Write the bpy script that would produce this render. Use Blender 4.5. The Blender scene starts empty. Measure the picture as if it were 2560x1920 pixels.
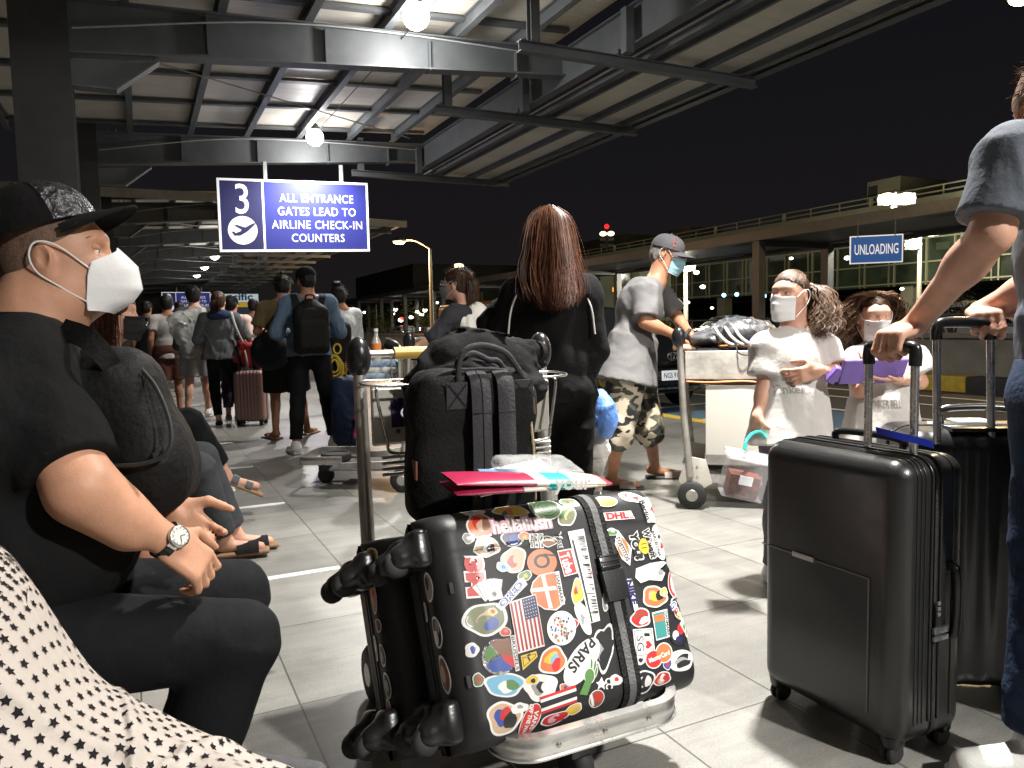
import bpy, bmesh, math, random
import numpy as np
from mathutils import Vector, Matrix, noise
random.seed(7); RNG = np.random.RandomState(5)
sc = bpy.context.scene; C = sc.collection
PI = math.pi
# ---------------------------------------------------------------- camera
F_, CX, CY, H_ = 1900., 1280., 960., 1.12
def _n(v): v = np.array(v, float); return v/np.linalg.norm(v)
_L = _n([(350-CX)/F_, -(835-CY)/F_, -1]); _P = np.array([(5193-CX)/F_, -(735-CY)/F_, -1]); _P = _n(_P-_L*_P.dot(_L)); _U = np.cross(_P, _L)
RW = np.array([_P, _L, _U]); CAMP = np.array([0, 0, H_])
def W(px, py, D): return Vector(CAMP+RW@np.array([(px-CX)/F_, -(py-CY)/F_, -1.])*D)      # a photo point at a distance along the view axis
def ON(px, py, ax, v):
    d = RW@np.array([(px-CX)/F_, -(py-CY)/F_, -1.]); return Vector(CAMP+d*(v-CAMP[ax])/d[ax])
def G(px, py, z=0.): return ON(px, py, 2, z)
cam = bpy.data.objects.new('camera', bpy.data.cameras.new('camera')); C.objects.link(cam)
m4 = Matrix([list(RW[i])+[CAMP[i]] for i in range(3)]+[[0, 0, 0, 1]]); cam.matrix_world = m4
cam.data.sensor_width = 36; cam.data.lens = F_/2560*36; cam.data.clip_end = 2000; cam.data.clip_start = .02
sc.camera = cam
# ---------------------------------------------------------------- world, exposure
w = bpy.data.worlds.new('World'); sc.world = w; w.use_nodes = True
nt = w.node_tree; bg = nt.nodes['Background']
tc = nt.nodes.new('ShaderNodeTexCoord'); sep = nt.nodes.new('ShaderNodeSeparateXYZ'); cr = nt.nodes.new('ShaderNodeValToRGB')
nt.links.new(tc.outputs['Generated'], sep.inputs[0]); nt.links.new(sep.outputs['Z'], cr.inputs[0]); nt.links.new(cr.outputs[0], bg.inputs[0])
cr.color_ramp.elements[0].position = 0; cr.color_ramp.elements[0].color = (.0085, .0074, .0076, 1)
cr.color_ramp.elements[1].position = .45; cr.color_ramp.elements[1].color = (.0036, .0036, .0055, 1)
bg.inputs[1].default_value = 1
sc.view_settings.view_transform = 'Standard'; sc.view_settings.look = 'None'; sc.view_settings.exposure = .38; sc.view_settings.gamma = 1
sc.cycles.max_bounces = 6; sc.cycles.diffuse_bounces = 3; sc.cycles.glossy_bounces = 3; sc.cycles.transmission_bounces = 5; sc.cycles.transparent_max_bounces = 8
sc.cycles.use_denoising = True; sc.cycles.sample_clamp_indirect = 4; sc.cycles.caustics_reflective = False; sc.cycles.caustics_refractive = False
def lamp(name, kind, loc, power, col=(1, 1, 1), radius=.1, aim=None, spot=2.6, blend=.5):
    d = bpy.data.lights.new(name, kind); d.energy = power; d.color = col; d.shadow_soft_size = radius
    if kind == 'SPOT': d.spot_size = spot; d.spot_blend = blend
    o = bpy.data.objects.new(name, d); C.objects.link(o); o.location = loc
    if aim is not None: o.rotation_euler = (Vector(aim)-Vector(loc)).to_track_quat('-Z', 'Y').to_euler()
    return o
# ---------------------------------------------------------------- materials
def inp(b, n, v):
    if n in b.inputs: b.inputs[n].default_value = v
_MC = {}
def M(name, col, rough=.6, metal=0., bump=None, var=None, sss=0, coat=0, trans=0, emit=0, spec=None, alpha=None, sheen=0, ao=None):
    """bump=(scale,strength[,stretch xyz]); var=(scale,amount) multiplies the colour by noise"""
    if name in _MC: return _MC[name]
    m = bpy.data.materials.new(name); m.use_nodes = True; nt = m.node_tree; b = nt.nodes['Principled BSDF']
    col = tuple(col)+(1,) if len(col) == 3 else col
    inp(b, 'Base Color', col); inp(b, 'Roughness', rough); inp(b, 'Metallic', metal)
    if sss: inp(b, 'Subsurface Weight', sss); inp(b, 'Subsurface Radius', (.012, .005, .003)); inp(b, 'Subsurface Scale', 1.)
    if coat: inp(b, 'Coat Weight', coat); inp(b, 'Coat Roughness', .12)
    if trans: inp(b, 'Transmission Weight', trans)
    if sheen: inp(b, 'Sheen Weight', sheen)
    if spec is not None: inp(b, 'Specular IOR Level', spec)
    if alpha is not None: inp(b, 'Alpha', alpha)
    if emit: inp(b, 'Emission Color', col); inp(b, 'Emission Strength', emit)
    if bump or var:
        t = nt.nodes.new('ShaderNodeTexCoord')
    if bump:
        mp = nt.nodes.new('ShaderNodeMapping'); mp.inputs['Scale'].default_value = bump[2] if len(bump) > 2 else (1, 1, 1)
        nt.links.new(t.outputs['Object'], mp.inputs[0])
        n = nt.nodes.new('ShaderNodeTexNoise'); n.inputs['Scale'].default_value = bump[0]; n.inputs['Detail'].default_value = 4; nt.links.new(mp.outputs[0], n.inputs[0])
        bp = nt.nodes.new('ShaderNodeBump'); bp.inputs['Strength'].default_value = bump[1]; bp.inputs['Distance'].default_value = .01
        nt.links.new(n.outputs[0], bp.inputs['Height']); nt.links.new(bp.outputs[0], b.inputs['Normal'])
    if var:
        n = nt.nodes.new('ShaderNodeTexNoise'); n.inputs['Scale'].default_value = var[0]; n.inputs['Detail'].default_value = 5; n.inputs['Roughness'].default_value = .6
        nt.links.new(t.outputs['Object'], n.inputs[0])
        mr = nt.nodes.new('ShaderNodeMapRange'); mr.inputs[1].default_value = .3; mr.inputs[2].default_value = .7; mr.inputs[3].default_value = 1-var[1]; mr.inputs[4].default_value = 1+var[1]
        nt.links.new(n.outputs[0], mr.inputs[0])
        mx = nt.nodes.new('ShaderNodeVectorMath'); mx.operation = 'SCALE'; mx.inputs[0].default_value = col[:3]
        nt.links.new(mr.outputs[0], mx.inputs['Scale']); nt.links.new(mx.outputs[0], b.inputs['Base Color'])
        mr2 = nt.nodes.new('ShaderNodeMapRange'); mr2.inputs[3].default_value = max(0, rough-.12); mr2.inputs[4].default_value = min(1, rough+.12)
        nt.links.new(n.outputs[0], mr2.inputs[0]); nt.links.new(mr2.outputs[0], b.inputs['Roughness'])
    _MC[name] = m; return m
def fabric(name, col, rough=.85, b=(60, .25), sheen=.0, var=(9, .10)): return M(name, col, rough, bump=b, var=var, sheen=sheen, spec=.18)
def skin(name, col): return M(name, col, .50, bump=(230, .07), var=(18, .13), sss=.10, spec=.35)
SKIN_A = skin('skin_warm', (.52, .275, .175)); SKIN_B = skin('skin_tan', (.42, .20, .115)); SKIN_C = skin('skin_light', (.56, .31, .22)); SKIN_D = skin('skin_brown', (.30, .14, .08))
HAIR_BLK = M('hair_black', (.008, .0065, .006), .5, bump=(90, .35, (6, 6, .5)), spec=.3); HAIR_AUB = M('hair_auburn', (.046, .017, .009), .46, var=(30, .5), spec=.3); HAIR_BRN = M('hair_brown', (.050, .025, .014), .55, var=(40, .5), spec=.25)
HAIR_LBR = M('hair_light_brown', (.14, .07, .035), .5, var=(40, .5))
BLACKCLOTH = fabric('black_cloth', (.0052, .0050, .0054), .9, (45, .3)); BLACKNYL = fabric('black_nylon', (.0075, .0075, .008), .68, (70, .35)); DKCLOTH = fabric('charcoal_cloth', (.022, .022, .025), .85)
CHROME = M('brushed_metal', (.58, .57, .55), .28, .95, bump=(80, .12), var=(12, .15)); STEEL = M('worn_steel', (.42, .40, .37), .42, .75, bump=(60, .15), var=(7, .3))
BLKPLA = M('black_plastic', (.012, .012, .013), .28, bump=(200, .05)); BLKRUB = M('black_rubber', (.014, .014, .014), .7)
WHITE = M('white_plastic', (.78, .78, .76), .45); EYEW = M('eye_white', (.7, .68, .65), .2); EYEB = M('eye_dark', (.01, .007, .005), .12)
# ---------------------------------------------------------------- objects
def bloc(p): return Vector(p.matrix_world.translation) if p is not None else Vector((0, 0, 0))
_LOC = {}
def wloc(o):
    if o is None: return Vector((0, 0, 0))
    return _LOC[o.name]
def link(name, me, mat=None, parent=None, loc=None, smooth=True):
    """world-space mesh -> object whose origin is loc (or the parent's place)"""
    o = bpy.data.objects.new(name, me); C.objects.link(o)
    L0 = Vector(loc) if loc is not None else wloc(parent)
    n = len(me.vertices); co = np.empty(n*3, np.float32); me.vertices.foreach_get('co', co); co = co.reshape(-1, 3)-np.array(L0, np.float32)
    me.vertices.foreach_set('co', co.ravel()); me.update()
    _LOC[o.name] = L0
    if parent is not None: o.parent = parent; o.location = L0-wloc(parent)
    else: o.location = L0
    if mat is not None:
        for mm in (mat if isinstance(mat, (list, tuple)) else [mat]): me.materials.append(mm)
    if smooth: me.polygons.foreach_set('use_smooth', [True]*len(me.polygons))
    return o
def tag(o, label=None, cat=None, group=None, kind=None):
    if label: o['label'] = label
    if cat: o['category'] = cat
    if group: o['group'] = group
    if kind: o['kind'] = kind
    return o
def thing(name, loc, label, cat, group=None):
    o = bpy.data.objects.new(name, None); C.objects.link(o); o.location = Vector(loc); o.empty_display_size = .1
    _LOC[o.name] = Vector(loc); return tag(o, label, cat, group)
def V(*a): return Vector(a)
class MB:
    def __init__(s): s.v = []; s.f = []; s.mi = []; s.m = 0
    def add(s, vs, fs):
        n = len(s.v); s.v += [tuple(x) for x in vs]; s.f += [tuple(i+n for i in f) for f in fs]; s.mi += [s.m]*len(fs); return s
    def box(s, c, size, R=None, taper=None):
        c = Vector(c); hx, hy, hz = [q/2 for q in size]; vs = []
        for z in (-1, 1):
            t = 1 if (taper is None or z < 0) else taper
            for x, y in ((-1, -1), (1, -1), (1, 1), (-1, 1)):
                p = Vector((x*hx*t, y*hy*t, z*hz)); vs.append(c+(R@p if R is not None else p))
        return s.add(vs, [(0, 3, 2, 1), (4, 5, 6, 7), (0, 1, 5, 4), (1, 2, 6, 5), (2, 3, 7, 6), (3, 0, 4, 7)])
    def bar(s, a, b, w, h, up=(0, 0, 1)):
        a = Vector(a); b = Vector(b); d = (b-a).normalized(); u = Vector(up)
        x = d.cross(u); x = x.normalized() if x.length > 1e-4 else Vector((1, 0, 0)); y = x.cross(d).normalized()
        vs = [p+x*i*w/2+y*j*h/2 for p in (a, b) for i, j in ((-1, -1), (1, -1), (1, 1), (-1, 1))]
        return s.add(vs, [(0, 1, 2, 3), (7, 6, 5, 4), (0, 4, 5, 1), (1, 5, 6, 2), (2, 6, 7, 3), (3, 7, 4, 0)])
    def ibeam(s, a, b, w, h, t=.014, up=(0, 0, 1)):
        a = Vector(a); b = Vector(b); d = (b-a).normalized(); u = Vector(up); x = d.cross(u).normalized(); y = x.cross(d).normalized()
        s.bar(a, b, t, h-2*t, up); s.bar(a+y*(h/2-t/2), b+y*(h/2-t/2), w, t, up); s.bar(a-y*(h/2-t/2), b-y*(h/2-t/2), w, t, up); return s
    def tube(s, pts, r, n=8, close=False, caps=True):
        pts = [Vector(p) for p in pts]; N = len(pts); rs = r if isinstance(r, (list, tuple, np.ndarray)) else [r]*N
        rings = []; prev = None
        for i, p in enumerate(pts):
            if close: t = pts[(i+1) % N]-pts[i-1]
            else: t = pts[min(i+1, N-1)]-pts[max(i-1, 0)]
            if t.length < 1e-9: t = Vector((0, 0, 1))
            t.normalize()
            if prev is None:
                a = Vector((0, 0, 1)) if abs(t.z) < .9 else Vector((1, 0, 0)); x = t.cross(a).normalized()
            else:
                x = prev-t*prev.dot(t); x = x.normalized() if x.length > 1e-6 else t.orthogonal().normalized()
            prev = x; y = t.cross(x)
            rings.append([p+(x*math.cos(2*PI*k/n)+y*math.sin(2*PI*k/n))*rs[i] for k in range(n)])
        vs = [q for rg in rings for q in rg]; fs = []
        for i in range(N if close else N-1):
            j = (i+1) % N
            for k in range(n): k2 = (k+1) % n; fs.append((i*n+k, i*n+k2, j*n+k2, j*n+k))
        if caps and not close: fs.append(tuple(range(n-1, -1, -1))); fs.append(tuple((N-1)*n+k for k in range(n)))
        return s.add(vs, fs)
    def lathe(s, c, prof, n=24, R=None):
        c = Vector(c); vs = []; fs = []
        for r, z in prof:
            for k in range(n):
                p = Vector((r*math.cos(2*PI*k/n), r*math.sin(2*PI*k/n), z)); vs.append(c+(R@p if R is not None else p))
        for i in range(len(prof)-1):
            for k in range(n): k2 = (k+1) % n; fs.append((i*n+k, i*n+k2, (i+1)*n+k2, (i+1)*n+k))
        fs.append(tuple(range(n-1, -1, -1))); fs.append(tuple((len(prof)-1)*n+k for k in range(n)))
        return s.add(vs, fs)
    def wheel(s, c, ax, r, w, n=24):
        R = Vector(ax).normalized().to_track_quat('Z', 'Y').to_matrix(); e = min(w*.25, r*.3)
        return s.lathe(c, [(r*.35, -w/2), (r-e, -w/2), (r, -w/2+e), (r, w/2-e), (r-e, w/2), (r*.35, w/2)], n, R)
    def sphere(s, c, r, n=14, m=9, R=None, sc_=(1, 1, 1)):
        pr = [(max(1e-4, math.sin(PI*i/m))*r, -math.cos(PI*i/m)*r) for i in range(m+1)]
        c = Vector(c); vs = []; fs = []
        for a, z in pr:
            for k in range(n):
                p = Vector((a*math.cos(2*PI*k/n)*sc_[0], a*math.sin(2*PI*k/n)*sc_[1], z*sc_[2])); vs.append(c+(R@p if R is not None else p))
        for i in range(m):
            for k in range(n): k2 = (k+1) % n; fs.append((i*n+k, i*n+k2, (i+1)*n+k2, (i+1)*n+k))
        return s.add(vs, fs)
    def grid(s, fn, nu, nv, closeu=False):
        vs = [fn(i/(nu-1) if not closeu else i/nu, j/(nv-1)) for i in range(nu) for j in range(nv)]; fs = []
        for i in range(nu if closeu else nu-1):
            a = (i+1) % nu
            for j in range(nv-1): fs.append((i*nv+j, a*nv+j, a*nv+j+1, i*nv+j+1))
        return s.add(vs, fs)
    def prism(s, pts, off):
        """flat polygon (3-D points) pushed along off"""
        pts = [Vector(p) for p in pts]; n = len(pts); off = Vector(off)
        return s.add(pts+[p+off for p in pts], [tuple(range(n))[::-1], tuple(range(n, 2*n))]+[(i, (i+1) % n, (i+1) % n+n, i+n) for i in range(n)])
    def strands(s, lines, r0, r1=None):
        for ln in lines:
            N = len(ln); r1_ = r0*.3 if r1 is None else r1
            s.tube(ln, [r0+(r1_-r0)*(i/(N-1))**1.5 for i in range(N)], 3, caps=False)
        return s
    def mesh(s, name='mesh'):
        me = bpy.data.meshes.new(name); me.from_pydata([tuple(v) for v in s.v], [], s.f)
        if any(s.mi): me.polygons.foreach_set('material_index', s.mi)
        me.update(); return me
    def build(s, name, mat, parent=None, loc=None, smooth=False, bevel=0, seg=2, angle=.6, thick=0):
        me = s.mesh(name); o = link(name, me, mat, parent, loc, smooth=True)
        bm = bmesh.new(); bm.from_mesh(me); bmesh.ops.recalc_face_normals(bm, faces=bm.faces)
        if thick:
            bmesh.ops.solidify(bm, geom=bm.faces, thickness=thick)
        if bevel:
            ed = [e for e in bm.edges if len(e.link_faces) == 2 and e.calc_face_angle(0) > angle]
            bmesh.ops.bevel(bm, geom=ed, offset=bevel, segments=seg, affect='EDGES', profile=.7, clamp_overlap=True)
        for e in bm.edges:
            if len(e.link_faces) == 2 and e.calc_face_angle(0) > (.7 if not smooth else 1.2): e.smooth = False
        bm.to_mesh(me); bm.free(); return o
def frame(fwd, up=(0, 0, 1)):
    """matrix with columns right, fwd, up"""
    f = Vector(fwd).normalized(); r = f.cross(Vector(up)).normalized(); u = r.cross(f); return Matrix((r, f, u)).transposed()
def RZ(a): return Matrix.Rotation(a, 3, 'Z')
def bez(pts, n=10):
    """Catmull-Rom through points"""
    P = [Vector(p) for p in pts]; P = [P[0]*2-P[1]]+P+[P[-1]*2-P[-2]]; out = []
    for i in range(1, len(P)-2):
        for k in range(n):
            t = k/n; a, b, c, d = P[i-1], P[i], P[i+1], P[i+2]
            out.append(.5*((2*b)+(c-a)*t+(2*a-5*b+4*c-d)*t*t+(3*b-a-3*c+d)*t**3))
    return out+[P[-2]]
# ---------------------------------------------------------------- implicit surfaces
def wnoise(p, scale, seed=0, oct=3, stretch=(1, 1, 1)):
    r = np.random.RandomState(seed); out = 0; q = p*np.array(stretch, np.float32)*scale
    q = q+.6*np.sin(q[..., [1, 2, 0]]*1.3+r.rand(3)*6)
    for o in range(oct):
        d = r.normal(size=(3, 3)); d /= np.linalg.norm(d, axis=1)[:, None]; ph = r.rand(3)*6.28; a = 0
        for k in range(3): a = a+np.sin(q@d[k].astype(np.float32)*(2**o)*1.7+ph[k])
        out = out+a/3/(1.6**o)
    return out
class SDF:
    def __init__(s): s.p = []
    def cap(s, a, b, ra, rb=None, k=.02): s.p.append(('c', np.array(a, float), np.array(b, float), ra, ra if rb is None else rb, k, 1)); return s
    def chain(s, pts, rs, k=.02):
        for i in range(len(pts)-1): s.cap(pts[i], pts[i+1], rs[i], rs[i+1], k)
        return s
    def ell(s, c, r, R=None, k=.02, op=1): s.p.append(('e', np.array(c, float), np.array(r, float), None if R is None else np.array(R), 0, k, op)); return s
    def box(s, c, h, R=None, rad=.02, k=.01, op=1): s.p.append(('b', np.array(c, float), np.array(h, float), None if R is None else np.array(R), rad, k, op)); return s
    def cone(s, a, b, ra, rb, k=.01, sx=1., X=None, op=1): s.p.append(('k', np.array(a, float), np.array(b, float), ra, rb, k, op, sx, None if X is None else np.array(X, float))); return s
    def cut(s, c, n): s.p.append(('h', np.array(c, float), np.array(n, float)/np.linalg.norm(n), 0, 0, 0, -1)); return s
    def bounds(s):
        lo = np.full(3, 1e9); hi = -lo
        for p in s.p:
            if p[6] < 0: continue
            l, h = s.bb(p); lo = np.minimum(lo, l); hi = np.maximum(hi, h)
        return lo, hi
    @staticmethod
    def bb(p):
        if p[0] in 'ck':
            r = max(p[3], p[4])*(max(1, p[7]) if p[0] == 'k' else 1); return np.minimum(p[1], p[2])-r, np.maximum(p[1], p[2])+r
        e = np.array(p[2]) if p[3] is None else np.abs(p[3])@np.array(p[2]); return p[1]-e, p[1]+e
    def mesh(s, vox, name='m', disp=None, lo=None, hi=None, smooth=1):
        l, h = s.bounds(); pad = vox*3
        l = l-pad if lo is None else np.maximum(l-pad, lo); h = h+pad if hi is None else np.minimum(h+pad, hi)
        n = np.maximum(4, np.ceil((h-l)/vox).astype(int)+1); BIG = .08
        Fd = np.full(n, BIG, np.float32); ax = [l[i]+vox*np.arange(n[i], dtype=np.float32) for i in range(3)]
        for p in s.p:
            if p[0] == 'h':
                d = (ax[0]-p[1][0])[:, None, None]*p[2][0]+(ax[1]-p[1][1])[None, :, None]*p[2][1]+(ax[2]-p[1][2])[None, None, :]*p[2][2]
                Fd = np.maximum(Fd, d.astype(np.float32)); continue
            bl, bh = s.bb(p); mg = p[5]+vox*3+.005
            i0 = np.clip(np.floor((bl-mg-l)/vox).astype(int), 0, n); i1 = np.clip(np.ceil((bh+mg-l)/vox).astype(int)+1, 0, n)
            if np.any(i1 <= i0): continue
            X = np.stack(np.meshgrid(*[ax[i][i0[i]:i1[i]] for i in range(3)], indexing='ij'), -1).astype(np.float32)
            if p[0] == 'c':
                a, b = p[1], p[2]; ab = b-a; q = X-a.astype(np.float32); t = np.clip(q@ab.astype(np.float32)/max(1e-9, ab@ab), 0, 1)
                d = np.linalg.norm(q-t[..., None]*ab.astype(np.float32), axis=-1)-(p[3]+(p[4]-p[3])*t)
            elif p[0] == 'k':
                a, b = p[1], p[2]; ab = b-a; Ln = np.linalg.norm(ab); u = (ab/Ln).astype(np.float32); q = X-a.astype(np.float32); h_ = q@u; t = np.clip(h_/Ln, 0, 1)
                qr = q-h_[..., None]*u
                if p[8] is not None:
                    e = p[8]-u*(p[8]@u); e = (e/np.linalg.norm(e)).astype(np.float32); c_ = qr@e; qr = qr+(c_/p[7]-c_)[..., None]*e
                dr = np.linalg.norm(qr, axis=-1)-(p[3]+(p[4]-p[3])*t); dz = np.abs(h_-Ln/2)-Ln/2
                d = np.minimum(np.maximum(dr, dz), 0)+np.sqrt(np.maximum(dr, 0)**2+np.maximum(dz, 0)**2)
            else:
                q = X-p[1].astype(np.float32)
                if p[3] is not None: q = q@p[3].astype(np.float32)
                r = p[2].astype(np.float32)
                if p[0] == 'e':
                    k0 = np.linalg.norm(q/r, axis=-1); k1 = np.linalg.norm(q/(r*r), axis=-1); d = k0*(k0-1)/np.maximum(k1, 1e-6)
                else:
                    w_ = np.abs(q)-(r-p[4]); d = np.linalg.norm(np.maximum(w_, 0), axis=-1)+np.minimum(w_.max(-1), 0)-p[4]
            sl = tuple(slice(i0[i], i1[i]) for i in range(3)); f = Fd[sl]; k = max(p[5], 1e-5)
            if p[6] > 0:
                hh = np.maximum(k-np.abs(f-d), 0)/k; Fd[sl] = np.minimum(f, d)-hh*hh*k*.25
            else:
                d = -d; hh = np.maximum(k-np.abs(f-d), 0)/k; Fd[sl] = np.maximum(f, d)+hh*hh*k*.25
        if disp is not None:
            band = np.abs(Fd) < .05; idx = np.argwhere(band); P = (l+idx*vox).astype(np.float32); Fd[band] += disp(P).astype(np.float32)
        # close at the borders
        for a in range(3):
            sl = [slice(None)]*3
            for e in (0, -1): sl[a] = e; Fd[tuple(sl)] = np.maximum(Fd[tuple(sl)], vox*.5)
        # surface nets
        ins = Fd < 0; acc = np.zeros(tuple(n-1)+(3,), np.float32); cnt = np.zeros(tuple(n-1), np.float32)
        def corner(o): return tuple(slice(o[i], n[i]-1+o[i]) for i in range(3))
        for a in range(3):
            b, c = [q for q in range(3) if q != a]
            for ob in (0, 1):
                for oc in (0, 1):
                    o0 = [0, 0, 0]; o0[b] = ob; o0[c] = oc; o1 = list(o0); o1[a] = 1
                    f0 = Fd[corner(o0)]; f1 = Fd[corner(o1)]; x = (f0 < 0) != (f1 < 0)
                    t = np.where(x, f0/np.where(x, f0-f1, 1), 0)
                    cnt += x
                    for q in range(3): acc[..., q] += np.where(x, (t if q == a else o0[q]), 0)
        act = cnt > 0; nv = int(act.sum()); idm = np.full(tuple(n-1), -1, np.int64); idm[act] = np.arange(nv)
        co = np.argwhere(act)+acc[act]/cnt[act][:, None]; co = l+co*vox
        quads = []
        for a in range(3):
            b, c = (a+1) % 3, (a+2) % 3
            s0 = [slice(0, n[i]) for i in range(3)]; s0[a] = slice(0, n[a]-1); s1 = list(s0); s1[a] = slice(1, n[a])
            x = ins[tuple(s0)] != ins[tuple(s1)]; e = np.argwhere(x)
            ok = (e[:, b] > 0) & (e[:, c] > 0) & (e[:, b] < n[b]-1) & (e[:, c] < n[c]-1); e = e[ok]
            def g(db, dc):
                q = e.copy(); q[:, b] -= db; q[:, c] -= dc; return idm[q[:, 0], q[:, 1], q[:, 2]]
            Q = np.stack([g(1, 1), g(0, 1), g(0, 0), g(1, 0)], 1); fl = ~ins[tuple(e.T)]; Q[fl] = Q[fl][:, ::-1]; quads.append(Q)
        Q = np.concatenate(quads); Q = Q[(Q >= 0).all(1)]
        for _ in range(smooth):
            A = np.zeros_like(co); N = np.zeros(len(co))
            for i in range(4):
                j = (i+1) % 4; np.add.at(A, Q[:, i], co[Q[:, j]]); np.add.at(A, Q[:, j], co[Q[:, i]]); np.add.at(N, Q[:, i], 1); np.add.at(N, Q[:, j], 1)
            co = co*.4+(A/np.maximum(N, 1)[:, None])*.6
        me = bpy.data.meshes.new(name); me.vertices.add(len(co)); me.vertices.foreach_set('co', co.astype(np.float32).ravel())
        me.loops.add(len(Q)*4); me.loops.foreach_set('vertex_index', Q.astype(np.int32).ravel()); me.polygons.add(len(Q))
        me.polygons.foreach_set('loop_start', np.arange(0, len(Q)*4, 4, dtype=np.int32)); me.update(calc_edges=True); me.validate(); return me
    def build(s, name, mat, parent=None, vox=.012, loc=None, disp=None, **k): return link(name, s.mesh(vox, name, disp, **k), mat, parent, loc)
# ---------------------------------------------------------------- lettering
def text_mesh(txt, size=1., bold=0., align='CENTER', spacing=1., sx=1.):
    """flat lettering -> (verts 2-D, faces) centred on 0"""
    cu = bpy.data.curves.new('t', 'FONT'); cu.body = txt; cu.size = 1; cu.offset = bold; cu.align_x = align; cu.space_character = spacing; cu.resolution_u = 3
    o = bpy.data.objects.new('t', cu); C.objects.link(o); dg = bpy.context.evaluated_depsgraph_get(); me = bpy.data.meshes.new_from_object(o.evaluated_get(dg))
    vs = np.array([v.co[:2] for v in me.vertices]); fs = [tuple(p.vertices) for p in me.polygons]
    bpy.data.objects.remove(o); bpy.data.curves.remove(cu); bpy.data.meshes.remove(me)
    if len(vs): vs = vs-(vs.max(0)+vs.min(0))/2
    return vs*np.array([size*sx, size]), fs
def letters(mb, txt, O, X, Y, size, bold=.02, lift=.003, fn=None, sx=1., fit=None, **k):
    """put lettering on the plane O + x X + y Y"""
    vs, fs = text_mesh(txt, size, bold, sx=sx, **k)
    if fit is not None and len(vs): vs = vs*np.array([fit/np.ptp(vs[:, 0]), 1])
    O = Vector(O); X = Vector(X).normalized(); Y = Vector(Y).normalized(); N = X.cross(Y)
    mb.add([O+X*float(a)+Y*float(b)+N*lift for a, b in vs], fs); return mb
# ================================================================ SETTING
def xf_noise(name, base, tile=None, wear=.25):
    pass
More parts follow.
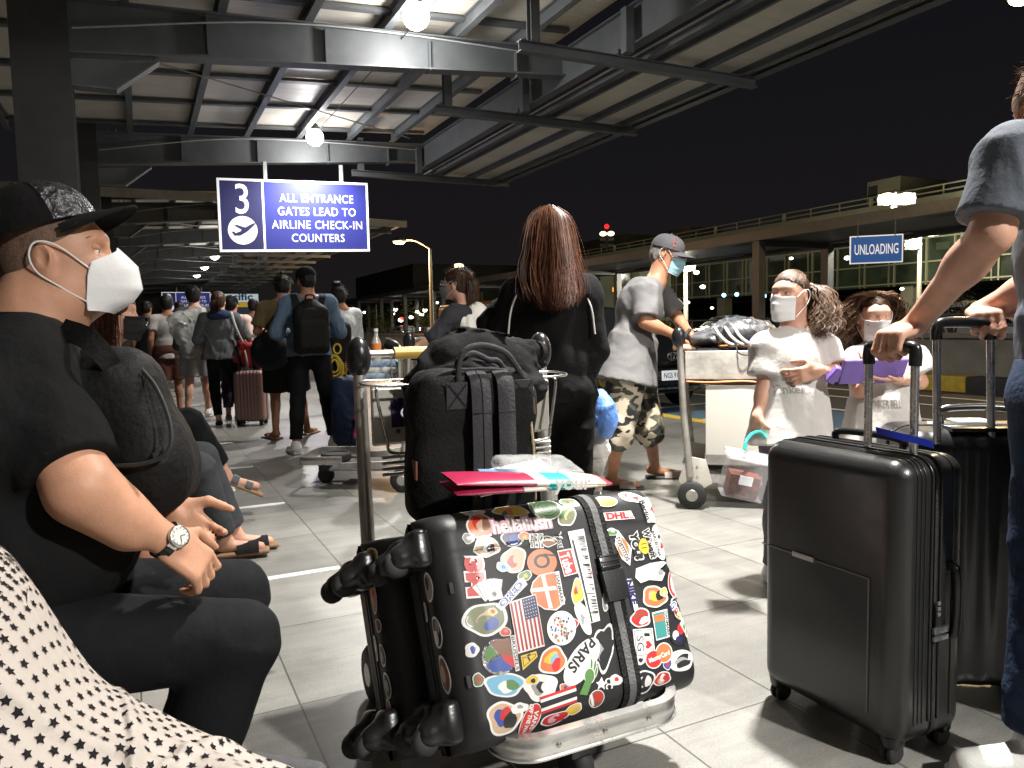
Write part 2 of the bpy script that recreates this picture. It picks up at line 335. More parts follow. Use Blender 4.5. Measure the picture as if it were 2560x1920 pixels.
# ---- pavement with tile joints
def pav_mat():
    m = bpy.data.materials.new('granite_tiles'); m.use_nodes = True; nt = m.node_tree; b = nt.nodes['Principled BSDF']; N = nt.nodes.new; K = nt.links.new
    g = N('ShaderNodeNewGeometry'); mp = N('ShaderNodeMapping'); mp.inputs['Location'].default_value = (.055, .29, 0); K(g.outputs['Position'], mp.inputs[0])
    br = N('ShaderNodeTexBrick'); br.offset = 0; br.inputs['Scale'].default_value = 1; br.inputs['Brick Width'].default_value = .43; br.inputs['Row Height'].default_value = .64
    br.inputs['Mortar Size'].default_value = .0035; br.inputs['Mortar Smooth'].default_value = .3; br.inputs['Bias'].default_value = 0
    br.inputs['Color1'].default_value = (.200, .195, .180, 1); br.inputs['Color2'].default_value = (.235, .228, .208, 1); br.inputs['Mortar'].default_value = (.07, .066, .058, 1)
    K(mp.outputs[0], br.inputs[0])
    n1 = N('ShaderNodeTexNoise'); n1.inputs['Scale'].default_value = 1.3; n1.inputs['Detail'].default_value = 7; n1.inputs['Roughness'].default_value = .65; K(g.outputs['Position'], n1.inputs[0])
    n2 = N('ShaderNodeTexNoise'); n2.inputs['Scale'].default_value = 160; n2.inputs['Detail'].default_value = 2; K(g.outputs['Position'], n2.inputs[0])
    ms = N('ShaderNodeMapping'); ms.inputs['Scale'].default_value = (2.2, 16, 1); K(g.outputs['Position'], ms.inputs[0])
    n3 = N('ShaderNodeTexNoise'); n3.inputs['Scale'].default_value = 1; n3.inputs['Detail'].default_value = 6; n3.inputs['Roughness'].default_value = .7; K(ms.outputs[0], n3.inputs[0])
    def mr(src, a, c): q = N('ShaderNodeMapRange'); q.inputs[1].default_value = .3; q.inputs[2].default_value = .7; q.inputs[3].default_value = a; q.inputs[4].default_value = c; K(src, q.inputs[0]); return q.outputs[0]
    a = N('ShaderNodeMath'); a.operation = 'MULTIPLY'; K(mr(n1.outputs[0], .72, 1.18), a.inputs[0]); K(mr(n2.outputs[0], .85, 1.15), a.inputs[1])
    a2_ = N('ShaderNodeMath'); a2_.operation = 'MULTIPLY'; K(a.outputs[0], a2_.inputs[0]); K(mr(n3.outputs[0], .82, 1.14), a2_.inputs[1])
    vo = N('ShaderNodeTexVoronoi'); vo.inputs['Scale'].default_value = 2.3; K(g.outputs['Position'], vo.inputs[0]); sp_ = N('ShaderNodeMapRange'); sp_.inputs[1].default_value = .035; sp_.inputs[2].default_value = .06; sp_.inputs[3].default_value = .55; sp_.inputs[4].default_value = 1; K(vo.outputs['Distance'], sp_.inputs[0])
    n5 = N('ShaderNodeTexNoise'); n5.inputs['Scale'].default_value = .55; n5.inputs['Detail'].default_value = 8; n5.inputs['Roughness'].default_value = .72; K(g.outputs['Position'], n5.inputs[0]); st = N('ShaderNodeMapRange'); st.inputs[1].default_value = .52; st.inputs[2].default_value = .66; st.inputs[3].default_value = 1; st.inputs[4].default_value = .72; K(n5.outputs[0], st.inputs[0])
    m5 = N('ShaderNodeMath'); m5.operation = 'MULTIPLY'; K(sp_.outputs[0], m5.inputs[0]); K(st.outputs[0], m5.inputs[1]); a2 = N('ShaderNodeMath'); a2.operation = 'MULTIPLY'; K(a2_.outputs[0], a2.inputs[0]); K(m5.outputs[0], a2.inputs[1])
    mx = N('ShaderNodeVectorMath'); mx.operation = 'SCALE'; K(br.outputs[0], mx.inputs[0]); K(a2.outputs[0], mx.inputs['Scale']); K(mx.outputs[0], b.inputs['Base Color'])
    K(mr(n1.outputs[0], .26, .55), b.inputs['Roughness'])
    bp = N('ShaderNodeBump'); bp.inputs['Strength'].default_value = .35; bp.inputs['Distance'].default_value = .004; bp.invert = True; K(br.outputs['Fac'], bp.inputs['Height'])
    bp2 = N('ShaderNodeBump'); bp2.inputs['Strength'].default_value = .12; bp2.inputs['Distance'].default_value = .002; K(n2.outputs[0], bp2.inputs['Height']); K(bp.outputs[0], bp2.inputs['Normal']); K(bp2.outputs[0], b.inputs['Normal'])
    return m
ASPH = M('asphalt', (.05, .05, .052), .8, bump=(60, .4), var=(.6, .3)); BLUEP = M('blue_road_paint', (.06, .13, .20), .7, bump=(60, .2), var=(2, .25))
CONC = M('concrete', (.26, .24, .20), .85, bump=(20, .3), var=(2, .22)); YELP = M('yellow_paint', (.62, .42, .04), .6, var=(8, .25)); BLKP = M('black_paint', (.03, .028, .025), .6, var=(8, .3))
WHTP = M('white_paint', (.72, .72, .70), .6, var=(20, .15)); GSTEEL = M('grey_painted_steel', (.115, .124, .132), .55, bump=(30, .08), var=(2.5, .18)); GSTEEL2 = M('pale_painted_steel', (.40, .41, .41), .5, var=(4, .15))
def corr(name, col, sc_, axis=1):
    m = M(name, col, .5, var=(1.2, .12)); nt = m.node_tree; g = nt.nodes.new('ShaderNodeNewGeometry'); s = nt.nodes.new('ShaderNodeSeparateXYZ'); nt.links.new(g.outputs['Position'], s.inputs[0])
    w_ = nt.nodes.new('ShaderNodeMath'); w_.operation = 'MULTIPLY'; w_.inputs[1].default_value = sc_; nt.links.new(s.outputs[axis], w_.inputs[0])
    q = nt.nodes.new('ShaderNodeMath'); q.operation = 'PINGPONG'; q.inputs[1].default_value = .5; nt.links.new(w_.outputs[0], q.inputs[0])
    r = nt.nodes.new('ShaderNodeMapRange'); r.inputs[1].default_value = .36; r.inputs[2].default_value = .46; nt.links.new(q.outputs[0], r.inputs[0])
    b = nt.nodes.new('ShaderNodeBump'); b.inputs['Distance'].default_value = .008; b.inputs['Strength'].default_value = .6; nt.links.new(r.outputs[0], b.inputs['Height']); nt.links.new(b.outputs[0], nt.nodes['Principled BSDF'].inputs['Normal']); return m
SHEET = corr('ribbed_roof_sheet', (.72, .68, .60), 3.6)
def plane(name, x0, x1, y0, y1, z, mat, kind='structure', parent=None):
    mb = MB().add([(x0, y0, z), (x1, y0, z), (x1, y1, z), (x0, y1, z)], [(0, 1, 2, 3)]); o = mb.build(name, mat, parent, loc=(0, 0, 0) if parent is None else None)
    if kind: tag(o, kind=kind)
    return o
plane('ground', -300, 900, -300, 1500, -.30, ASPH)
o = MB().box((.675, 60, -.08), (9.85, 180, .16)).build('pavement', pav_mat(), loc=(0, 0, 0), bevel=.01); tag(o, kind='structure')
o = MB().box((5.69, 60, -.095), (.18, 180, .205)).build('kerb', YELP, loc=(0, 0, 0), bevel=.012); tag(o, kind='structure')
plane('road', 5.6, 60, -30, 300, -.15, ASPH)
plane('road_bay', 5.9, 8.6, 5.2, 40, -.146, BLUEP)
mk = MB()
for x, w_ in ((8.7, .12), (10.2, .12), (11.3, .14)): mk.add([(x, -20, -.141), (x+w_, -20, -.141), (x+w_, 200, -.141), (x, 200, -.141)], [(0, 1, 2, 3)])
for y in (5.4, 7.6, 9.0, 10.6): mk.add([(6.0, y, -.137), (8.6, y+.3, -.137), (8.6, y+.42, -.137), (6.0, y+.12, -.137)], [(0, 1, 2, 3)])
tag(mk.build('road_marking', WHTP, loc=(0, 0, 0)), kind='structure')
mk = MB()
for k in range(9):
    y = 3.52+1.53*k-(1.53 if k == 8 else 0)*9*0; x1 = .79; mk.box((.59, y, .002), (.40, .045, .006))
tag(mk.build('queue_marking', WHTP, loc=(0, 0, 0)), kind='structure')
# ---- canopies
COLP = M('dark_column_paint', (.048, .049, .047), .6, bump=(30, .08), var=(2, .3))
def girder(mb, y, x0=-.62, x1=5.8, zt=(4.82, 5.13), zb=(4.26, 4.79)):
    def zz(x, z): return z[0]+(z[1]-z[0])*(x-x0)/(x1-x0)
    t = .008
    mb.add([(x0, y-t, zz(x0, zb)), (x1, y-t, zz(x1, zb)), (x1, y-t, zz(x1, zt)), (x0, y-t, zz(x0, zt)), (x0, y+t, zz(x0, zb)), (x1, y+t, zz(x1, zb)), (x1, y+t, zz(x1, zt)), (x0, y+t, zz(x0, zt))],
           [(0, 1, 2, 3), (7, 6, 5, 4), (0, 4, 5, 1), (3, 2, 6, 7), (0, 3, 7, 4), (1, 5, 6, 2)])
    mb.bar((x0, y, zb[0]-.012), (x1, y, zb[1]-.012), .22, .022); mb.bar((x0, y, zt[0]+.012), (x1, y, zt[1]+.012), .2, .02)
    # haunch at the column
    mb.add([(-.56, y-t, 3.92), (-.10, y-t, 3.92), (.36, y-t, 4.28), (-.56, y-t, 4.2), (-.56, y+t, 3.92), (-.10, y+t, 3.92), (.36, y+t, 4.28), (-.56, y+t, 4.2)], [(0, 1, 2, 3), (7, 6, 5, 4), (0, 4, 5, 1), (1, 5, 6, 2)])
    mb.bar((-.56, y, 3.90), (-.10, y, 3.90), .2, .02); mb.bar((-.10, y, 3.90), (.36, y, 4.27), .2, .02)
def canopy(y0, y1, gys, barys, postdy, name_label, x1=5.8, out=7.95, zt=4.5, fascia=False):
    root = thing('canopy', (2.5, y0, 0), name_label, 'canopy', 'steel canopies over the kerb')
    zr = lambda x: 4.93+.058*(x+.6)
    for y in gys:
        m = MB(); girder(m, y); m.build('girder', GSTEEL, root)
        m = MB(); m.box((-.81, y-.02, 2.6), (.52, .34, 5.6)); m.box((-.81, y-.2, 2.6), (.56, .02, 5.6)); m.box((-.81, y+.16, 2.6), (.56, .02, 5.6)); m.build('column', COLP, root)
    # purlins along the kerb
    for x in (-1.9, -.95, .03, 1.07, 2.1, 3.12, 4.15, 5.1):
        MB().ibeam((x, y0, zr(x)-.02), (x, y1, zr(x)-.02), .10, .19).build('purlin', GSTEEL, root)
    k = y0+.7
    while k < y1:
        a = []
        MB().bar((-2.2, k, zr(-2.2)+.045), (5.75, k, zr(5.75)+.045), .12, .05).build('cross_purlin', GSTEEL, root); k += 1.55
    MB().ibeam((x1, y0, 4.86), (x1, y1, 4.86), .16, .50).build('edge_beam', GSTEEL, root)
    m = MB(); m.add([(-5.5, y0-.1, zr(-5.5)+.09), (5.9, y0-.1, zr(5.9)+.09), (5.9, y1+.1, zr(5.9)+.09), (-5.5, y1+.1, zr(-5.5)+.09), (-5.5, y0-.1, zr(-5.5)+.12), (5.9, y0-.1, zr(5.9)+.12), (5.9, y1+.1, zr(5.9)+.12), (-5.5, y1+.1, zr(-5.5)+.12)], [(0, 1, 2, 3), (7, 6, 5, 4), (0, 4, 5, 1), (1, 5, 6, 2), (2, 6, 7, 3), (3, 7, 4, 0)]); m.build('roof_sheet', SHEET, root)
    for y in gys:
        for x in (.9, 2.3, 3.7, 5.0):
            for s_ in (-1, 1): MB().box((x, y+s_*.055, (4.26+4.79)/2+.04*x+.1), (.012, .09, .46-.02*x)).build('stiffener', GSTEEL, root)
        MB().tube(bez([(-.5, y-.13, 4.5), (1.5, y-.13, 4.86), (3.2, y-.13, 4.98), (5.6, y-.13, 5.0)], 6), .011, 6).build('conduit', GSTEEL2, root)
        MB().tube([(-.35, y+.25, 4.35), (-.35, y+.25, 5.0)], .016, 6).build('down_pipe', GSTEEL2, root); MB().tube([(-.22, y+.25, 4.3), (-.22, y+.25, 5.0)], .016, 6).build('down_pipe', GSTEEL2, root)
    MB().tube(bez([(3.3, y0, 4.99), (3.34, (y0+y1)/2, 4.95), (3.3, y1, 4.99)], 12), .008, 5).build('lamp_cable', BLKRUB, root)
    # outer strip
    oz = lambda x: zt+.13-(x-6)*.028
    ya = y0+.0; yb = y1+.75
    m = MB(); m.add([(6.05, ya, oz(6.05)), (out, ya, oz(out)), (out, yb, oz(out)), (6.05, yb, oz(6.05)), (6.05, ya, oz(6.05)+.03), (out, ya, oz(out)+.03), (out, yb, oz(out)+.03), (6.05, yb, oz(6.05)+.03)], [(0, 1, 2, 3), (7, 6, 5, 4), (0, 4, 5, 1), (1, 5, 6, 2), (2, 6, 7, 3), (3, 7, 4, 0)]); m.build('outer_sheet', SHEET, root)
    for x, w_, h in ((6.1, .1, .10), (6.32, .05, .08), (7.0, .08, .10), (7.62, .07, .09)): MB().ibeam((x, ya, oz(x)-.05), (x, yb, oz(x)-.05), w_, h, .01).build('outer_purlin', GSTEEL, root)
    m = MB(); m.box((out+.02, (ya+yb)/2, oz(out)+.0), (.05, yb-ya, .14)); m.box((out-.07, (ya+yb)/2, oz(out)-.075), (.13, yb-ya, .012)); m.build('gutter', GSTEEL, root)
    for y in barys:
        MB().ibeam((4.22, y, 4.44), (7.92, y, 4.44), .12, .13, .012).build('hanging_beam', GSTEEL, root)
        MB().ibeam((4.42, y, 4.505), (4.42, y, 5.18), .12, .12, .012, up=(0, 1, 0)).build('hanger_post', GSTEEL, root)
        MB().ibeam((5.72, y-.0, 4.505), (5.72, y, 4.62), .12, .12, .012, up=(0, 1, 0)).build('hanger_post', GSTEEL, root)
        MB().box((5.68, y-.14, 4.78), (.12, .12, .55)).build('hanger_post', GSTEEL, root)
    # tie rods
    for k in range(len(gys)-1): MB().tube([(-.4, gys[k]+.1, 4.45), (4.5, gys[k+1]-3, 4.5)], .009, 6).build('tie_rod', GSTEEL2, root)
    if fascia:
        MB().box((1.0, y0-.16, 5.02), (9.9, .04, .26)).build('fascia', GSTEEL2, root)
        MB().box((6.95, y0-.04, 4.50), (2.05, .04, .20)).build('fascia', GSTEEL2, root)
    return root
canopy(-8, 16.2, [-2.4, 3.8, 10, 16.2], [-.9, 2.05, 8.3, 11.15, 16.25], 0, 'nearest grey steel canopy overhead with tapered girders and ribbed roof sheets')
rr = canopy(24, 74, [24.6+6.2*k for k in range(8)], [25.5+3.1*k for k in range(16)], 0, 'farther steel canopy beyond the dark gap, with a pale fascia on its near end', fascia=True)
# ---- ceiling floodlights: fixture + the light it gives
GLASS_L = M('lamp_glass', (1, .97, .93), .3, emit=9)
def flood(x, y, z, power, rad=.13, name='ceiling_floodlight', label=None, sp=2.75, bl=.8):
    t = thing(name, (x, y, z), label, 'floodlight', 'floodlights hung in a row under the canopy')
    MB().lathe((x, y, z), [(.03, rad+.10), (.07, rad+.07), (.09, rad*.75)], 20).build('housing', GSTEEL, t)
    MB().sphere((x, y, z), rad, 20, 12).build('lens', GLASS_L, t, smooth=True)  # lens enlarged so the lamp's bloom is part of its size
    MB().tube([(x, y, z+rad), (x, y, z+.5)], .012, 6).build('stem', GSTEEL, t)
    lamp('floodlight_glow', 'POINT', (x, y, z-rad-.1), power*.10, (1, .97, .93), .12); lamp('floodlight_beam', 'SPOT', (x, y, z-rad-.1), power, (1, .97, .92), .12, aim=(x, y, 0), spot=sp, blend=bl)
FL = [tuple(ON(1040, 40, 1, 9.3)), tuple(ON(787, 343, 1, 15.4)), (3.3, 25.6, 4.7), (3.3, 31.8, 4.7), (3.3, 38, 4.7), (3.3, 44.2, 4.7), (3.3, 50.4, 4.7), (2.65, 2.35, 4.83), (3.0, -3.6, 4.83)]
FLB = ['largest bright floodlight hanging from the ceiling nearest the camera', 'bright floodlight above the blue number three sign', 'floodlight glowing behind the lower left edge of the blue sign', 'floodlight just left of and below the big blue sign, fourth in the row',
       'small floodlight fifth in the row under the far canopy', 'tiny floodlight sixth in the row under the far canopy', 'farthest tiny floodlight above the number two sign', 'floodlight overhead that lights the two girls, above the frame', 'floodlight overhead behind the camera']
FLP = [760, 700, 520, 480, 420, 360, 360, 2350, 2300]
for i in range(len(FL)): flood(*FL[i], FLP[i], .17 if i < 2 else .22, label=FLB[i], sp=1.55 if i == 7 else 2.75, bl=1. if i == 7 else .8)
# ---- signs
NAVY = M('sign_navy', (.012, .017, .17), .65); SWHITE = M('sign_white', (.80, .80, .78), .4); NAVY2 = M('sign_dark_navy', (.012, .012, .075), .6)
# panels and white print carry even emission, shared by tags and shirt lettering
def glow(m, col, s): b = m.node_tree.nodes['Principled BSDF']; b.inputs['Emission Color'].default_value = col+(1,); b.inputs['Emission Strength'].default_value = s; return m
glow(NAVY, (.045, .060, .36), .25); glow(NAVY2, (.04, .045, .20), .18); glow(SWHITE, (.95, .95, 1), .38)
PLANE_PTS = [(-.50, .16), (-.36, .19), (-.08, .07), (.30, .27), (.50, .30), (.52, .24), (.34, .10), (.12, -.05), (-.12, -.36), (-.24, -.36), (-.10, -.10), (-.26, -.17), (-.34, -.08), (-.42, -.07), (-.36, -.24), (-.24, -.30)]
PLANE_PTS = [(-.34, .20), (-.24, .23), (.10, .12), (.42, .30), (.52, .30), (.50, .24), (.20, -.04), (-.10, -.22), (-.34, -.22), (-.44, -.06), (-.36, -.04), (-.28, -.12), (-.06, -.02), (-.06, .04)]
def gate_sign(num, O, w_, h, tilt, label):
    """O = top-left corner"""
    t = thing('hanging_sign', Vector(O)+V(w_/2, 0, -h), label, 'sign', 'blue gate signs hung from the canopy')
    X = V(math.cos(tilt), 0, math.sin(tilt)); Y = V(0, 0, 1); N = V(0, -1, 0); O = Vector(O); P = lambda a, b, l=0: O+X*a-Y*b+N*l
    R = Matrix((X, N, Y)).transposed()
    MB().box(P(w_/2, h/2, -.06), (w_, .12, h), R).build('cabinet', GSTEEL2, t, bevel=.01)
    b = .045; dv = w_*.285
    MB().box(P(b+(dv-b-.02)/2, h/2, .004), (dv-b-.02, .01, h-2*b), R).build('number_panel', NAVY2, t)
    MB().box(P((dv+.02+w_-b)/2, h/2, .004), (w_-b-dv-.02, .01, h-2*b), R).build('text_panel', NAVY, t)
    f = MB(); f.box(P(w_/2, b/2, .004), (w_, .016, b), R); f.box(P(w_/2, h-b/2, .004), (w_, .016, b), R)
    for a in (b/2, dv, w_-b/2): f.box(P(a, h/2, .003), (b if a != dv else .04, .016, h-2*b), R)
    f.build('frame', SWHITE, t)
    m = MB(); letters(m, num, P(dv*.53, h*.275, .012), X, Y, h*.58, .005, sx=.82); c = P(dv*.52, h*.705, .0135); r = h*.195
    m.add([c]+[c+X*math.cos(a)*r+Y*math.sin(a)*r for a in [2*PI*k/40 for k in range(40)]], [(0, k+1, (k+1) % 40+1) for k in range(40)]); m.build('number', SWHITE, t)
    m = MB(); s = r*1.7; n = len(PLANE_PTS); pp = [c+X*a*s+Y*b_*s+N*.003 for a, b_ in PLANE_PTS]; m.add(pp, [tuple(range(n))]); m.build('plane_symbol', NAVY2, t)
    m = MB(); cx = (dv+w_)/2
    for i, (s_, fw) in enumerate((('ALL ENTRANCE', .50), ('GATES LEAD TO', .53), ('AIRLINE CHECK-IN', .615), ('COUNTERS', .36))):
        letters(m, s_, P(cx, h*(.245+.187*i), .012), X, Y, h*.165, .006, fit=w_*fw, spacing=1.10)
    m.build('lettering', SWHITE, t)
    for a in (.31, .82): MB().bar(P(w_*a, 0, -.06), P(w_*a, -.36, -.06), .07, .05).build('hanger', GSTEEL2, t)
gate_sign('3', (1.49, 16.02, 4.12), 3.0, 1.43, .028, 'large blue gate sign reading 3, all entrance gates lead to airline check-in counters')
gate_sign('2', (1.50, 59, 4.02), 3.2, 1.5, .0, 'small distant blue gate sign with the number 2 behind the queue')
# airline banner past the queue
t = thing('airline_banner', (5.5, 64, 0), 'white and yellow airline banner with blue lettering beyond the queue', 'banner')
a = ON(600, 716, 1, 62); c = ON(690, 722, 1, 62)
BANW = M('banner_white', (.62, .78, .85), .5, emit=.35); BANY = M('banner_yellow', (.75, .5, .05), .5, emit=.25); BANB = M('banner_blue', (.03, .15, .4), .5)
MB().box((5.4, 62, 3.72), (6.0, .08, .62)).build('panel', BANW, t); MB().box((5.4, 61.93, 3.2), (6.0, .08, .36)).build('yellow_band', BANY, t)
m = MB(); letters(m, 'cebu pacific', (5.7, 61.94, 3.74), (1, 0, 0), (0, 0, 1), .75, .03, fit=4.6); m.build('lettering', BANB, t); MB().box((5.4, 62, 2.7), (5.6, .1, .5)).build('lower_panel', BANB, t)
for x in (2.8, 8): MB().box((x, 62.1, 1.9), (.12, .12, 3.9)).build('post', GSTEEL, t)
# ---- terminal front, left of the column
DKGL = M('dark_glass', (.012, .018, .018), .12, spec=.6, var=(1, .5)); TFR = M('dark_frame', (.05, .05, .05), .5)
t = thing('terminal_building', (-5.2, 20, 0), 'dark glass terminal front to the left behind the columns', 'building')
MB().box((-5.6, 30, 3), (.3, 92, 6)).build('facade', DKGL, t)
m = MB()
for k in range(46): m.box((-5.42, -14+2*k, 3), (.08, .1, 6))
for z in (.1, 2.3, 3.4, 5.9): m.box((-5.38, 30, z), (.08, 92, .12))
m.build('mullions', TFR, t)
MB().box((-2.5, 75.5, 2.5), (15, .3, 5.2)).build('end_wall', M('end_wall_paint', (.06, .05, .045), .7), t)
# ---- median barrier with yellow/black kerb, planters
BX = 12.75
t = thing('median_barrier', (BX+.3, 20, -.15), 'low concrete median wall across the road with a yellow and black kerb', 'barrier')
MB().box((BX+.35, 45, .33), (.5, 150, .86)).build('wall', CONC, t, bevel=.03)
MB().box((BX+.33, 45, .80), (.62, 150, .09)).build('coping', CONC, t, bevel=.01)
y = -5.2; i = 0
while y < 62: MB().box((BX-.13, y+.74, -.03), (.36, 1.47, .30)).build('yellow_kerb_block' if i % 2 else 'black_kerb_block', YELP if i % 2 else BLKP, t, bevel=.03); y += 1.48; i += 1
MB().box((BX-.13, 95, -.03), (.36, 66, .28)).build('far_kerb', CONC, t)
m = MB()
for k in range(110): m.box((BX+.35, -15+k*1.0, 1.0), (.04, .04, .36))
for z in (.98, 1.17): m.box((BX+.35, 40, z), (.05, 112, .035))
m.build('railing', GSTEEL, t)
# ---- bushes: leaf clumps
LEAF = M('leaf_green', (.055, .085, .025), .6, var=(4, .5)); TRUNK = M('bark', (.08, .06, .04), .9, var=(10, .3))
def bush(c, r, h, n, label, mat=LEAF, seed=1):
    R = random.Random(seed); t = thing('shrub', Vector(c), label, 'shrub', 'shrubs in the planter on the median'); m = MB(); c = Vector(c)
    cl = [Vector((R.gauss(0, .5)*r, R.gauss(0, .5)*r, h*R.uniform(.35, .95))) for _ in range(9)]
    for k in range(n):
        p = c+R.choice(cl)+Vector((R.gauss(0, .22)*r, R.gauss(0, .22)*r, R.gauss(0, .13)*h)); a = R.uniform(0, 2*PI); b = R.uniform(-.9, .9); L = R.uniform(.05, .10)*max(r, .5)
        u = Vector((math.cos(a)*math.cos(b), math.sin(a)*math.cos(b), math.sin(b))); v = u.cross(Vector((R.uniform(-1, 1), R.uniform(-1, 1), 1))).normalized()*L*.35
        m.add([p, p+u*L*.5+v, p+u*L, p+u*L*.5-v], [(0, 1, 2, 3)])
    m.build('foliage', mat, t); s = MB()
    for q in cl[:6]: s.tube(bez([c+V(0, 0, -.1), c+q*.5+V(0, 0, .05), c+q], 4), [.02]*8+[.006], 5)
    s.build('stems', TRUNK, t)
for i, (px, py, r, h) in enumerate([(2095, 825, .55, .75), (1930, 835, .6, .35), (1680, 850, .5, .5), (2380, 800, .5, .8), (1055, 848, 1.2, 1.5), (960, 850, 1.4, 1.5), (1610, 850, .6, .5)]):
    g = ON(px, py, 0, BX+.35); g.z = .8
    bush(g, r, h, 900, ['green leafy shrub between the two girls', 'low shrub behind the fair girl with the ponytail', 'dim shrub behind the loaded trolley', 'leafy shrub behind the two extended suitcase handles', 'round shrub far off left of the woman with the clip in her hair', 'farthest shrub right of the bun-haired traveller', 'dim low shrub beside the dark car'][i], seed=i)
# ---- covered walkway
WKM = M('walkway_steel', (.10, .095, .095), .5, var=(1, .2)); WKP = M('walkway_post_paint', (.135, .138, .145), .5, var=(3, .2)); WKS = M('walkway_strip', (.55, .55, .56), .4, var=(.5, .5))
t = thing('covered_walkway', (21.8, 50, 0), 'long raised walkway roof on grey posts running along the far side of the road', 'walkway')
MB().box((20.05, 55, 4.17), (.14, 110, .34)).build('edge_fascia', WKP, t); MB().box((22, 55, 4.30), (4.0, 110, .06)).build('roof_slab', WKM, t)
MB().box((22, 55, 4.06), (3.7, 110, .05)).build('soffit', WKM, t)
MB().box((23.95, 55, 4.05), (.12, 110, .4)).build('edge_fascia', WKP, t)
for k in range(13): MB().box((23.5, 3+k*8, 3.98), (.10, 3.4, .05)).build('light_strip', WKS, t); MB().box((20.9, 6+k*8, 4.02), (.05, 1.8, .03)).build('light_strip', WKS, t)
yy = [21.0+k*14.2 for k in range(-1, 2)]+[48.5, 55, 62, 69, 77, 86, 95]
for y in yy:
    for x, dw in ((20.25, .30), (23.7, .30)): MB().box((x, y, 1.95), (dw, .34, 4.3)).build('post', WKP, t)
    MB().box((22, y, 3.92), (3.6, .26, .22)).build('cross_beam', WKM, t)
MB().box((20.4, 55, .75), (.2, 110, .12)).build('lower_rail', WKP, t)
# unloading sign, hung from the walkway
O1, O2 = ON(2145, 598, 0, 19.8), ON(2263, 650, 0, 19.8)
t = thing('unloading_sign', ((O1+O2)/2), 'blue rectangular sign reading UNLOADING hanging under the far walkway', 'sign')
cy = (O1.y+O2.y)/2; cz = (O1.z+O2.z)/2; UB = M('sign_blue', (.012, .085, .33), .4)
ang = math.atan2(-.62, 1); X = V(.72, -.69, 0).normalized(); N = V(-.69, -.72, 0).normalized(); wS = 1.36; hS = O1.z-O2.z-.02; R = Matrix((X, -N, V(0, 0, 1))).transposed(); cc = V(19.6, cy, cz); s9 = 1.0
glow(UB, (.02, .13, .5), .25)
MB().box(cc-N*.03, (wS+.07, .05, hS+.07), R).build('border', SWHITE, t); MB().box(cc, (wS, .04, hS), R).build('panel', UB, t)
m = MB(); letters(m, 'UNLOADING', cc+N*.02, X, V(0, 0, 1), .42, .008, lift=.006, fit=wS*.86); m.build('lettering', SWHITE, t)
for s_ in (-.5, .5): MB().tube([cc+X*s_+V(0, 0, hS/2), V((cc+X*s_).x, (cc+X*s_).y, 4.05)], .015, 6).build('hanger', GSTEEL, t)
# ---- parking / office building with glazed front
BLD = M('building_paint', (.30, .29, .20), .7, var=(.3, .2)); MUL = M('mullion_paint', (.42, .40, .26), .5); FGL = M('facade_glass', (.048, .064, .040), .22, spec=.7, var=(.5, .6))
t = thing('glazed_building', (46, 45, 0), 'long glazed building across the road with a grid of pale mullions and roof railing', 'building')
MB().box((52, 50, 5.7), (13, 75, 4.9)).build('glass_front', FGL, t)
m = MB()
for k in range(32):
    y = 14+k*2.3; m.box((45.42, y, 5.7), (.14, .10, 4.9)); m.box((45.42, y+.42, 5.7), (.12, .06, 4.9))
for z in (3.42, 4.7, 6.2, 7.6): m.box((45.40, 50, z), (.10, 75, .09))
m.build('mullions', MUL, t)
R = random.Random(3)
for k in range(70): MB().box((45.47, 13.2+2.3*R.randrange(31)+R.uniform(.6, 2.1), R.choice((4.05, 5.4, 6.9))+R.uniform(-.3, .3)), (.03, R.uniform(.25, .9), R.uniform(.2, .8))).build('blind', M('blinds_behind_glass', (.055, .065, .035), .7), t)
MB().box((51.5, 50, 8.4), (13.6, 76, .55)).build('parapet', BLD, t)
m = MB()
for k in range(30): m.tube([(45.2, 13+k*2.6, 8.65), (45.2, 13+k*2.6, 9.35)], .05 if k % 3 else .16, 6)
for z in (9.0, 9.35): m.tube([(45.2, 12, z), (45.2, 88, z)], .05, 6)
m.build('roof_railing', MUL, t)
for y in range(16, 88, 9): MB().box((46.2, y, 1.6), (.9, .9, 3.4)).build('ground_column', BLD, t)
MB().box((58, 50, 1.5), (.4, 75, 3.4)).build('ground_floor_wall', M('dark_interior', (.02, .02, .018), .9), t)
MB().box((49, 36.5, 9.7), (5, 2.6, 2.0)).build('stair_hut', BLD, t, bevel=.05)
MB().box((46.46, 37.3, 9.6), (.06, .7, 1.5)).build('hut_door', TFR, t)
# blocks behind
t = thing('concrete_block_building', (60, 90, 0), 'boxy pale concrete building rising behind the floodlight mast', 'building')
a = ON(1500, 700, 1, 100)
MB().box((58, 98, 7), (10, 10, 10.2)).build('main_block', BLD, t); MB().box((66, 92, 7), (14, 12, 12.4)).build('taller_block', BLD, t)
for k in range(3): MB().box((60, 85.95, 9.5-k*2.4), (9, .1, 1.0)).build('window_band', DKGL, t)
t = thing('low_building', (40, 110, 0), 'dim long roofed building far off behind the long-haired woman', 'building')
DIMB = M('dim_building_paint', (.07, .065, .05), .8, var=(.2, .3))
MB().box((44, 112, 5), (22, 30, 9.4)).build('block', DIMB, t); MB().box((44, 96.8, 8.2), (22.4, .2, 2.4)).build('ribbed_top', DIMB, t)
for k in range(8): MB().box((34+k*2.9, 96.7, 4.2), (.25, .3, 5)).build('pilaster', BLD, t)
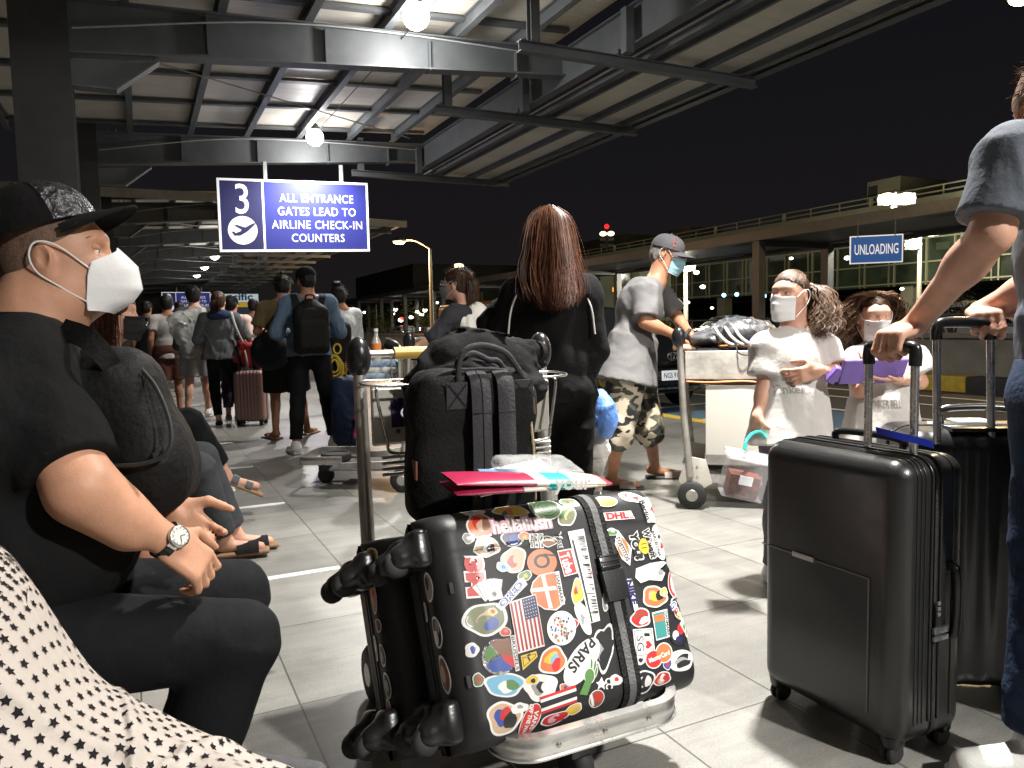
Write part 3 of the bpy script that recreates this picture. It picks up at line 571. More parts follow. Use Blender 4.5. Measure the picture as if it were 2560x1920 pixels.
# parapet roof hut between
t = thing('roof_hut', (60, 70, 0), 'flat pale plant room on the roof above the grey cap', 'hut'); q = ON(1700, 640, 0, 62)
MB().box((64, q.y, 11.2), (5, 5.5, 3.2)).build('walls', BLD, t, bevel=.03); MB().box((64, q.y, 12.85), (5.4, 5.9, .12)).build('roof', MUL, t)
# ---- light masts
SODL = M('sodium_lamp_glass', (1, .66, .34), .3, emit=5); WHL = M('metal_halide_glass', (1, .90, .50), .3, emit=2.2); REDL = M('red_beacon_glass', (1, .02, .03), .3, emit=1.2)
POLE = M('galvanised_pole', (.45, .40, .32), .5, .3)
def street_lamp(px, base_py, top_py, armpx, armpy, D, label, lens=SODL, r=.30, power=0, col=(1, .6, .3)):
    top = W(px, top_py, D); hd = W(armpx, armpy, D); base = V(top.x, top.y, -.15)
    t = thing('street_lamp', base, label, 'street lamp', 'street lamps along the road')
    MB().tube([base, top], [.11, .065], 10).build('pole', POLE, t); MB().tube(bez([top, top.lerp(hd, .5)+V(0, 0, .18), hd], 6), .05, 6).build('arm', POLE, t)
    X = (hd-top).normalized(); MB().sphere(hd, r, 14, 8, sc_=(1, 1, .42)).build('head', GSTEEL, t, smooth=True); MB().sphere(hd-V(0, 0, r*.2), r*.86, 14, 8, sc_=(1, 1, .4)).build('lens', lens, t, smooth=True)
    if power: lamp('street_glow', 'POINT', hd-V(0, 0, .7), power, col, .3)
street_lamp(1075, 880, 622, 998, 601, 34, 'tall street lamp on a pale pole right of the big blue sign', r=.32, power=900)
street_lamp(775, 830, 717, 750, 705, 60, 'thin far lamp post right of the capped man in denim', r=.22, lens=WHL)
street_lamp(940, 830, 760, 934, 742, 85, 'distant orange street lamp low over the walkway roof', r=.5)
street_lamp(2600, 500, 60, 2556, -8, 16, 'bright amber street lamp at the top right corner', r=.28, power=900, col=(1, .7, .35))
def mast(px, py, D, n, label, r=.32, power=0, base=-.15, beacon=False):
    p = W(px, py, D); b = V(p.x, p.y, base); t = thing('floodlight_mast', b, label, 'floodlight mast', 'floodlight masts on the far side')
    MB().tube([b, p+V(0, 0, .3)], [.16, .10], 10).build('pole', POLE, t)
    X = V(RW[0][0], RW[1][0], 0).normalized()
    for k in range(n):
        c = p+X*((k % 2)-.5)*r*2.3*(n > 1)+V(0, 0, -(k//2)*r*1.7)-V(RW[0][2], RW[1][2], 0)*-.2
        R = frame(-Vector((c.x, c.y, 1.2))); MB().box(c, (r*2, r*.7, r*1.3), R).build('floodlight', GSTEEL, t, bevel=.03); MB().box(c-R@V(0, -.0, 0)+R@V(0, r*.38, 0), (r*1.8, .03, r*(1.1 if k < 2 or not beacon else .5)), R).build('lens_frame', POLE, t)
        if k < 2 or not beacon: MB().sphere(c+R@V(0, r*.42, 0), r, 18, 10, R=R, sc_=(1.05, .35, .72)).build('lens', WHL, t, smooth=True)  # lens widened and rounded to stand in for the glare blob
    if beacon: MB().sphere(p+V(0, 0, r*2.2), r*.75, 12, 8).build('beacon', REDL, t, smooth=True)
    if power: lamp('mast_glow', 'POINT', p+V(-1.2, -1.2, -.6), power*.7, (1, .96, .76), .3)
mast(2235, 500, 30, 2, 'bright yellow-white floodlights above the walkway roof beside the small roof hut', .33, 1900, base=4.3)
mast(2300, 580, 43, 3, 'cluster of floodlights in front of the glazed building right of the unloading sign', .42, 2200)
mast(1714, 664, 43, 1, 'single floodlight glowing at the tip of the grey cap brim', .5, 2200)
mast(1148, 668, 70, 1, 'far floodlight shining just above the head of the woman in glasses', .45, 900)
mast(1517, 585, 95, 6, 'tall mast with stacked floodlights and a red beacon on top', .42, 0, beacon=True)
# ---- scattered far lamps
R = random.Random(11); DOTW = M('far_lamp_white', (1, .93, .8), .5, emit=5); DOTB = M('far_lamp_blue', (.25, .8, 1), .5, emit=4); DOTR = M('far_lamp_red', (1, .05, .03), .5, emit=5)
dots = [(989, 774), (982, 784), (1028, 793), (1043, 780), (1046, 784), (1056, 787), (1062, 776), (1093, 757), (1002, 800), (1005, 797), (911, 781), (955, 793), (1012, 829), (1084, 790), (1046, 822), (1015, 852), (917, 846), (1340, 760), (1978, 646), (2118, 645), (1741, 681), (1757, 717), (2064, 706), (2246, 745), (1720, 756), (2255, 722), (1780, 770)]
dk = [DOTW]*9+[DOTR]+[DOTW]*17
for i, (a, b) in enumerate(dots):
    D = 60+R.random()*30 if a < 1200 else (43.5 if b < 690 else 40); p = W(a, b, D); r = (.13+.10*R.random())*(D/60)
    o = MB().sphere(p, r, 10, 6, sc_=(1, 1, .7)).build('far_lamp', dk[i], loc=p, smooth=True)
    tag(o, 'tiny far-off point lamp among the distant lights beyond the road' if a < 1200 else 'small lamp glint along the front of the glazed building', 'lamp', 'tiny far lamps beyond the road' if a < 1200 else 'small lamps along the glazed building')
for a, b in ((1810, 738), (1842, 736), (1911, 740)):
    p = W(a, b, 41); tag(MB().sphere(p, .11, 10, 6).build('indicator_lamp', DOTB, loc=p, smooth=True), 'small blue lamp glowing low in front of the glazed building', 'lamp', 'small blue lamps before the glazed building')
# ================================================================ PEOPLE: one continuous implicit body each, clothes as shells over it
def npv(v): return np.array(v, float)
from mathutils.bvhtree import BVHTree
def stick(mb, obj, d, lift=.0025):
    """press flat lettering onto a garment along d"""
    me = obj.data; L0 = _LOC[obj.name]; T = BVHTree.FromPolygons([v.co+L0 for v in me.vertices], [p.vertices[:] for p in me.polygons]); d = Vector(d).normalized()
    for i, v in enumerate(mb.v):
        h = T.ray_cast(Vector(v)-d*.25, d)
        if h[0] is not None: mb.v[i] = tuple(h[0]-d*lift)
    return mb
class Fig:
    """joints in world metres; K = body scale (1 = 1.70 m adult)"""
    def __init__(s, name, label, base, K=1., vox=.014, skin=None, group=None, cat='person', fat=1.):
        s.root = thing(name, base, label, cat, group); s.K = K; s.vox = vox; s.skin = skin or SKIN_B; s.j = {}; s.S = SDF(); s.fat = fat; s.lf = fat; s.parts = []
    def stand(s, pos, yaw, **ov):
        """skeleton standing at pos, facing yaw (radians from +y, anticlockwise), override joints by local offsets"""
        K = s.K; R = RZ(yaw); P0 = Vector(pos)
        J = dict(head=(0, .02, 1.59), neck=(0, -.015, 1.45), chest=(0, 0, 1.24), waist=(0, 0, 1.05), pelvis=(0, 0, .93),
                 shL=(-.18, -.01, 1.385), shR=(.18, -.01, 1.385), elL=(-.235, -.03, 1.10), elR=(.235, -.03, 1.10), wrL=(-.235, .06, .86), wrR=(.235, .06, .86),
                 hiL=(-.09, 0, .90), hiR=(.09, 0, .90), knL=(-.10, .02, .49), knR=(.10, .02, .49), anL=(-.10, -.02, .08), anR=(.10, -.02, .08), toL=(-.125, .16, .03), toR=(.125, .16, .03))
        J.update({k: v for k, v in ov.items()})
        for k, v in J.items(): s.j[k] = P0+(R@Vector(v))*K
        s.hf = R@Vector(ov.get('look', (0, 1, 0))) if False else R@Vector((0, 1, 0)); s.R = R; s.P0 = P0; return s
    def L(s, x, y, z): return s.P0+(s.R@Vector((x, y, z)))*s.K
    def body(s, legs=True, arms='LR', hands='simple', vox=None, torso=True, handspec=None, disp=None):
        j, K, S, f = s.j, s.K, s.S, s.fat
        side = (j['shR']-j['shL']).normalized(); up = (j['neck']-j['pelvis']).normalized(); fw = up.cross(side).normalized(); s.bfw = fw; s.side = side
        RT = Matrix((side, fw, up)).transposed(); s.RT = RT
        S.cap(j['neck']-up*.05*K, j['head']-up*.03*K, .060*K*f**.5, .052*K, .03)
        if torso:
            S.ell(j['chest'], (.150*K*f, .105*K*f, .19*K), RT, .05); S.ell(j['waist'], (.130*K*f, .098*K*f, .15*K), RT, .05); S.ell(j['pelvis'], (.155*K*f, .115*K*f, .125*K), RT, .05)
            S.cap(j['shL']-up*.01*K, j['shR']-up*.01*K, .058*K, .058*K, .04)
            for q in 'LR': S.cap(j['neck']-up*.02*K, j['sh'+q], .045*K, .052*K, .04)
        for q in 'LR':
            if q in arms:
                S.cap(j['sh'+q], j['el'+q], .054*K*f**.5, .041*K, .02); S.cap(j['el'+q], j['wr'+q], .042*K, .027*K, .015)
                m = j['el'+q].lerp(j['wr'+q], .28); S.ell(m, (.043*K, .043*K, .07*K), (j['wr'+q]-j['el'+q]).to_track_quat('Z', 'Y').to_matrix(), .02)
                if hands: s.hand(q, (handspec or {}).get(q, {}))
            if legs:
                S.cap(j['hi'+q], j['kn'+q], .088*K*s.lf, .056*K, .03); S.cap(j['kn'+q], j['an'+q], .053*K, .035*K, .02)
                m = j['kn'+q].lerp(j['an'+q], .3)-fw*.012*K; S.ell(m, (.052*K, .055*K, .11*K), (j['an'+q]-j['kn'+q]).to_track_quat('Z', 'Y').to_matrix(), .02)
                S.cap(j['an'+q]-(j['to'+q]-j['an'+q])*.16-V(0, 0, .035*K), j['to'+q], .033*K, .025*K, .02)
        return s
    def hand(s, q, spec):
        """spec: dir (pointing of the palm), palm (normal the palm faces), curl 0..1, size, thumb sign"""
        j, K, S = s.j, s.K, s.S; wr = j['wr'+q]; d = Vector(spec.get('dir', (wr-j['el'+q]))).normalized()
        pn = Vector(spec.get('palm', s.side*(1 if q == 'L' else -1))); pn = (pn-d*pn.dot(d)).normalized()
        sd = d.cross(pn).normalized()*(1 if q == 'R' else -1)*spec.get('flip', 1)      # towards the thumb
        z = K*spec.get('size', 1.); curl = spec.get('curl', .35); c = wr+d*.045*z
        R = Matrix((sd, d, pn)).transposed()
        S.cap(wr-d*.01*z, wr+d*.02*z, .025*z, .024*z, .012)
        S.box(c, (.040*z, .048*z, .0135*z), R, .013*z, .012)
        spread = spec.get('spread', .06)
        lens = (.092, .100, .094, .074)
        cs = spec.get('curls', (curl,)*4)
        for k in range(4):
            off = (.029-.0195*k)*z; a = c+d*.040*z+sd*off*1.02; ln = lens[k]*z; ang = 0; p = a; seg = (.45, .32, .23); r = (.0098, .0092, .0085, .0072); dd = (d+sd*spread*(1.5-k)).normalized()
            for t in range(3):
                ang += cs[k]*(1.0, 1.25, .85)[t]; v = dd*math.cos(ang)+pn*math.sin(ang); n = p+v*ln*seg[t]; S.cap(p, n, r[t]*z, r[t+1]*z, .004); p = n
        tb = c-d*.022*z+sd*.030*z; tc_ = spec.get('thumb', .5); v1 = (sd*.75+d*.55+pn*.35*tc_*2).normalized(); n1 = tb+v1*.042*z; v2 = (sd*(.35-.4*tc_)+d*.85+pn*.5*tc_).normalized(); n2 = n1+v2*.034*z; n3 = n2+(v2+pn*.1).normalized()*.024*z
        S.cap(tb, n1, .0155*z, .0118*z, .010); S.cap(n1, n2, .0115*z, .0102*z, .004); S.cap(n2, n3, .0100*z, .0080*z, .003)
    def head(s, fwd, up=(0, 0, 1), face=True, k=1., eyes=True, squint=.0, ear=True):
        f = Vector(fwd).normalized(); s.HF = R = frame(f, up); s.HS = K = s.K*k; S = s.S; c = s.j['head']; s.hc = c
        P = lambda x, y, z: c+R@(V(x, y, z)*K); s.HP = P
        S.ell(P(0, -.012, .030), (.074*K, .094*K, .088*K), R, .02); S.ell(P(0, .018, -.018), (.064*K, .076*K, .090*K), R, .03)
        S.ell(P(0, .042, -.078), (.042*K, .040*K, .034*K), R, .035); S.ell(P(0, -.01, -.055), (.057*K, .062*K, .050*K), R, .03)
        S.cap(P(0, -.025, -.06), s.j['neck'], .050*K, .056*K, .03)
        if face:
            S.cap(P(0, .079, .020), P(0, .103, -.022), .009*K, .012*K, .010); S.ell(P(0, .100, -.027), (.017*K, .014*K, .010*K), R, .006)
            S.ell(P(-.030, .071, -.022), (.022*K, .016*K, .020*K), R, .02); S.ell(P(.030, .071, -.022), (.022*K, .016*K, .020*K), R, .02)
            S.ell(P(0, .076, .040), (.046*K, .013*K, .012*K), R, .02)
            for x in (-.031, .031): S.ell(P(x, .090, .013), (.017*K, .013*K, .009*K), R, .012, -1)
            S.ell(P(0, .088, -.052), (.023*K, .010*K, .0055*K), R, .006); S.ell(P(0, .086, -.062), (.019*K, .010*K, .006*K), R, .006); S.ell(P(0, .078, -.090), (.018*K, .015*K, .014*K), R, .015)
        if ear:
            for x in (-1, 1):
                Re = R@Matrix.Rotation(x*-.35, 3, 'Z'); S.ell(P(x*.077, -.008, -.005), (.009*K, .020*K, .033*K), Re, .006); S.ell(P(x*.083, -.006, .002), (.006*K, .011*K, .019*K), Re, .004, -1); S.ell(P(x*.075, -.002, -.030), (.008*K, .010*K, .012*K), R, .006)
        s.eyes = eyes and face; s.squint = squint; return s
    def finish(s, vox=None, disp=None, brow=True, browmat=None, **k):
        o = s.S.build('body', s.skin, s.root, vox or s.vox, disp=disp, **k); s.bodyo = o
        if getattr(s, 'eyes', False):
            K = s.HS; R = s.HF
            for x in (-.031, .031):
                MB().sphere(s.HP(x, .0695, .0128), .0120*K, 12, 8).build('eye', EYEW, s.root, smooth=True); MB().sphere(s.HP(x, .0752, .0125), .0068*K, 10, 6).build('iris', EYEB, s.root, smooth=True)
            L = SDF()
            for x in (-.031, .031):
                L.ell(s.HP(x, .0725, .0212), (.017*K, .0115*K, (.0062+s.squint*.0045)*K), R, .003); L.ell(s.HP(x, .072, .0035), (.016*K, .010*K, (.0050+s.squint*.002)*K), R, .003)
            L.build('eyelids', s.skin, s.root, .0028)
            if brow:
                m = MB()
                for x in (-1, 1):
                    for i in range(26):
                        u = i/25; a = s.HP(x*(.014+.034*u), .0885-.022*u*u, .036+.007*math.sin(u*2.6)); m.tube([a, a+R@V(x*.008*K, .0005, (.0035-.005*u)*K)], [.0011*K, .0004*K], 3)
                m.build('eyebrows', browmat or HAIR_BLK, s.root)
        return s.root
    # ------------------------------------------------ hair & headwear on the head frame
    def hair(s, mat, back=-.05, thick=.014, vox=None, line=.045, extra=None, name='hair', disp=.004, nape=-.075, lo=0):
        K, R, P = s.HS, s.HF, s.HP; H = SDF()
        H.ell(P(0, -.016, .036), ((.076+thick)*K, (.096+thick)*K, (.090+thick)*K), R, .02); H.ell(P(0, -.045, -.02), ((.066+thick*.6)*K, (.060+thick*.6)*K, .075*K), R, .03)
        if extra: extra(H, P, R, K)
        H.ell(P(0, .085, -.035), (.085*K, .075*K, line*2*K), R, .01, -1)
        H.cut(P(0, 0, nape), R@V(0, .5, -1))
        for x in (-1, 1): H.ell(P(x*.09, .0, -.02), (.03*K, .028*K, .040*K), R, .01, -1)
        return H.build(name, mat, s.root, vox or min(s.vox, .010), disp=lambda p: disp*wnoise(p, 95, 3, 2, (1, 1, .35)))
    def strands(s, mat, n, name='hair_strands', rmin=.0, zlo=.02, length=.03, r=.0009, fwd_lim=.03, gravity=.4, jit=.5, base=1.03):
        K, R, P = s.HS, s.HF, s.HP; RD = random.Random(len(s.root.name)+n); m = MB(); L = []
        while len(L) < n:
            v = V(RD.gauss(0, 1), RD.gauss(0, 1), RD.gauss(0, 1)).normalized()
            if v.z < zlo or (v.y > .3 and v.z < .55): continue
            a = V(v.x*.088*base, v.y*.108*base-.016, v.z*.103*base+.036); d = (v*(1-gravity)+V(RD.gauss(0, jit), RD.gauss(0, jit)-.3, RD.gauss(0, jit)-gravity)*.6).normalized(); l = length*RD.uniform(.5, 1.3)
            L.append([P(*a), P(*(a+d*l*.5)), P(*(a+d*l+V(0, 0, -l*.2)))])
        return m.strands(L, r*K, r*.3*K).build(name, mat, s.root)
    def cap(s, mat, brim=None, brimlen=.075, curve=.02, tilt=0., front=None, k=1., back=False, logo=None, sh=(0, -.012, .030), flat=0.):
        K, R, P = s.HS*k, s.HF, s.HP; R2 = R@Matrix.Rotation(tilt, 3, 'X'); c0 = P(*sh); Q = lambda x, y, z: c0+R2@(V(x, y, z)*K)
        def dome(u, v):
            a = 2*PI*u; t = v*PI/2; r = math.cos(t)**.82 if t < PI/2 else 0; h = math.sin(t)**.9
            seam = 1+.008*math.cos(6*a); yy = math.sin(a); ext = .116 if yy > 0 else .110
            return Q(math.cos(a)*.092*r*seam, yy*ext*r*seam, .004+h*.098)
        m = MB(); m.grid(dome, 48, 12, True); o = m.build('cap_crown', mat, s.root, smooth=True); s.capo = o
        if front:
            m = MB(); m.grid(lambda u, v: Q(*[q*1.012 for q in (math.cos(.17*PI+u*.66*PI)*.092*math.cos(v*1.2)**.82, math.sin(.17*PI+u*.66*PI)*.116*math.cos(v*1.2)**.82, .004+math.sin(v*1.2)**.9*.098)]), 24, 14); m.build('cap_front', front, s.root, smooth=True)
        MB().sphere(Q(0, 0, .103), .007*K, 8, 6).build('cap_button', mat, s.root, smooth=True)
        sg = -1 if back else 1
        def br(u, v, dz=0):
            a = (u-.5)*2; w_ = .088*math.sqrt(max(0, 1-(abs(a)**2.6)*.02)); x = a*.080; y0 = .116*math.sqrt(max(.02, 1-(x/.094)**2)); prof = (1-abs(a)**2.5)**.5 if abs(a) < 1 else 0
            y = y0+brimlen*prof*v; return Q(x, sg*y, .010-curve*(a*a)-.012*v+dz-(.006 if v > .9 else 0)*0)
        m = MB(); m.grid(lambda u, v: br(u, v), 24, 8); m.grid(lambda u, v: br(u, v, -.005), 24, 8)
        e = [br(i/40, 1, -.0025) for i in range(41)]; m.tube(e, .0033*K, 6); m.build('cap_brim', brim or mat, s.root, smooth=True); return s
    def mask(s, mat, kind='surgical', loops=True, loopmat=None):
        K, R, P = s.HS, s.HF, s.HP; lm = loopmat or mat
        if kind == 'kn95':
            # two panels folded along the middle ridge
            prof = [(.020, .108, .008), (.002, .124, 0), (-.020, .142, -.002), (-.066, .146, 0), (-.092, .124, 0), (-.112, .088, .0)]
            edge = [(-.012, .072), (-.022, .068), (-.038, .063), (-.060, .060), (-.085, .056), (-.104, .056)]
            def f(u, v):
                sgn = -1 if u < .5 else 1; a = abs(u-.5)*2; i = v*5; k = min(4, int(i)); t = i-k
                pz = prof[k][0]*(1-t)+prof[k+1][0]*t; py = prof[k][1]*(1-t)+prof[k+1][1]*t; ez = edge[k][0]*(1-t)+edge[k+1][0]*t; ey = edge[k][1]*(1-t)+edge[k+1][1]*t
                x = (.057+.006*getattr(s, 'jaw', 0))*a**.85; y = py*(1-a)+ey*a+.010*math.sin(PI*a); z = pz*(1-a)+ez*a
                if k <= 4: y += .004*math.sin(a*PI*2)*(1-v)
                return P(sgn*x, y, z)
            mm = MB(); mm.grid(f, 33, 26); o = mm.build('face_mask', mat, s.root, smooth=False, thick=-.0012)
            e = MB(); e.tube([f(i/60, 0) for i in range(61)], .0016, 5); e.tube([f(i/60, 1) for i in range(61)], .0016, 5); e.tube([f(0, i/30) for i in range(31)], .0014, 5); e.tube([f(1, i/30) for i in range(31)], .0014, 5)
            e.tube([f(.5, i/30)+R@V(0, .001, 0) for i in range(31)], .0012, 5); e.build('mask_seam', mat, o)
            att = [(.060, .066, -.022), (.062, .056, -.088)]
        else:
            def f(u, v):
                a = (u-.5)*2; th = a*1.15; z = -.006-.103*v; fullness = math.sin(PI*min(1, v*.9+.08))**.5
                bul = .034*max(.72*(1-max(0, v-.6)), fullness)*math.exp(-(a/.50)**2)
                x = math.sin(th)*.072*(1-.10*v); y = .022+math.cos(th)*(.080+bul)*(1-.12*max(0, v-.7)/.3); pl = .0014*math.sin(v*22)*(1-a*a)
                if v < .12: y += .004
                return P(x, y+pl, z-.012*(1-abs(a))*(v > .9)+(.010*math.exp(-(a/.25)**2))*(1-v))
            mm = MB(); mm.grid(f, 31, 22); o = mm.build('face_mask', mat, s.root, smooth=True, thick=-.0012)
            e = MB(); e.tube([f(i/40, 0) for i in range(41)], .0015, 5); e.tube([f(i/40, 1) for i in range(41)], .0015, 5); e.build('mask_edge', lm, o)
            att = [(.070, .050, -.004), (.064, .050, -.098)]
        if loops:
            for x in (-1, 1):
                m = MB(); a = att[0]; b = att[1]; m.tube(bez([P(x*a[0], a[1], a[2]), P(x*.080, .020, .022), P(x*.086, -.014, .030), P(x*.088, -.028, .006), P(x*.084, -.020, -.026), P(x*.082, .01, -.052), P(x*b[0], b[1], b[2])], 5), .0018*K, 6); m.build('ear_loop', lm, s.root)
        return s
    # ------------------------------------------------ clothes
    def shirt(s, mat, sleeve=.55, loose=.022, length=.10, name='shirt', vox=None, fold=.006, seed=1, neck=.075, flare=.03, extra=None, arms='LR', slr=None, tight_waist=False, collar=False, scale=22, cuff=None, cutneck=True):
        j, K, S, f = s.j, s.K, SDF(), s.fat; L = loose; RT = s.RT; up = (j['neck']-j['pelvis']).normalized(); side, fw = s.side, s.bfw
        S.ell(j['chest'], ((.150*f)*K+L, (.105*f)*K+L, .20*K), RT, .05); S.ell(j['waist'], (.132*K*f+L, .100*K*f+L, .17*K), RT, .05)
        S.cap(j['shL']-up*.015*K, j['shR']-up*.015*K, .056*K+L*.15, k=.04)
        for q in 'LR': S.cap(j['neck']-up*.035*K, j['sh'+q], .048*K+L*.15, .055*K+L*.3, .04)
        hem = j['pelvis']-up*length*K; a = j['waist']+up*.04*K
        S.cone(a, hem, .100*K*f+L, .115*K*f+L+flare, .04, sx=1.32, X=side)
        for q in 'LR':
            if q not in arms: continue
            r0 = .060*K*f**.5+L*.25; r1 = slr or (.052*K+L*.7)
            if sleeve <= 1: e = j['sh'+q].lerp(j['el'+q], sleeve*1.0); S.cone(j['sh'+q], e, r0, r1+(1-sleeve)*.008, .03)
            else:
                S.cap(j['sh'+q], j['el'+q], r0, .048*K+L*.5, .03); e = j['el'+q].lerp(j['wr'+q], sleeve-1); S.cone(j['el'+q], e, .047*K+L*.5, (cuff or .032*K+L*.35), .02)
        if extra: extra(S)
        if cutneck: S.ell(j['neck']+up*.035*K+fw*.012*K, (.066*K, .070*K, .05*K), RT, .01, -1)
        d = lambda p: -fold*(np.maximum(0, wnoise(p, scale, seed, 3, (1, 1, .45)))**1.3)*1.2+fold*.13*wnoise(p, scale*2.2, seed+5, 2)
        o = S.build(name, mat, s.root, vox or s.vox, disp=d); s.shirto = o
        if collar:
            m = MB(); c = j['neck']+up*.01*K; m.tube([c+(side*math.cos(a)*.066+fw*(math.sin(a)*.066+.008)-up*.022*math.sin(a))*K for a in [2*PI*i/24 for i in range(24)]], .007*K, 6, close=True); m.build('collar', mat, o)
        return o
    def pants(s, mat, to=.95, loose=.012, name='trousers', vox=None, fold=.004, seed=2, hemr=None, top=.06, legs='LR', scale=26, extra=None):
        j, K, S, f = s.j, s.K, SDF(), s.fat; up = (j['neck']-j['pelvis']).normalized(); L = loose
        S.ell(j['pelvis'], (.158*K*f+L, .118*K*f+L, .13*K), s.RT, .05); S.cone(j['pelvis'], j['pelvis']+up*top*K*1.4, .118*K*f+L, .105*K*f+L, .04, 1.25, s.side)
        for q in legs:
            kn = j['kn'+q]
            if to <= .5: e = j['hi'+q].lerp(kn, to*2); S.cone(j['hi'+q], e, .094*K*f+L, hemr or (.075*K+L), .04)
            else:
                S.cap(j['hi'+q], kn, .092*K*s.lf+L, .060*K+L, .04); e = kn.lerp(j['an'+q], (to-.5)*2); S.cone(kn, e, .058*K+L, hemr or (.046*K+L), .03); mm_ = kn.lerp(j['an'+q], .3)-s.bfw*.012*K
                if to > .7: S.ell(mm_, (.054*K+L, .058*K+L, .12*K), (j['an'+q]-kn).to_track_quat('Z', 'Y').to_matrix(), .03)
        if extra: extra(S)
        d = lambda p: -fold*(np.maximum(0, wnoise(p, scale, seed, 3, (1, 1, .8)))**1.3)+fold*.15*wnoise(p, scale*2, seed+3, 2)
        return S.build(name, mat, s.root, vox or s.vox, disp=d)
    def shoes(s, mat, sole=None, kind='sneaker', vox=None, which='LR'):
        j, K = s.j, s.K
        for q in which:
            a, t = j['an'+q], j['to'+q]; d = (t-a); d.z = 0; L = d.length; d.normalize(); sd = d.cross(V(0, 0, 1)); R = Matrix((sd, d, V(0, 0, 1))).transposed(); z0 = min(a.z-.08*K, t.z-.03*K); h0 = V(a.x, a.y, z0)-d*.06*K; tip = V(t.x, t.y, z0)+d*.035*K; mid = h0.lerp(tip, .5); ln = (tip-h0).length
            if kind in ('sneaker', 'flat'):
                S = SDF(); S.cap(h0+d*.035*K+V(0, 0, .048*K), tip-d*.035*K+V(0, 0, .035*K), .046*K, .036*K, .02)
                if kind == 'sneaker': S.cap(h0+d*.045*K+V(0, 0, .055*K), h0+d*.055*K+V(0, 0, .085*K), .047*K, .048*K, .02)
                S.cut(mid+V(0, 0, .012*K), (0, 0, -1)); o = S.build('shoe', mat, s.root, vox or min(s.vox, .010))
                m = SDF(); m.box(mid+V(0, 0, .013*K), (.043*K, ln/2, .013*K), R, .012*K); m.build('sole', sole or WHITE, o, .008)
            else:
                m = SDF(); m.box(mid+V(0, 0, .010*K), (.045*K, ln/2+.01, .012*K), R, .010*K, 0); o = m.build('sandal', sole or mat, s.root, .007)
                w_ = MB()
                for u in ((.35, .05) if kind == 'slide' else (.30, .03), (.55, .05)) if kind != 'flip' else (): 
                    c = tip-d*(ln*u[0]-.02); w_.grid(lambda uu, vv: c+d*((vv-.5)*u[1]*K*1.1)+sd*math.cos(uu*PI)*.048*K+V(0, 0, .012*K+math.sin(uu*PI)*.052*K), 12, 4)
                if kind == 'flip':
                    c = tip-d*.05*K; w_.tube(bez([c+V(0, 0, .03*K), c-d*.04*K+sd*.03*K+V(0, 0, .05*K), c-d*.10*K+sd*.045*K+V(0, 0, .02*K)], 4), .005, 5); w_.tube(bez([c+V(0, 0, .03*K), c-d*.04*K-sd*.03*K+V(0, 0, .05*K), c-d*.10*K-sd*.045*K+V(0, 0, .02*K)], 4), .005, 5)
                w_.build('strap', mat, o, smooth=True)
def hairfall(root, mat, guides, n, spread, r=.0011, seed=1, name='hair', wav=.0, freq=20, parent=None, clump=0):
    """long hair: strands that follow guide polylines (lists of points), thrown about each guide"""
    R = random.Random(seed); L = []
    for k in range(n):
        g = R.choice(guides); g2 = R.choice(guides); t = R.random()**2*.5; off = V(R.gauss(0, 1), R.gauss(0, 1), R.gauss(0, .4)); ph = R.uniform(0, 6.28); N = len(g); ln = []; endf = R.uniform(.82, 1.03); fz = R.gauss(0, 1); ax = V(R.gauss(0, 1), R.gauss(0, 1), 0)
        for i in range(N):
            u = i/(N-1); x = min(N-1.001, i*endf); a = int(x); fr = x-a; p = g[a].lerp(g[a+1], fr); p2 = g2[a].lerp(g2[a+1], fr) if len(g2) == N else p; p = p.lerp(p2, t)
            sp = spread[0]+(spread[1]-spread[0])*u; p = p+off*sp+V(math.sin(ph+u*freq), math.cos(ph*1.3+u*freq), 0)*wav*u+ax*(.004*fz*u*u); ln.append(p)
        L.append(ln)
    return MB().strands(L, r, r*.35).build(name, mat, root)
# ================================================================ PEOPLE
TEEBLK = fabric('black_tee', (.0055, .0055, .006), .88, (50, .35), var=(8, .2)); JEANBLK = fabric('black_trousers', (.0052, .0052, .0065), .8, (55, .2))
GREYTEE = fabric('grey_cotton', (.17, .165, .165), .9, (60, .2)); LGREYTEE = fabric('slate_tee', (.115, .13, .155), .85, (60, .25)); WHTEE = fabric('white_cotton', (.62, .59, .55), .9, (60, .2), var=(10, .04))
DENIM = fabric('denim_blue', (.11, .165, .235), .85, (70, .3), var=(7, .35)); NAVYJ = fabric('navy_jeans', (.014, .026, .055), .85, (70, .4), var=(6, .45)); OLIVE = fabric('olive_tee', (.16, .115, .055), .9); PINKTEE = fabric('pale_pink_tee', (.62, .46, .42), .9)
GREYJK = fabric('grey_jacket', (.10, .105, .11), .85, (60, .3)); MASKW = fabric('mask_white', (.74, .74, .74), .8, (90, .06), var=(5, .02)); MASKB = fabric('mask_blue', (.30, .52, .60), .8, (80, .15), var=(5, .03)); MASKK = fabric('mask_black', (.012, .012, .012), .8)
MASKG = fabric('mask_grey', (.30, .29, .29), .8); DKSHORT = fabric('black_shorts', (.012, .012, .012), .85); MAROON = fabric('maroon_shorts', (.09, .035, .025), .85); GREYJEAN = fabric('dark_grey_jeans', (.035, .038, .042), .85, (60, .3))
COPPER = M('copper_blouse', (.30, .11, .03), .45, bump=(30, .3), var=(20, .3))
QG = 'people queueing under the canopy'
def P3(px, py, D): return W(px, py, D)
def pk(mat_, root, c, R, sx, sy, sz, name='backpack'): pass
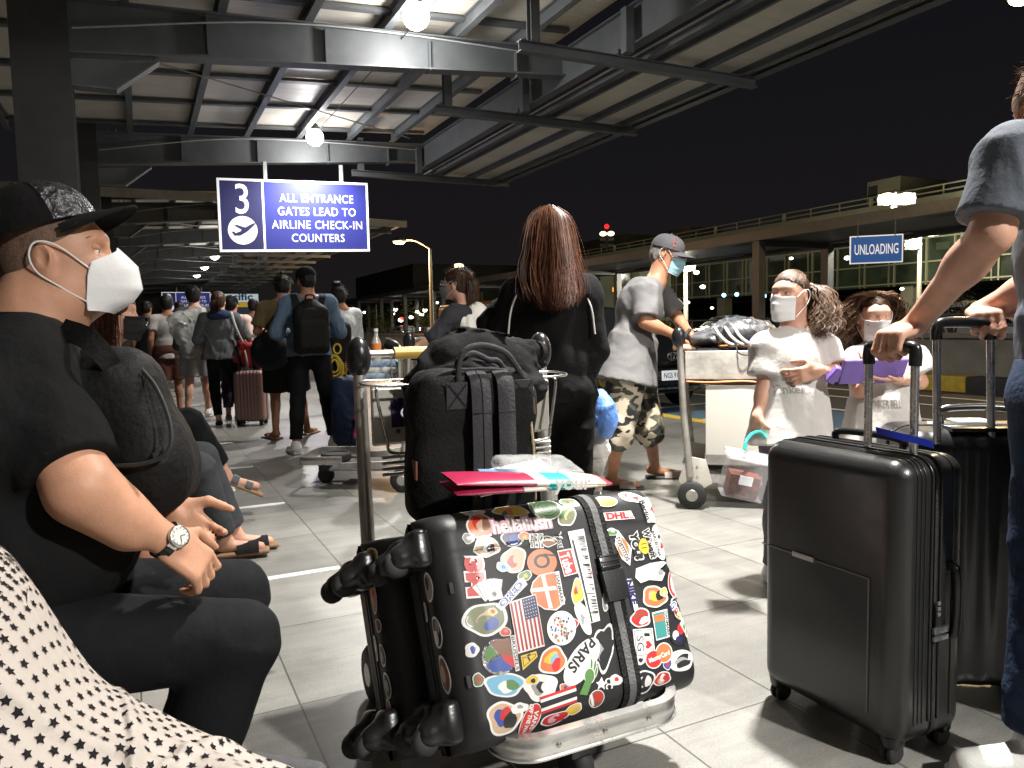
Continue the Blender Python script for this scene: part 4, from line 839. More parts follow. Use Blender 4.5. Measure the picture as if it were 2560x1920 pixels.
# ---------- 1. seated man in black, foreground left
f = Fig('person', 'large seated man in black cap, black tee and white folded mask, hands in his lap', V(-.27, 1.68, 0), 1.04, vox=.0065, skin=SKIN_A, fat=1.28, group=None)
J = f.j
J.update(pelvis=V(-.30, 1.70, .60), waist=V(-.30, 1.69, .72), chest=V(-.26, 1.68, .92), neck=W(85, 812, 1.51), head=W(150, 652, 1.52),
         shR=W(60, 935, 1.36), shL=V(-.16, 1.86, 1.06), elR=W(205, 1225, 1.30), wrR=W(418, 1352, 1.40), elL=V(-.04, 1.94, .80), wrL=W(428, 1272, 1.60),
         hiR=V(-.25, 1.58, .565), hiL=V(-.25, 1.80, .565), knR=V(.150, 1.56, .515), knL=V(.170, 1.83, .520), anR=V(-.02, 1.57, .08), anL=V(.0, 1.86, .08), toR=V(.14, 1.54, .03), toL=V(.16, 1.86, .03)); f.lf = .98; f.jaw = 1
f.P0 = V(-.27, 1.68, 0); f.R = RZ(-PI/2)
look = (V(*[RW[i][0] for i in range(3)])*.97+V(.436, .897, 0)*.26+V(0, 0, .07)).normalized()
f.body(handspec={'R': dict(dir=W(520, 1425, 1.44)-W(418, 1352, 1.40), palm=V(-.2, .75, -.7), curls=(.6, .68, .7, .75), thumb=.5, size=.93), 'L': dict(dir=W(556, 1392, 1.57)-W(428, 1272, 1.60), palm=V(-.25, -.85, .42), curls=(.42, .55, .62, .7), thumb=.1, size=.92, spread=.10)})
S = f.S; S.cap(J['neck']-V(0, 0, .04), J['head']-look*.03-V(0, 0, .05), .088, .072, .04); S.cap(W(105, 772, 1.50), W(168, 750, 1.50), .064, .040, .04); S.cap(J['shR'], J['elR'], .056, .050, .03); S.cap(J['elR'], W(320, 1318, 1.35), .051, .041, .03)
f.head(look, up=(-.06, 0, 1), k=.95, squint=.6)
f.shirt(TEEBLK, sleeve=.82, loose=.020, name='tee_shirt', fold=.007, seed=4, scale=16, slr=.075, length=.02, flare=.0, vox=.008, extra=lambda s: (s.ell(V(-.20, 1.68, .74), (.19, .19, .17), None, .05), s.cap(J['neck']-V(.02, 0, .055), J['shR']+V(0, .03, .02), .085, .075, .05), s.cap(J['neck']-V(.02, 0, .055), J['shL']+V(0, 0, .02), .085, .075, .05)), cutneck=False)
f.pants(JEANBLK, to=.97, loose=.012, name='trousers', fold=.004, seed=6, vox=.008, scale=18)
BLKVINYL = M('cap_foil', (.05, .05, .055), .18, .6, bump=(75, 1.0), var=(60, .8))
f.cap(BLACKCLOTH, brimlen=.074, curve=.016, tilt=.30, front=BLKVINYL, k=1.02, sh=(0, -.036, .050)); MB().sphere(f.HP(.066, -.02, .096), .004, 8, 6).build('cap_eyelet', CHROME, f.root)
f.mask(MASKW, 'kn95'); f.shoes(BLKRUB, kind='sneaker'); f.finish(vox=.0052)
f.hair(M('shaved_hair', (.13, .075, .05), .7, bump=(300, .3), var=(120, .35)), thick=.0012, line=.050, nape=-.06, name='shaved_hair', disp=.0004)
# watch on the right wrist
wc = J['wrR']; wd = (J['wrR']-J['elR']).normalized(); wx = wd.cross(V(0, 0, 1)).normalized(); wu = wx.cross(wd)
t = thing('wristwatch', wc, 'steel wristwatch with dark bracelet on the seated man\'s wrist', 'watch')
fa = (V(0, -.62, .55)-wd*V(0, -.62, .55).dot(wd)).normalized(); sx = wd.cross(fa).normalized()
for i in range(22):
    a = 2*PI*i/22; c = wc+(fa*math.cos(a)+sx*math.sin(a))*.0335; R = Matrix((sx*math.cos(a)-fa*math.sin(a), wd, fa*math.cos(a)+sx*math.sin(a))).transposed()
    if i not in (0, 1, 21): MB().box(c, (.0085, .018, .004), R).build('bracelet_link', CHROME if i < 3 or i > 19 else M('dark_link', (.03, .03, .03), .3, .5), t, bevel=.001)
R = Matrix((sx, wd, fa)).transposed()
MB().lathe(wc+fa*.034, [(.019, -.004), (.021, 0), (.020, .005), (.017, .006)], 28, R).build('case', CHROME, t, smooth=True); MB().lathe(wc+fa*.034, [(.0165, .0055), (.0163, .0066)], 28, R).build('dial', M('dial_white', (.6, .6, .58), .25), t)
m = MB()
for a, l in ((.6, .012), (2.4, .009)): m.bar(wc+fa*.0412, wc+fa*.0412+(sx*math.cos(a)+wd*math.sin(a))*l, .0012, .0006, up=fa)
for k in range(12): m.bar(wc+fa*.0412+(sx*math.cos(k*PI/6)+wd*math.sin(k*PI/6))*.0135, wc+fa*.0412+(sx*math.cos(k*PI/6)+wd*math.sin(k*PI/6))*.0155, .001, .0006, up=fa)
m.build('hands', BLKPLA, t)
# backpack worn on his front
t = thing('backpack', W(330, 1050, 1.5), 'black cloth backpack worn on the chest of the seated man', 'backpack'); S = SDF(); X = V(*[RW[i][0] for i in range(3)]); 
bc = W(318, 1080, 1.52); Rb = Matrix((V(.95, -.1, -.35).normalized(), V(.1, 1, 0).normalized(), V(.35, 0, .95).normalized())).transposed()
Rb = frame(V(.1, 1, 0), V(-.28, 0, 1))
S.box(bc, (.085, .15, .155), Rb, .065, .02); S.ell(W(345, 1010, 1.5), (.045, .11, .10), Rb, .05); S.ell(W(395, 1135, 1.5), (.065, .13, .085), Rb, .05); S.cap(W(230, 900, 1.45), W(320, 960, 1.48), .02, .05, .05)
S.build('bag', BLACKNYL, t, .007, disp=lambda p: -.008*(np.maximum(0, wnoise(p, 17, 8, 3, (1, 1, .6)))**1.2)+.0015*wnoise(p, 60, 3, 2))
z = bez([W(330, 900, 1.42), W(388, 965, 1.40), W(425, 1060, 1.38), W(418, 1130, 1.365), W(355, 1160, 1.36), W(270, 1165, 1.36)], 8)
MB().tube(z, .0042, 6).build('zip_piping', BLKRUB, t); m = MB()
for i in range(0, len(z)-14): m.box(z[i].lerp(z[i+1], .5)+V(-.012, 0, .006), (.003, .003, .008))
m.build('zip_teeth', M('zip_metal', (.03, .03, .03), .5, .5), t)
m = MB(); m.grid(lambda u, v: bez([W(150, 820, 1.40), W(215, 845, 1.36), W(270, 900, 1.37), W(300, 950, 1.40)], 8)[min(24, int(u*24.01))]+V(.0, -.0, 0)+V(.5, .1, .85).normalized()*(v-.5)*.040, 25, 4); m.build('shoulder_strap', BLACKNYL, t, smooth=True, thick=.006)
# ---------- bench
BENCHM = M('bench_steel', (.2, .2, .2), .4, .7, var=(6, .2))
t = thing('bench', (-.34, 3.2, 0), 'long steel waiting bench the seated travellers sit on', 'bench')
MB().box((-.36, 3.1, .43), (.46, 6.6, .04)).build('seat', BENCHM, t, bevel=.01)
for y in (-.1, 1.3, 2.7, 4.1, 5.5, 6.3): MB().box((-.36, y, .205), (.34, .06, .41)).build('leg', BENCHM, t)
def seated(f, x, y, lean=0, yaw=-PI/2, **ov):
    f.P0 = V(x, y, 0); f.R = RZ(yaw); d = dict(pelvis=(0, 0, .56), waist=(0, -.01, .68), chest=(0, .0, .88), neck=(0, .02, 1.08), head=(0, .06, 1.22), shL=(-.18, 0, 1.02), shR=(.18, 0, 1.02), elL=(-.22, .08, .76), elR=(.22, .08, .76), wrL=(-.10, .28, .66), wrR=(.10, .28, .66),
        hiL=(-.09, .04, .53), hiR=(.09, .04, .53), knL=(-.10, .47, .52), knR=(.10, .47, .52), anL=(-.10, .46, .08), anR=(.10, .46, .08), toL=(-.11, .63, .03), toR=(.11, .63, .03)); d.update(ov)
    for k, v in d.items(): f.j[k] = f.P0+(f.R@Vector(v))*f.K
    return f
SG = 'travellers seated on the bench'
# ---------- 2. seated, mostly hidden, white mask
f = Fig('person', 'seated traveller mostly hidden behind the big man, white mask and bare ankle showing', V(-.2, 2.62, 0), 1., vox=.012, skin=SKIN_D, group=SG); seated(f, -.50, 3.02, head=(0, .10, 1.175), neck=(0, .05, 1.05), anR=(.20, .50, .09), toR=(.20, .66, .04), anL=(-.08, .46, .09), toL=(-.08, .62, .04)); f.body(); f.head(V(1, -.1, -.10)); f.shirt(fabric('brown_tee', (.05, .03, .02)), loose=.02); f.pants(DKSHORT, to=.62, loose=.02); f.hair(HAIR_BLK); f.mask(MASKW, 'kn95'); f.shoes(M('pink_woven', (.55, .33, .27), .7, bump=(90, .6)), kind='slide'); f.finish(vox=.01)
# ---------- 3. auburn woman with black mask
f = Fig('person', 'seated woman with long auburn hair, black mask and copper blouse', V(-.16, 3.95, 0), .98, vox=.011, skin=SKIN_C, group=SG)
seated(f, -.22, 3.93, head=(0, .12, 1.235), neck=(0, .07, 1.09), anR=(.0, .56, .10), knR=(.10, .44, .50), toR=(.02, .72, .05), anL=(-.10, .62, .10), toL=(-.1, .78, .04)); f.body(); f.head(V(1, -.18, -.05)); f.shirt(COPPER, sleeve=1.5, loose=.02); f.pants(GREYJEAN, to=.95, loose=.016); f.mask(MASKK); f.shoes(MASKK, kind='slide', sole=M('cork', (.25, .15, .08), .8)); f.hair(HAIR_AUB, line=.03, thick=.012, nape=-.12)
P = f.HP; G_ = []
for x, y in ((-.085, -.03), (-.08, -.07), (-.04, -.10), (.0, -.11), (.04, -.10), (.08, -.07), (.086, -.03), (.083, .0), (-.083, .0), (.088, .02)):
    G_.append(bez([P(x*.6, y*.5, .115), P(x*1.05, y*1.05, .05), P(x*1.15, y*1.1, -.06), P(x*1.3, y*1.15, -.17), P(x*1.35, y*1.1+.01, -.30), P(x*1.3, y+.02, -.38)], 3))
hairfall(f.root, HAIR_AUB, G_, 900, (.006, .016), .0013, 4, 'long_hair', .006, 16); f.finish(vox=.0085)
# ---------- 4. further seated pair: crossed leg with sandal
f = Fig('person', 'seated traveller in black trousers with one two-strap sandal held out, hidden behind the row', V(-.2, 5.0, 0), 1., vox=.012, skin=SKIN_C, group=SG)
seated(f, -.28, 4.75, knR=(.05, .50, .62), anR=(-.06, .70, .27), toR=(-.06, .87, .18), anL=(-.1, .52, .08), head=(0, .0, 1.2)); f.body(); f.head(V(1, .1, 0)); f.shirt(TEEBLK); f.pants(JEANBLK, to=.90, loose=.02); f.hair(HAIR_BLK); f.finish(vox=.01)
def strap_sandal(root, an, to, nm='sandal'):
    d = (to-an).normalized(); up = V(0, 0, 1)-d*d.z; up.normalize(); sd = d.cross(up); h0 = an-d*.08-up*.045; tip = to+d*.06-up*.028; L = (tip-h0).length; d2 = (tip-h0).normalized(); R = Matrix((sd, d2, up)).transposed(); S = SDF(); S.box(h0.lerp(tip, .5), (.045, L/2, .012), R, .011); o = S.build(nm, M('cork', (.25, .15, .08), .8), root, .006); m = MB()
    for u in (.42, .68): m.grid(lambda a, b: h0+d2*(L*u+(b-.5)*.042)+sd*math.cos(a*PI)*.047+up*(.008+math.sin(a*PI)*(.062-.03*u)), 14, 4)
    m.build('strap', M('slate_leather', (.04, .045, .055), .6), o, smooth=True, thick=.003); m = MB(); m.box(h0+d2*L*.42+up*.055, (.02, .014, .004), R); m.build('buckle', CHROME, o)
strap_sandal(f.root, f.j['anR'], f.j['toR'])
f.j['anR'] = f.j['anL']; f.shoes(WHITE, kind='flat', which='L')
f = Fig('person', 'farthest seated traveller at the end of the bench, hidden but for white shoes', V(-.2, 5.9, 0), 1., vox=.014, skin=SKIN_B, group=SG)
seated(f, -.28, 5.7, anR=(.1, .62, .08), toR=(.1, .79, .03)); f.body(); f.head(V(1, 0, 0)); f.shirt(GREYTEE); f.pants(JEANBLK, to=.95); f.hair(HAIR_BLK); f.shoes(WHITE, kind='flat'); f.finish()
# ---------- queue
def label_shoes(f, m, **k): f.shoes(m, **k)
# denim jacket man
f = Fig('person', 'man in denim jacket and backward black cap with a black backpack, seen from behind', G(780, 1130), .985, vox=.010, skin=SKIN_B, group=QG)
f.stand(G(785, 1128), -.10, head=(-.01, .02, 1.60), hiL=(-.10, 0, .90), hiR=(.09, 0, .90), knL=(-.13, -.02, .49), anL=(-.17, -.10, .08), toL=(-.21, .06, .03), knR=(.15, .04, .49), anR=(.20, .06, .08), toR=(.30, .18, .03), elL=(-.30, .02, 1.12), elR=(.29, .02, 1.12), wrL=(-.12, .25, 1.12), wrR=(.12, .25, 1.12), shL=(-.19, 0, 1.40), shR=(.19, 0, 1.40))
f.body(); f.head(f.R@V(-.35, 1, -.12)); f.shirt(DENIM, sleeve=1.75, loose=.030, name='denim_jacket', fold=.012, seed=3, length=.02, scale=20, flare=.01); f.pants(JEANBLK, to=.93, loose=.010, scale=30); f.hair(HAIR_BLK, thick=.005); f.cap(BLACKCLOTH, back=False, curve=.02); f.shoes(WHITE); f.finish()
def backpack(c, R, w_, h, d, mat, label, straps=None, r=.05, name='backpack', fold=.006, cat='backpack', pocket=True, group=None):
    """c centre, R columns right, back(outwards), up"""
    t = thing(name, Vector(c)-V(0, 0, h/2), label, cat, group); S = SDF(); S.box(Vector(c)-R@V(0, 0, h*.06), (w_/2, d/2, h*.44), R, min(r, d*.45), .04); S.ell(Vector(c)+R@V(0, 0, h*.22), (w_*.40, d*.45, h*.30), R, .05)
    if pocket: S.box(Vector(c)+R@V(0, d*.42, -h*.16), (w_*.38, d*.22, h*.26), R, min(.03, d*.2), .02)
    S.build('bag', mat, t, .009, disp=lambda p: -fold*(np.maximum(0, wnoise(p, 22, 3, 3))**1.2))
    m = MB(); c = Vector(c); m.tube(bez([c+R@V(-.04, -.02, h/2-.01), c+R@V(-.03, 0, h/2+.04), c+R@V(.03, 0, h/2+.04), c+R@V(.04, -.02, h/2-.01)], 5), .008, 6); m.build('top_handle', mat, t)
    if straps:
        for s_ in straps: m = MB(); pts = bez(s_, 7); n = len(pts); X = R@V(1, 0, 0); m.grid(lambda u, v: pts[min(n-1, int(u*(n-1)+.001))]+X*(v-.5)*.055, n, 4); m.build('shoulder_strap', mat, t, smooth=True, thick=.007)
    z_ = MB(); z_.tube([c+R@V(math.cos(a)*w_*.36, d*.50, -h*.02+math.sin(a)*h*.36) for a in [PI*i/20 for i in range(21)]], .0035, 5); z_.build('zip', M('zip_dark', (.05, .05, .05), .4, .4), t)
    return t
b = f.P0; Rb = f.R@Matrix.Rotation(PI, 3, 'Z')
backpack(f.L(.0, -.20, 1.17), f.R@Matrix(((1, 0, 0), (0, -1, 0), (0, 0, 1))), .31, .48, .17, BLACKNYL, 'black backpack on the back of the man in the denim jacket', [[f.L(s*.10, -.13, 1.36), f.L(s*.13, -.07, 1.46), f.L(s*.14, .05, 1.47), f.L(s*.15, .14, 1.36)] for s in (-1, 1)])
# olive tee man
f = Fig('person', 'man in olive tee, black shorts and flip-flops standing left of the denim jacket', G(735, 1096), .99, vox=.012, skin=SKIN_B, group=QG)
f.stand(G(718, 1094), .05, head=(.03, .04, 1.585), elL=(-.25, .06, 1.13), wrL=(-.08, .24, 1.13), wrR=(.1, .24, 1.13), anL=(-.12, -.03, .08), toL=(-.19, .12, .03), knR=(.16, .04, .49), anR=(.24, .10, .08), toR=(.36, .22, .03), hiR=(.10, .0, .9)); f.body(); f.head(f.R@V(.25, 1, -.3)); f.shirt(OLIVE, sleeve=.75, loose=.026, seed=9); f.pants(DKSHORT, to=.50, loose=.045); f.hair(HAIR_BLK, thick=.014); f.strands(HAIR_BLK, 500, length=.03, r=.0016)
MB().sphere(f.HP(.0, -.04, .15), .022, 10, 7).build('hair_knot', HAIR_BLK, f.root); f.shoes(M('flipflop_tan', (.35, .22, .16), .7), kind='flip'); f.finish()
t = thing('duffel_bag', f.L(-.2, -.18, .8), 'round black duffel bag hanging at the hip of the man in olive', 'bag'); S = SDF(); S.ell(f.L(-.16, -.16, .93), (.20, .11, .20), None, .02); S.build('bag', fabric('navy_black_nylon', (.012, .014, .02), .6), t, .012, disp=lambda p: -.008*np.maximum(0, wnoise(p, 18, 3))); MB().tube(bez([f.L(-.3, -.12, 1.0), f.L(-.1, -.14, 1.3), f.L(.05, -.12, 1.42), f.L(.12, 0, 1.44)], 6), .012, 6).build('strap', BLACKNYL, t)
# ponytail woman, grey jacket
f = Fig('person', 'woman with low dark ponytail, grey hooded jacket and black leggings, seen from behind', G(560, 1064), .93, vox=.011, skin=SKIN_C, group=QG)
f.stand(G(562, 1064), -.15, elR=(.31, .03, 1.14), wrR=(.12, .22, 1.05), elL=(-.27, .02, 1.12), wrL=(-.1, .2, 1.05), anL=(-.06, -.10, .08), toL=(-.07, .06, .03), knR=(.16, .04, .49), anR=(.20, .14, .08), toR=(.26, .28, .03)); f.body(); f.head(f.R@V(.25, 1, 0)); f.shirt(GREYJK, sleeve=1.8, loose=.045, name='jacket', fold=.016, seed=12, length=.06, flare=.02, scale=18); f.pants(JEANBLK, to=.92, loose=.006); f.hair(HAIR_BRN, thick=.016)
HD = f.R; hb = SDF(); hb.ell(f.L(0, -.07, 1.42), (.14, .085, .07), f.R, .02); hb.build('hood', fabric('navy_hood', (.02, .035, .08)), f.root, .012, disp=lambda p: -.01*np.maximum(0, wnoise(p, 30, 2)))
g = [bez([f.HP(x, -.10, .02), f.HP(x*1.5, -.15, -.02), f.HP(x*1.5, -.15, -.12), f.HP(x, -.14, -.22)], 4) for x in (-.02, 0, .02)]; hairfall(f.root, HAIR_BRN, g, 320, (.014, .014), .0022, 6, 'ponytail', .004); f.shoes(BLKRUB, kind='flat'); f.finish()
t = thing('plaid_bag', f.L(.3, 0, .8), 'red and white plaid shoulder bag beside the grey-jacketed woman', 'bag', None)
RW_ = fabric('red_plaid', (.35, .03, .035)); CRM = fabric('cream_plaid', (.45, .38, .32))
S = SDF(); S.box(f.L(.36, -.02, .90), (.19, .09, .14), f.R@Matrix.Rotation(.35, 3, 'Y'), .05); S.build('bag', RW_, t, .012, disp=lambda p: -.01*np.maximum(0, wnoise(p, 22, 4)))
for k in range(4): m = MB(); m.tube(bez([f.L(.20+k*.085, -.125, 1.02-k*.05), f.L(.22+k*.085, -.135, .90-k*.04), f.L(.24+k*.08, -.11, .76-k*.02)], 5), .016, 6); m.build('plaid_stripe', CRM if k % 2 else BLACKCLOTH, t)
MB().tube(bez([f.L(.30, -.06, 1.0), f.L(.20, -.12, 1.25), f.L(.15, -.06, 1.45), f.L(.15, .06, 1.4)], 6), .014, 6).build('strap', M('strap_stripe', (.5, .5, .5), .7), t)
# dark haired man with wrapped backpack
f = Fig('person', 'tall dark-haired man in grey with bare legs behind the ponytail woman', G(492, 1046), 1.0, vox=.013, skin=SKIN_C, group=QG)
f.stand(G(500, 1046), .15, anL=(-.16, -.05, .08), toL=(-.2, .1, .03), anR=(.14, .12, .08), toR=(.2, .26, .03)); f.body(); f.head(f.R@V(.3, 1, 0)); f.shirt(fabric('dark_grey_tee', (.05, .05, .05)), loose=.03); f.pants(fabric('white_grey_shorts', (.3, .3, .31)), to=.42, loose=.04); f.hair(HAIR_BLK, thick=.018); f.strands(HAIR_BLK, 400, length=.03, r=.0018); f.shoes(WHITE); f.finish()
PLW = M('plastic_wrap', (.55, .55, .53), .15, trans=0, bump=(25, .9), var=(12, .35), alpha=.55)
t = backpack(f.L(-.10, -.24, 1.12), f.R@Matrix(((1, 0, 0), (0, -1, 0), (0, 0, 1)))@Matrix.Rotation(.25, 3, 'Y'), .36, .50, .22, fabric('dark_pattern_bag', (.05, .045, .045), var=(25, .9)), 'backpack wrapped in clear plastic on the tall dark-haired man')
S = SDF(); S.box(f.L(-.10, -.25, 1.12), (.22, .15, .29), f.R@Matrix.Rotation(-.25, 3, 'Y'), .08); S.build('plastic_cover', PLW, t, .012, disp=lambda p: -.02*np.maximum(0, wnoise(p, 20, 5, 3)))
# white shirt / maroon shorts, holding blue thing
f = Fig('person', 'traveller in white tee and maroon shorts glimpsed left of the wrapped backpack', G(425, 1046), .95, vox=.014, skin=SKIN_D, group=QG)
f.stand(G(432, 1040), .1, wrR=(.24, .1, .88)); f.body(); f.head(f.R@V(.2, 1, 0)); f.shirt(fabric('offwhite_tee', (.4, .38, .36))); f.pants(MAROON, to=.46, loose=.04); f.hair(HAIR_BLK); f.shoes(BLKRUB, kind='slide'); f.finish()
# pink shirt
f = Fig('person', 'person in pale pink shirt and dark cap with a red shoulder strap', G(590, 1053), .92, vox=.013, skin=SKIN_B, group=QG)
f.stand(G(592, 1050), -.25, anR=(.04, -.1, .08), toR=(.08, .06, .03)); f.body(); f.head(f.R@V(.2, 1, 0)); f.shirt(PINKTEE, sleeve=.8, loose=.03, seed=21); f.pants(fabric('navy_print_trousers', (.025, .022, .035), var=(40, .6)), to=.88, loose=.02); f.hair(HAIR_BLK, thick=.012); f.cap(BLACKCLOTH); f.shoes(fabric('grey_slipon', (.1, .1, .11)), kind='flat'); f.finish()
t = thing('sling_strap', f.L(0, -.16, 1.2), 'dark red sling strap across the pale pink shirt', 'strap'); pts = bez([f.L(-.10, .02, 1.455), f.L(-.08, -.14, 1.38), f.L(.02, -.19, 1.2), f.L(.16, -.16, .98), f.L(.2, -.02, .92)], 6); n_ = len(pts); m = MB(); m.grid(lambda u, v: pts[min(n_-1, int(u*(n_-1)+.001))]+f.R@V(1, 0, .6)*(v-.5)*.045, n_, 3); m.build('webbing', fabric('dark_red_strap', (.16, .02, .03)), t, smooth=True, thick=.004)
# black shirt with lettering
f = Fig('person', 'man in black shirt with white back lettering, far left of the queue', G(372, 1000), .97, vox=.014, skin=SKIN_D, group=QG)
p0 = at0 = W(378, 960, 13.0); f.stand(V(p0.x, p0.y, 0), .05); f.body(); f.head(f.R@V(.5, 1, 0)); f.shirt(TEEBLK, sleeve=.75, loose=.03); f.pants(JEANBLK, to=.95, loose=.02); f.hair(HAIR_BLK, thick=.014); f.cap(BLACKCLOTH); f.shoes(BLKRUB); f.finish()
m = MB(); letters(m, 'YABLA', f.L(0, -.152, 1.33), f.R@V(1, 0, 0), V(0, 0, 1), .085, .03, lift=.02, fit=.28); stick(m, f.shirto, f.R@V(0, 1, 0)); m.build('back_lettering', SWHITE, f.root)
# bun woman in white, far right of the queue
f = Fig('person', 'woman with messy bun and white printed shirt standing right of the denim jacket', G(838, 1077), .93, vox=.011, skin=SKIN_B, group=QG)
f.stand(G(866, 1080), .35, head=(-.03, .05, 1.575), elR=(.25, .05, 1.12), wrR=(.1, .22, 1.1)); f.body(); f.head(f.R@V(.15, 1, -.2)); f.shirt(fabric('white_print_tee', (.60, .63, .65), var=(30, .25)), sleeve=1.2, loose=.03, seed=7); f.pants(JEANBLK, to=.92, loose=.01); f.hair(HAIR_BLK, thick=.018); f.strands(HAIR_BLK, 420, length=.05, r=.0018, jit=.9)
S = SDF(); S.ell(f.HP(0, -.05, .155), (.045, .045, .032), None, .01); S.build('hair_bun', HAIR_BLK, f.root, .008, disp=lambda p: .010*wnoise(p, 60, 3)); MB().box(f.HP(0, -.04, .185), (.05, .02, .015)).build('hair_clip', CHROME, f.root)
m = MB(); RR = random.Random(4)
f.shoes(WHITE, kind='flat'); f.finish()
t = thing('drawstring_bag', f.L(-.25, -.2, .7), 'black bag with looped yellow cord and yellow lettering hanging behind the denim-jacketed man', 'bag')
Rq = frame(-V(f.P0.x, f.P0.y, 0)); cb = W(850, 878, 7.9); Xr = Rq@V(-1, 0, 0)
S = SDF(); S.box(cb, (.12, .07, .30), Rq, .06); S.build('bag', BLACKNYL, t, .011, disp=lambda p: -.012*np.maximum(0, wnoise(p, 18, 7, 3)))
YC = M('yellow_cord', (.62, .48, .06), .6); m = MB()
for (cx, cy, rx, ry) in ((836, 915, 16, 25), (836, 915, 10, 16), (835, 918, 22, 30)): m.tube([W(cx+rx*math.cos(a)*(1+.2*math.sin(a)), cy+ry*math.sin(a), 7.78) for a in [2*PI*i/20 for i in range(20)]], .012, 5, close=True)
m.tube([W(843+9*math.cos(a), 872+12*math.sin(a), 7.78) for a in [2*PI*i/16 for i in range(16)]], .01, 5, close=True); m.build('cord', YC, t)
m = MB(); Xd = (W(862, 950, 7.8)-W(865, 905, 7.8)).normalized(); letters(m, 'BOKU-G', W(862, 928, 7.76), -Xd, Xd.cross(Rq@V(0, -1, 0))*-1, .07, .02, lift=.012, fit=.17); m.build('lettering', YC, t)
S = SDF(); S.ell(W(856, 835, 7.9), (.10, .07, .07), Rq, .02); S.build('silver_scarf', M('crumpled_silver', (.3, .3, .3), .35, .3, bump=(40, 1.), var=(30, .8)), t, .01, disp=lambda p: .012*wnoise(p, 50, 4))
# deeper queue fillers seen between the others
for i, (px, py, D, K, cs, cp, lab) in enumerate([(455, 880, 14.5, 1.0, (.05, .05, .06), (.04, .02, .05), 'distant queueing man in dark clothes, left of the dark-haired man'), (640, 905, 12.8, .97, (.12, .13, .16), (.02, .02, .03), 'distant queueing traveller between the pink shirt and the olive tee'), (415, 890, 17, .98, (.3, .28, .25), (.02, .02, .02), 'far queueing traveller in a pale shirt beside the black-shirted man'), (520, 880, 18, .95, (.03, .03, .03), (.1, .08, .08), 'farthest queueing traveller in dark top and rosy shorts')]):
    p0 = W(px, py, D); f = Fig('person', lab, V(p0.x, p0.y, 0), K, vox=.018, skin=SKIN_D, group=QG); f.stand(V(p0.x, p0.y, 0), .1*i); f.body(hands=None); f.head(f.R@V(.2, 1, 0), face=False); f.shirt(fabric(('queue_tee_'+'abcd'[i]), cs)); f.pants(fabric(('queue_legs_'+'abcd'[i]), cp), to=(.9, .9, .5, .46)[i], loose=.03); f.hair(HAIR_BLK, thick=.016); f.shoes(WHITE); f.finish()
# ---------- long-haired woman from behind
hp = W(1372, 560, 3.12); fp = V(hp.x, hp.y, 0)
f = Fig('person', 'woman with long straight auburn hair in a black tracksuit, seen from behind', fp, .925, vox=.009, skin=SKIN_C)
f.stand(fp, -.46, elL=(-.27, .08, 1.12), wrL=(-.10, .25, 1.10), elR=(.205, .0, 1.10), wrR=(.15, .14, .95), shL=(-.150, -.01, 1.355), shR=(.150, -.01, 1.355), anL=(-.11, .04, .08)); f.body(); f.head(f.R@V(0, 1, -.05), face=True)
f.shirt(BLACKCLOTH, sleeve=1.9, loose=.022, name='track_jacket', fold=.011, seed=31, length=.06, flare=.0, scale=15, cuff=.05); f.pants(BLACKCLOTH, to=.96, loose=.018, fold=.008, name='track_trousers'); f.shoes(WHITE)
S = SDF(); S.cap(f.L(-.20, .05, 1.30), f.L(-.275, .09, 1.22), .05, .058, .03); S.cap(f.L(-.24, .10, 1.14), f.L(-.285, .12, 1.07), .045, .048, .03); S.build('gathered_sleeve', BLACKCLOTH, f.root, .010, disp=lambda p: -.01*np.maximum(0, wnoise(p, 26, 5, 3)))
PIPE = M('white_piping', (.65, .63, .6), .6)
for s_ in (-1, 1): MB().tube(bez([f.L(s_*.09, -.06, 1.405), f.L(s_*.140, -.085, 1.36), f.L(s_*.175, -.095, 1.28), f.L(s_*.19, -.085, 1.17)], 6), .0038, 6).build('piping', PIPE, f.root)
K = f.HS; P = f.HP; H = SDF(); H.ell(P(0, -.02, .035), (.086*K, .108*K, .098*K), f.HF, .02); H.ell(P(0, -.05, -.10), (.094*K, .075*K, .16*K), f.HF, .05); H.build('hair_cap', HAIR_AUB, f.root, .009, disp=lambda p: .004*wnoise(p, 70, 3, 2, (1, 1, .12)))
G_ = []; RR = random.Random(9)
for i in range(30):
    a = -PI*.02+PI*1.04*i/29; sx = math.cos(a); sy = -math.sin(a); e = RR.uniform(-.02, .02)
    G_.append(bez([P(sx*.02, -.03+sy*.04, .137), P(sx*.076, -.02+sy*.085, .09), P(sx*.097, -.02+sy*.112, .0), P(sx*.104, -.03+sy*.118, -.08), P(sx*.116+e*.6, -.040+sy*.122, -.16), P(sx*.104+e+.008, -.045+sy*.132-.015, -.25), P(sx*.062+e+.018, -.050+sy*.140-.02, -.335+.05*abs(sx))], 4))
hairfall(f.root, HAIR_AUB, G_, 3600, (.003, .014), .0012, 4, 'long_hair', .004, 9)
hairfall(f.root, M('hair_copper', (.11, .040, .018), .45, var=(30, .5)), G_, 1100, (.007, .022), .0010, 14, 'hair_highlights', .005, 11); f.finish(brow=False)
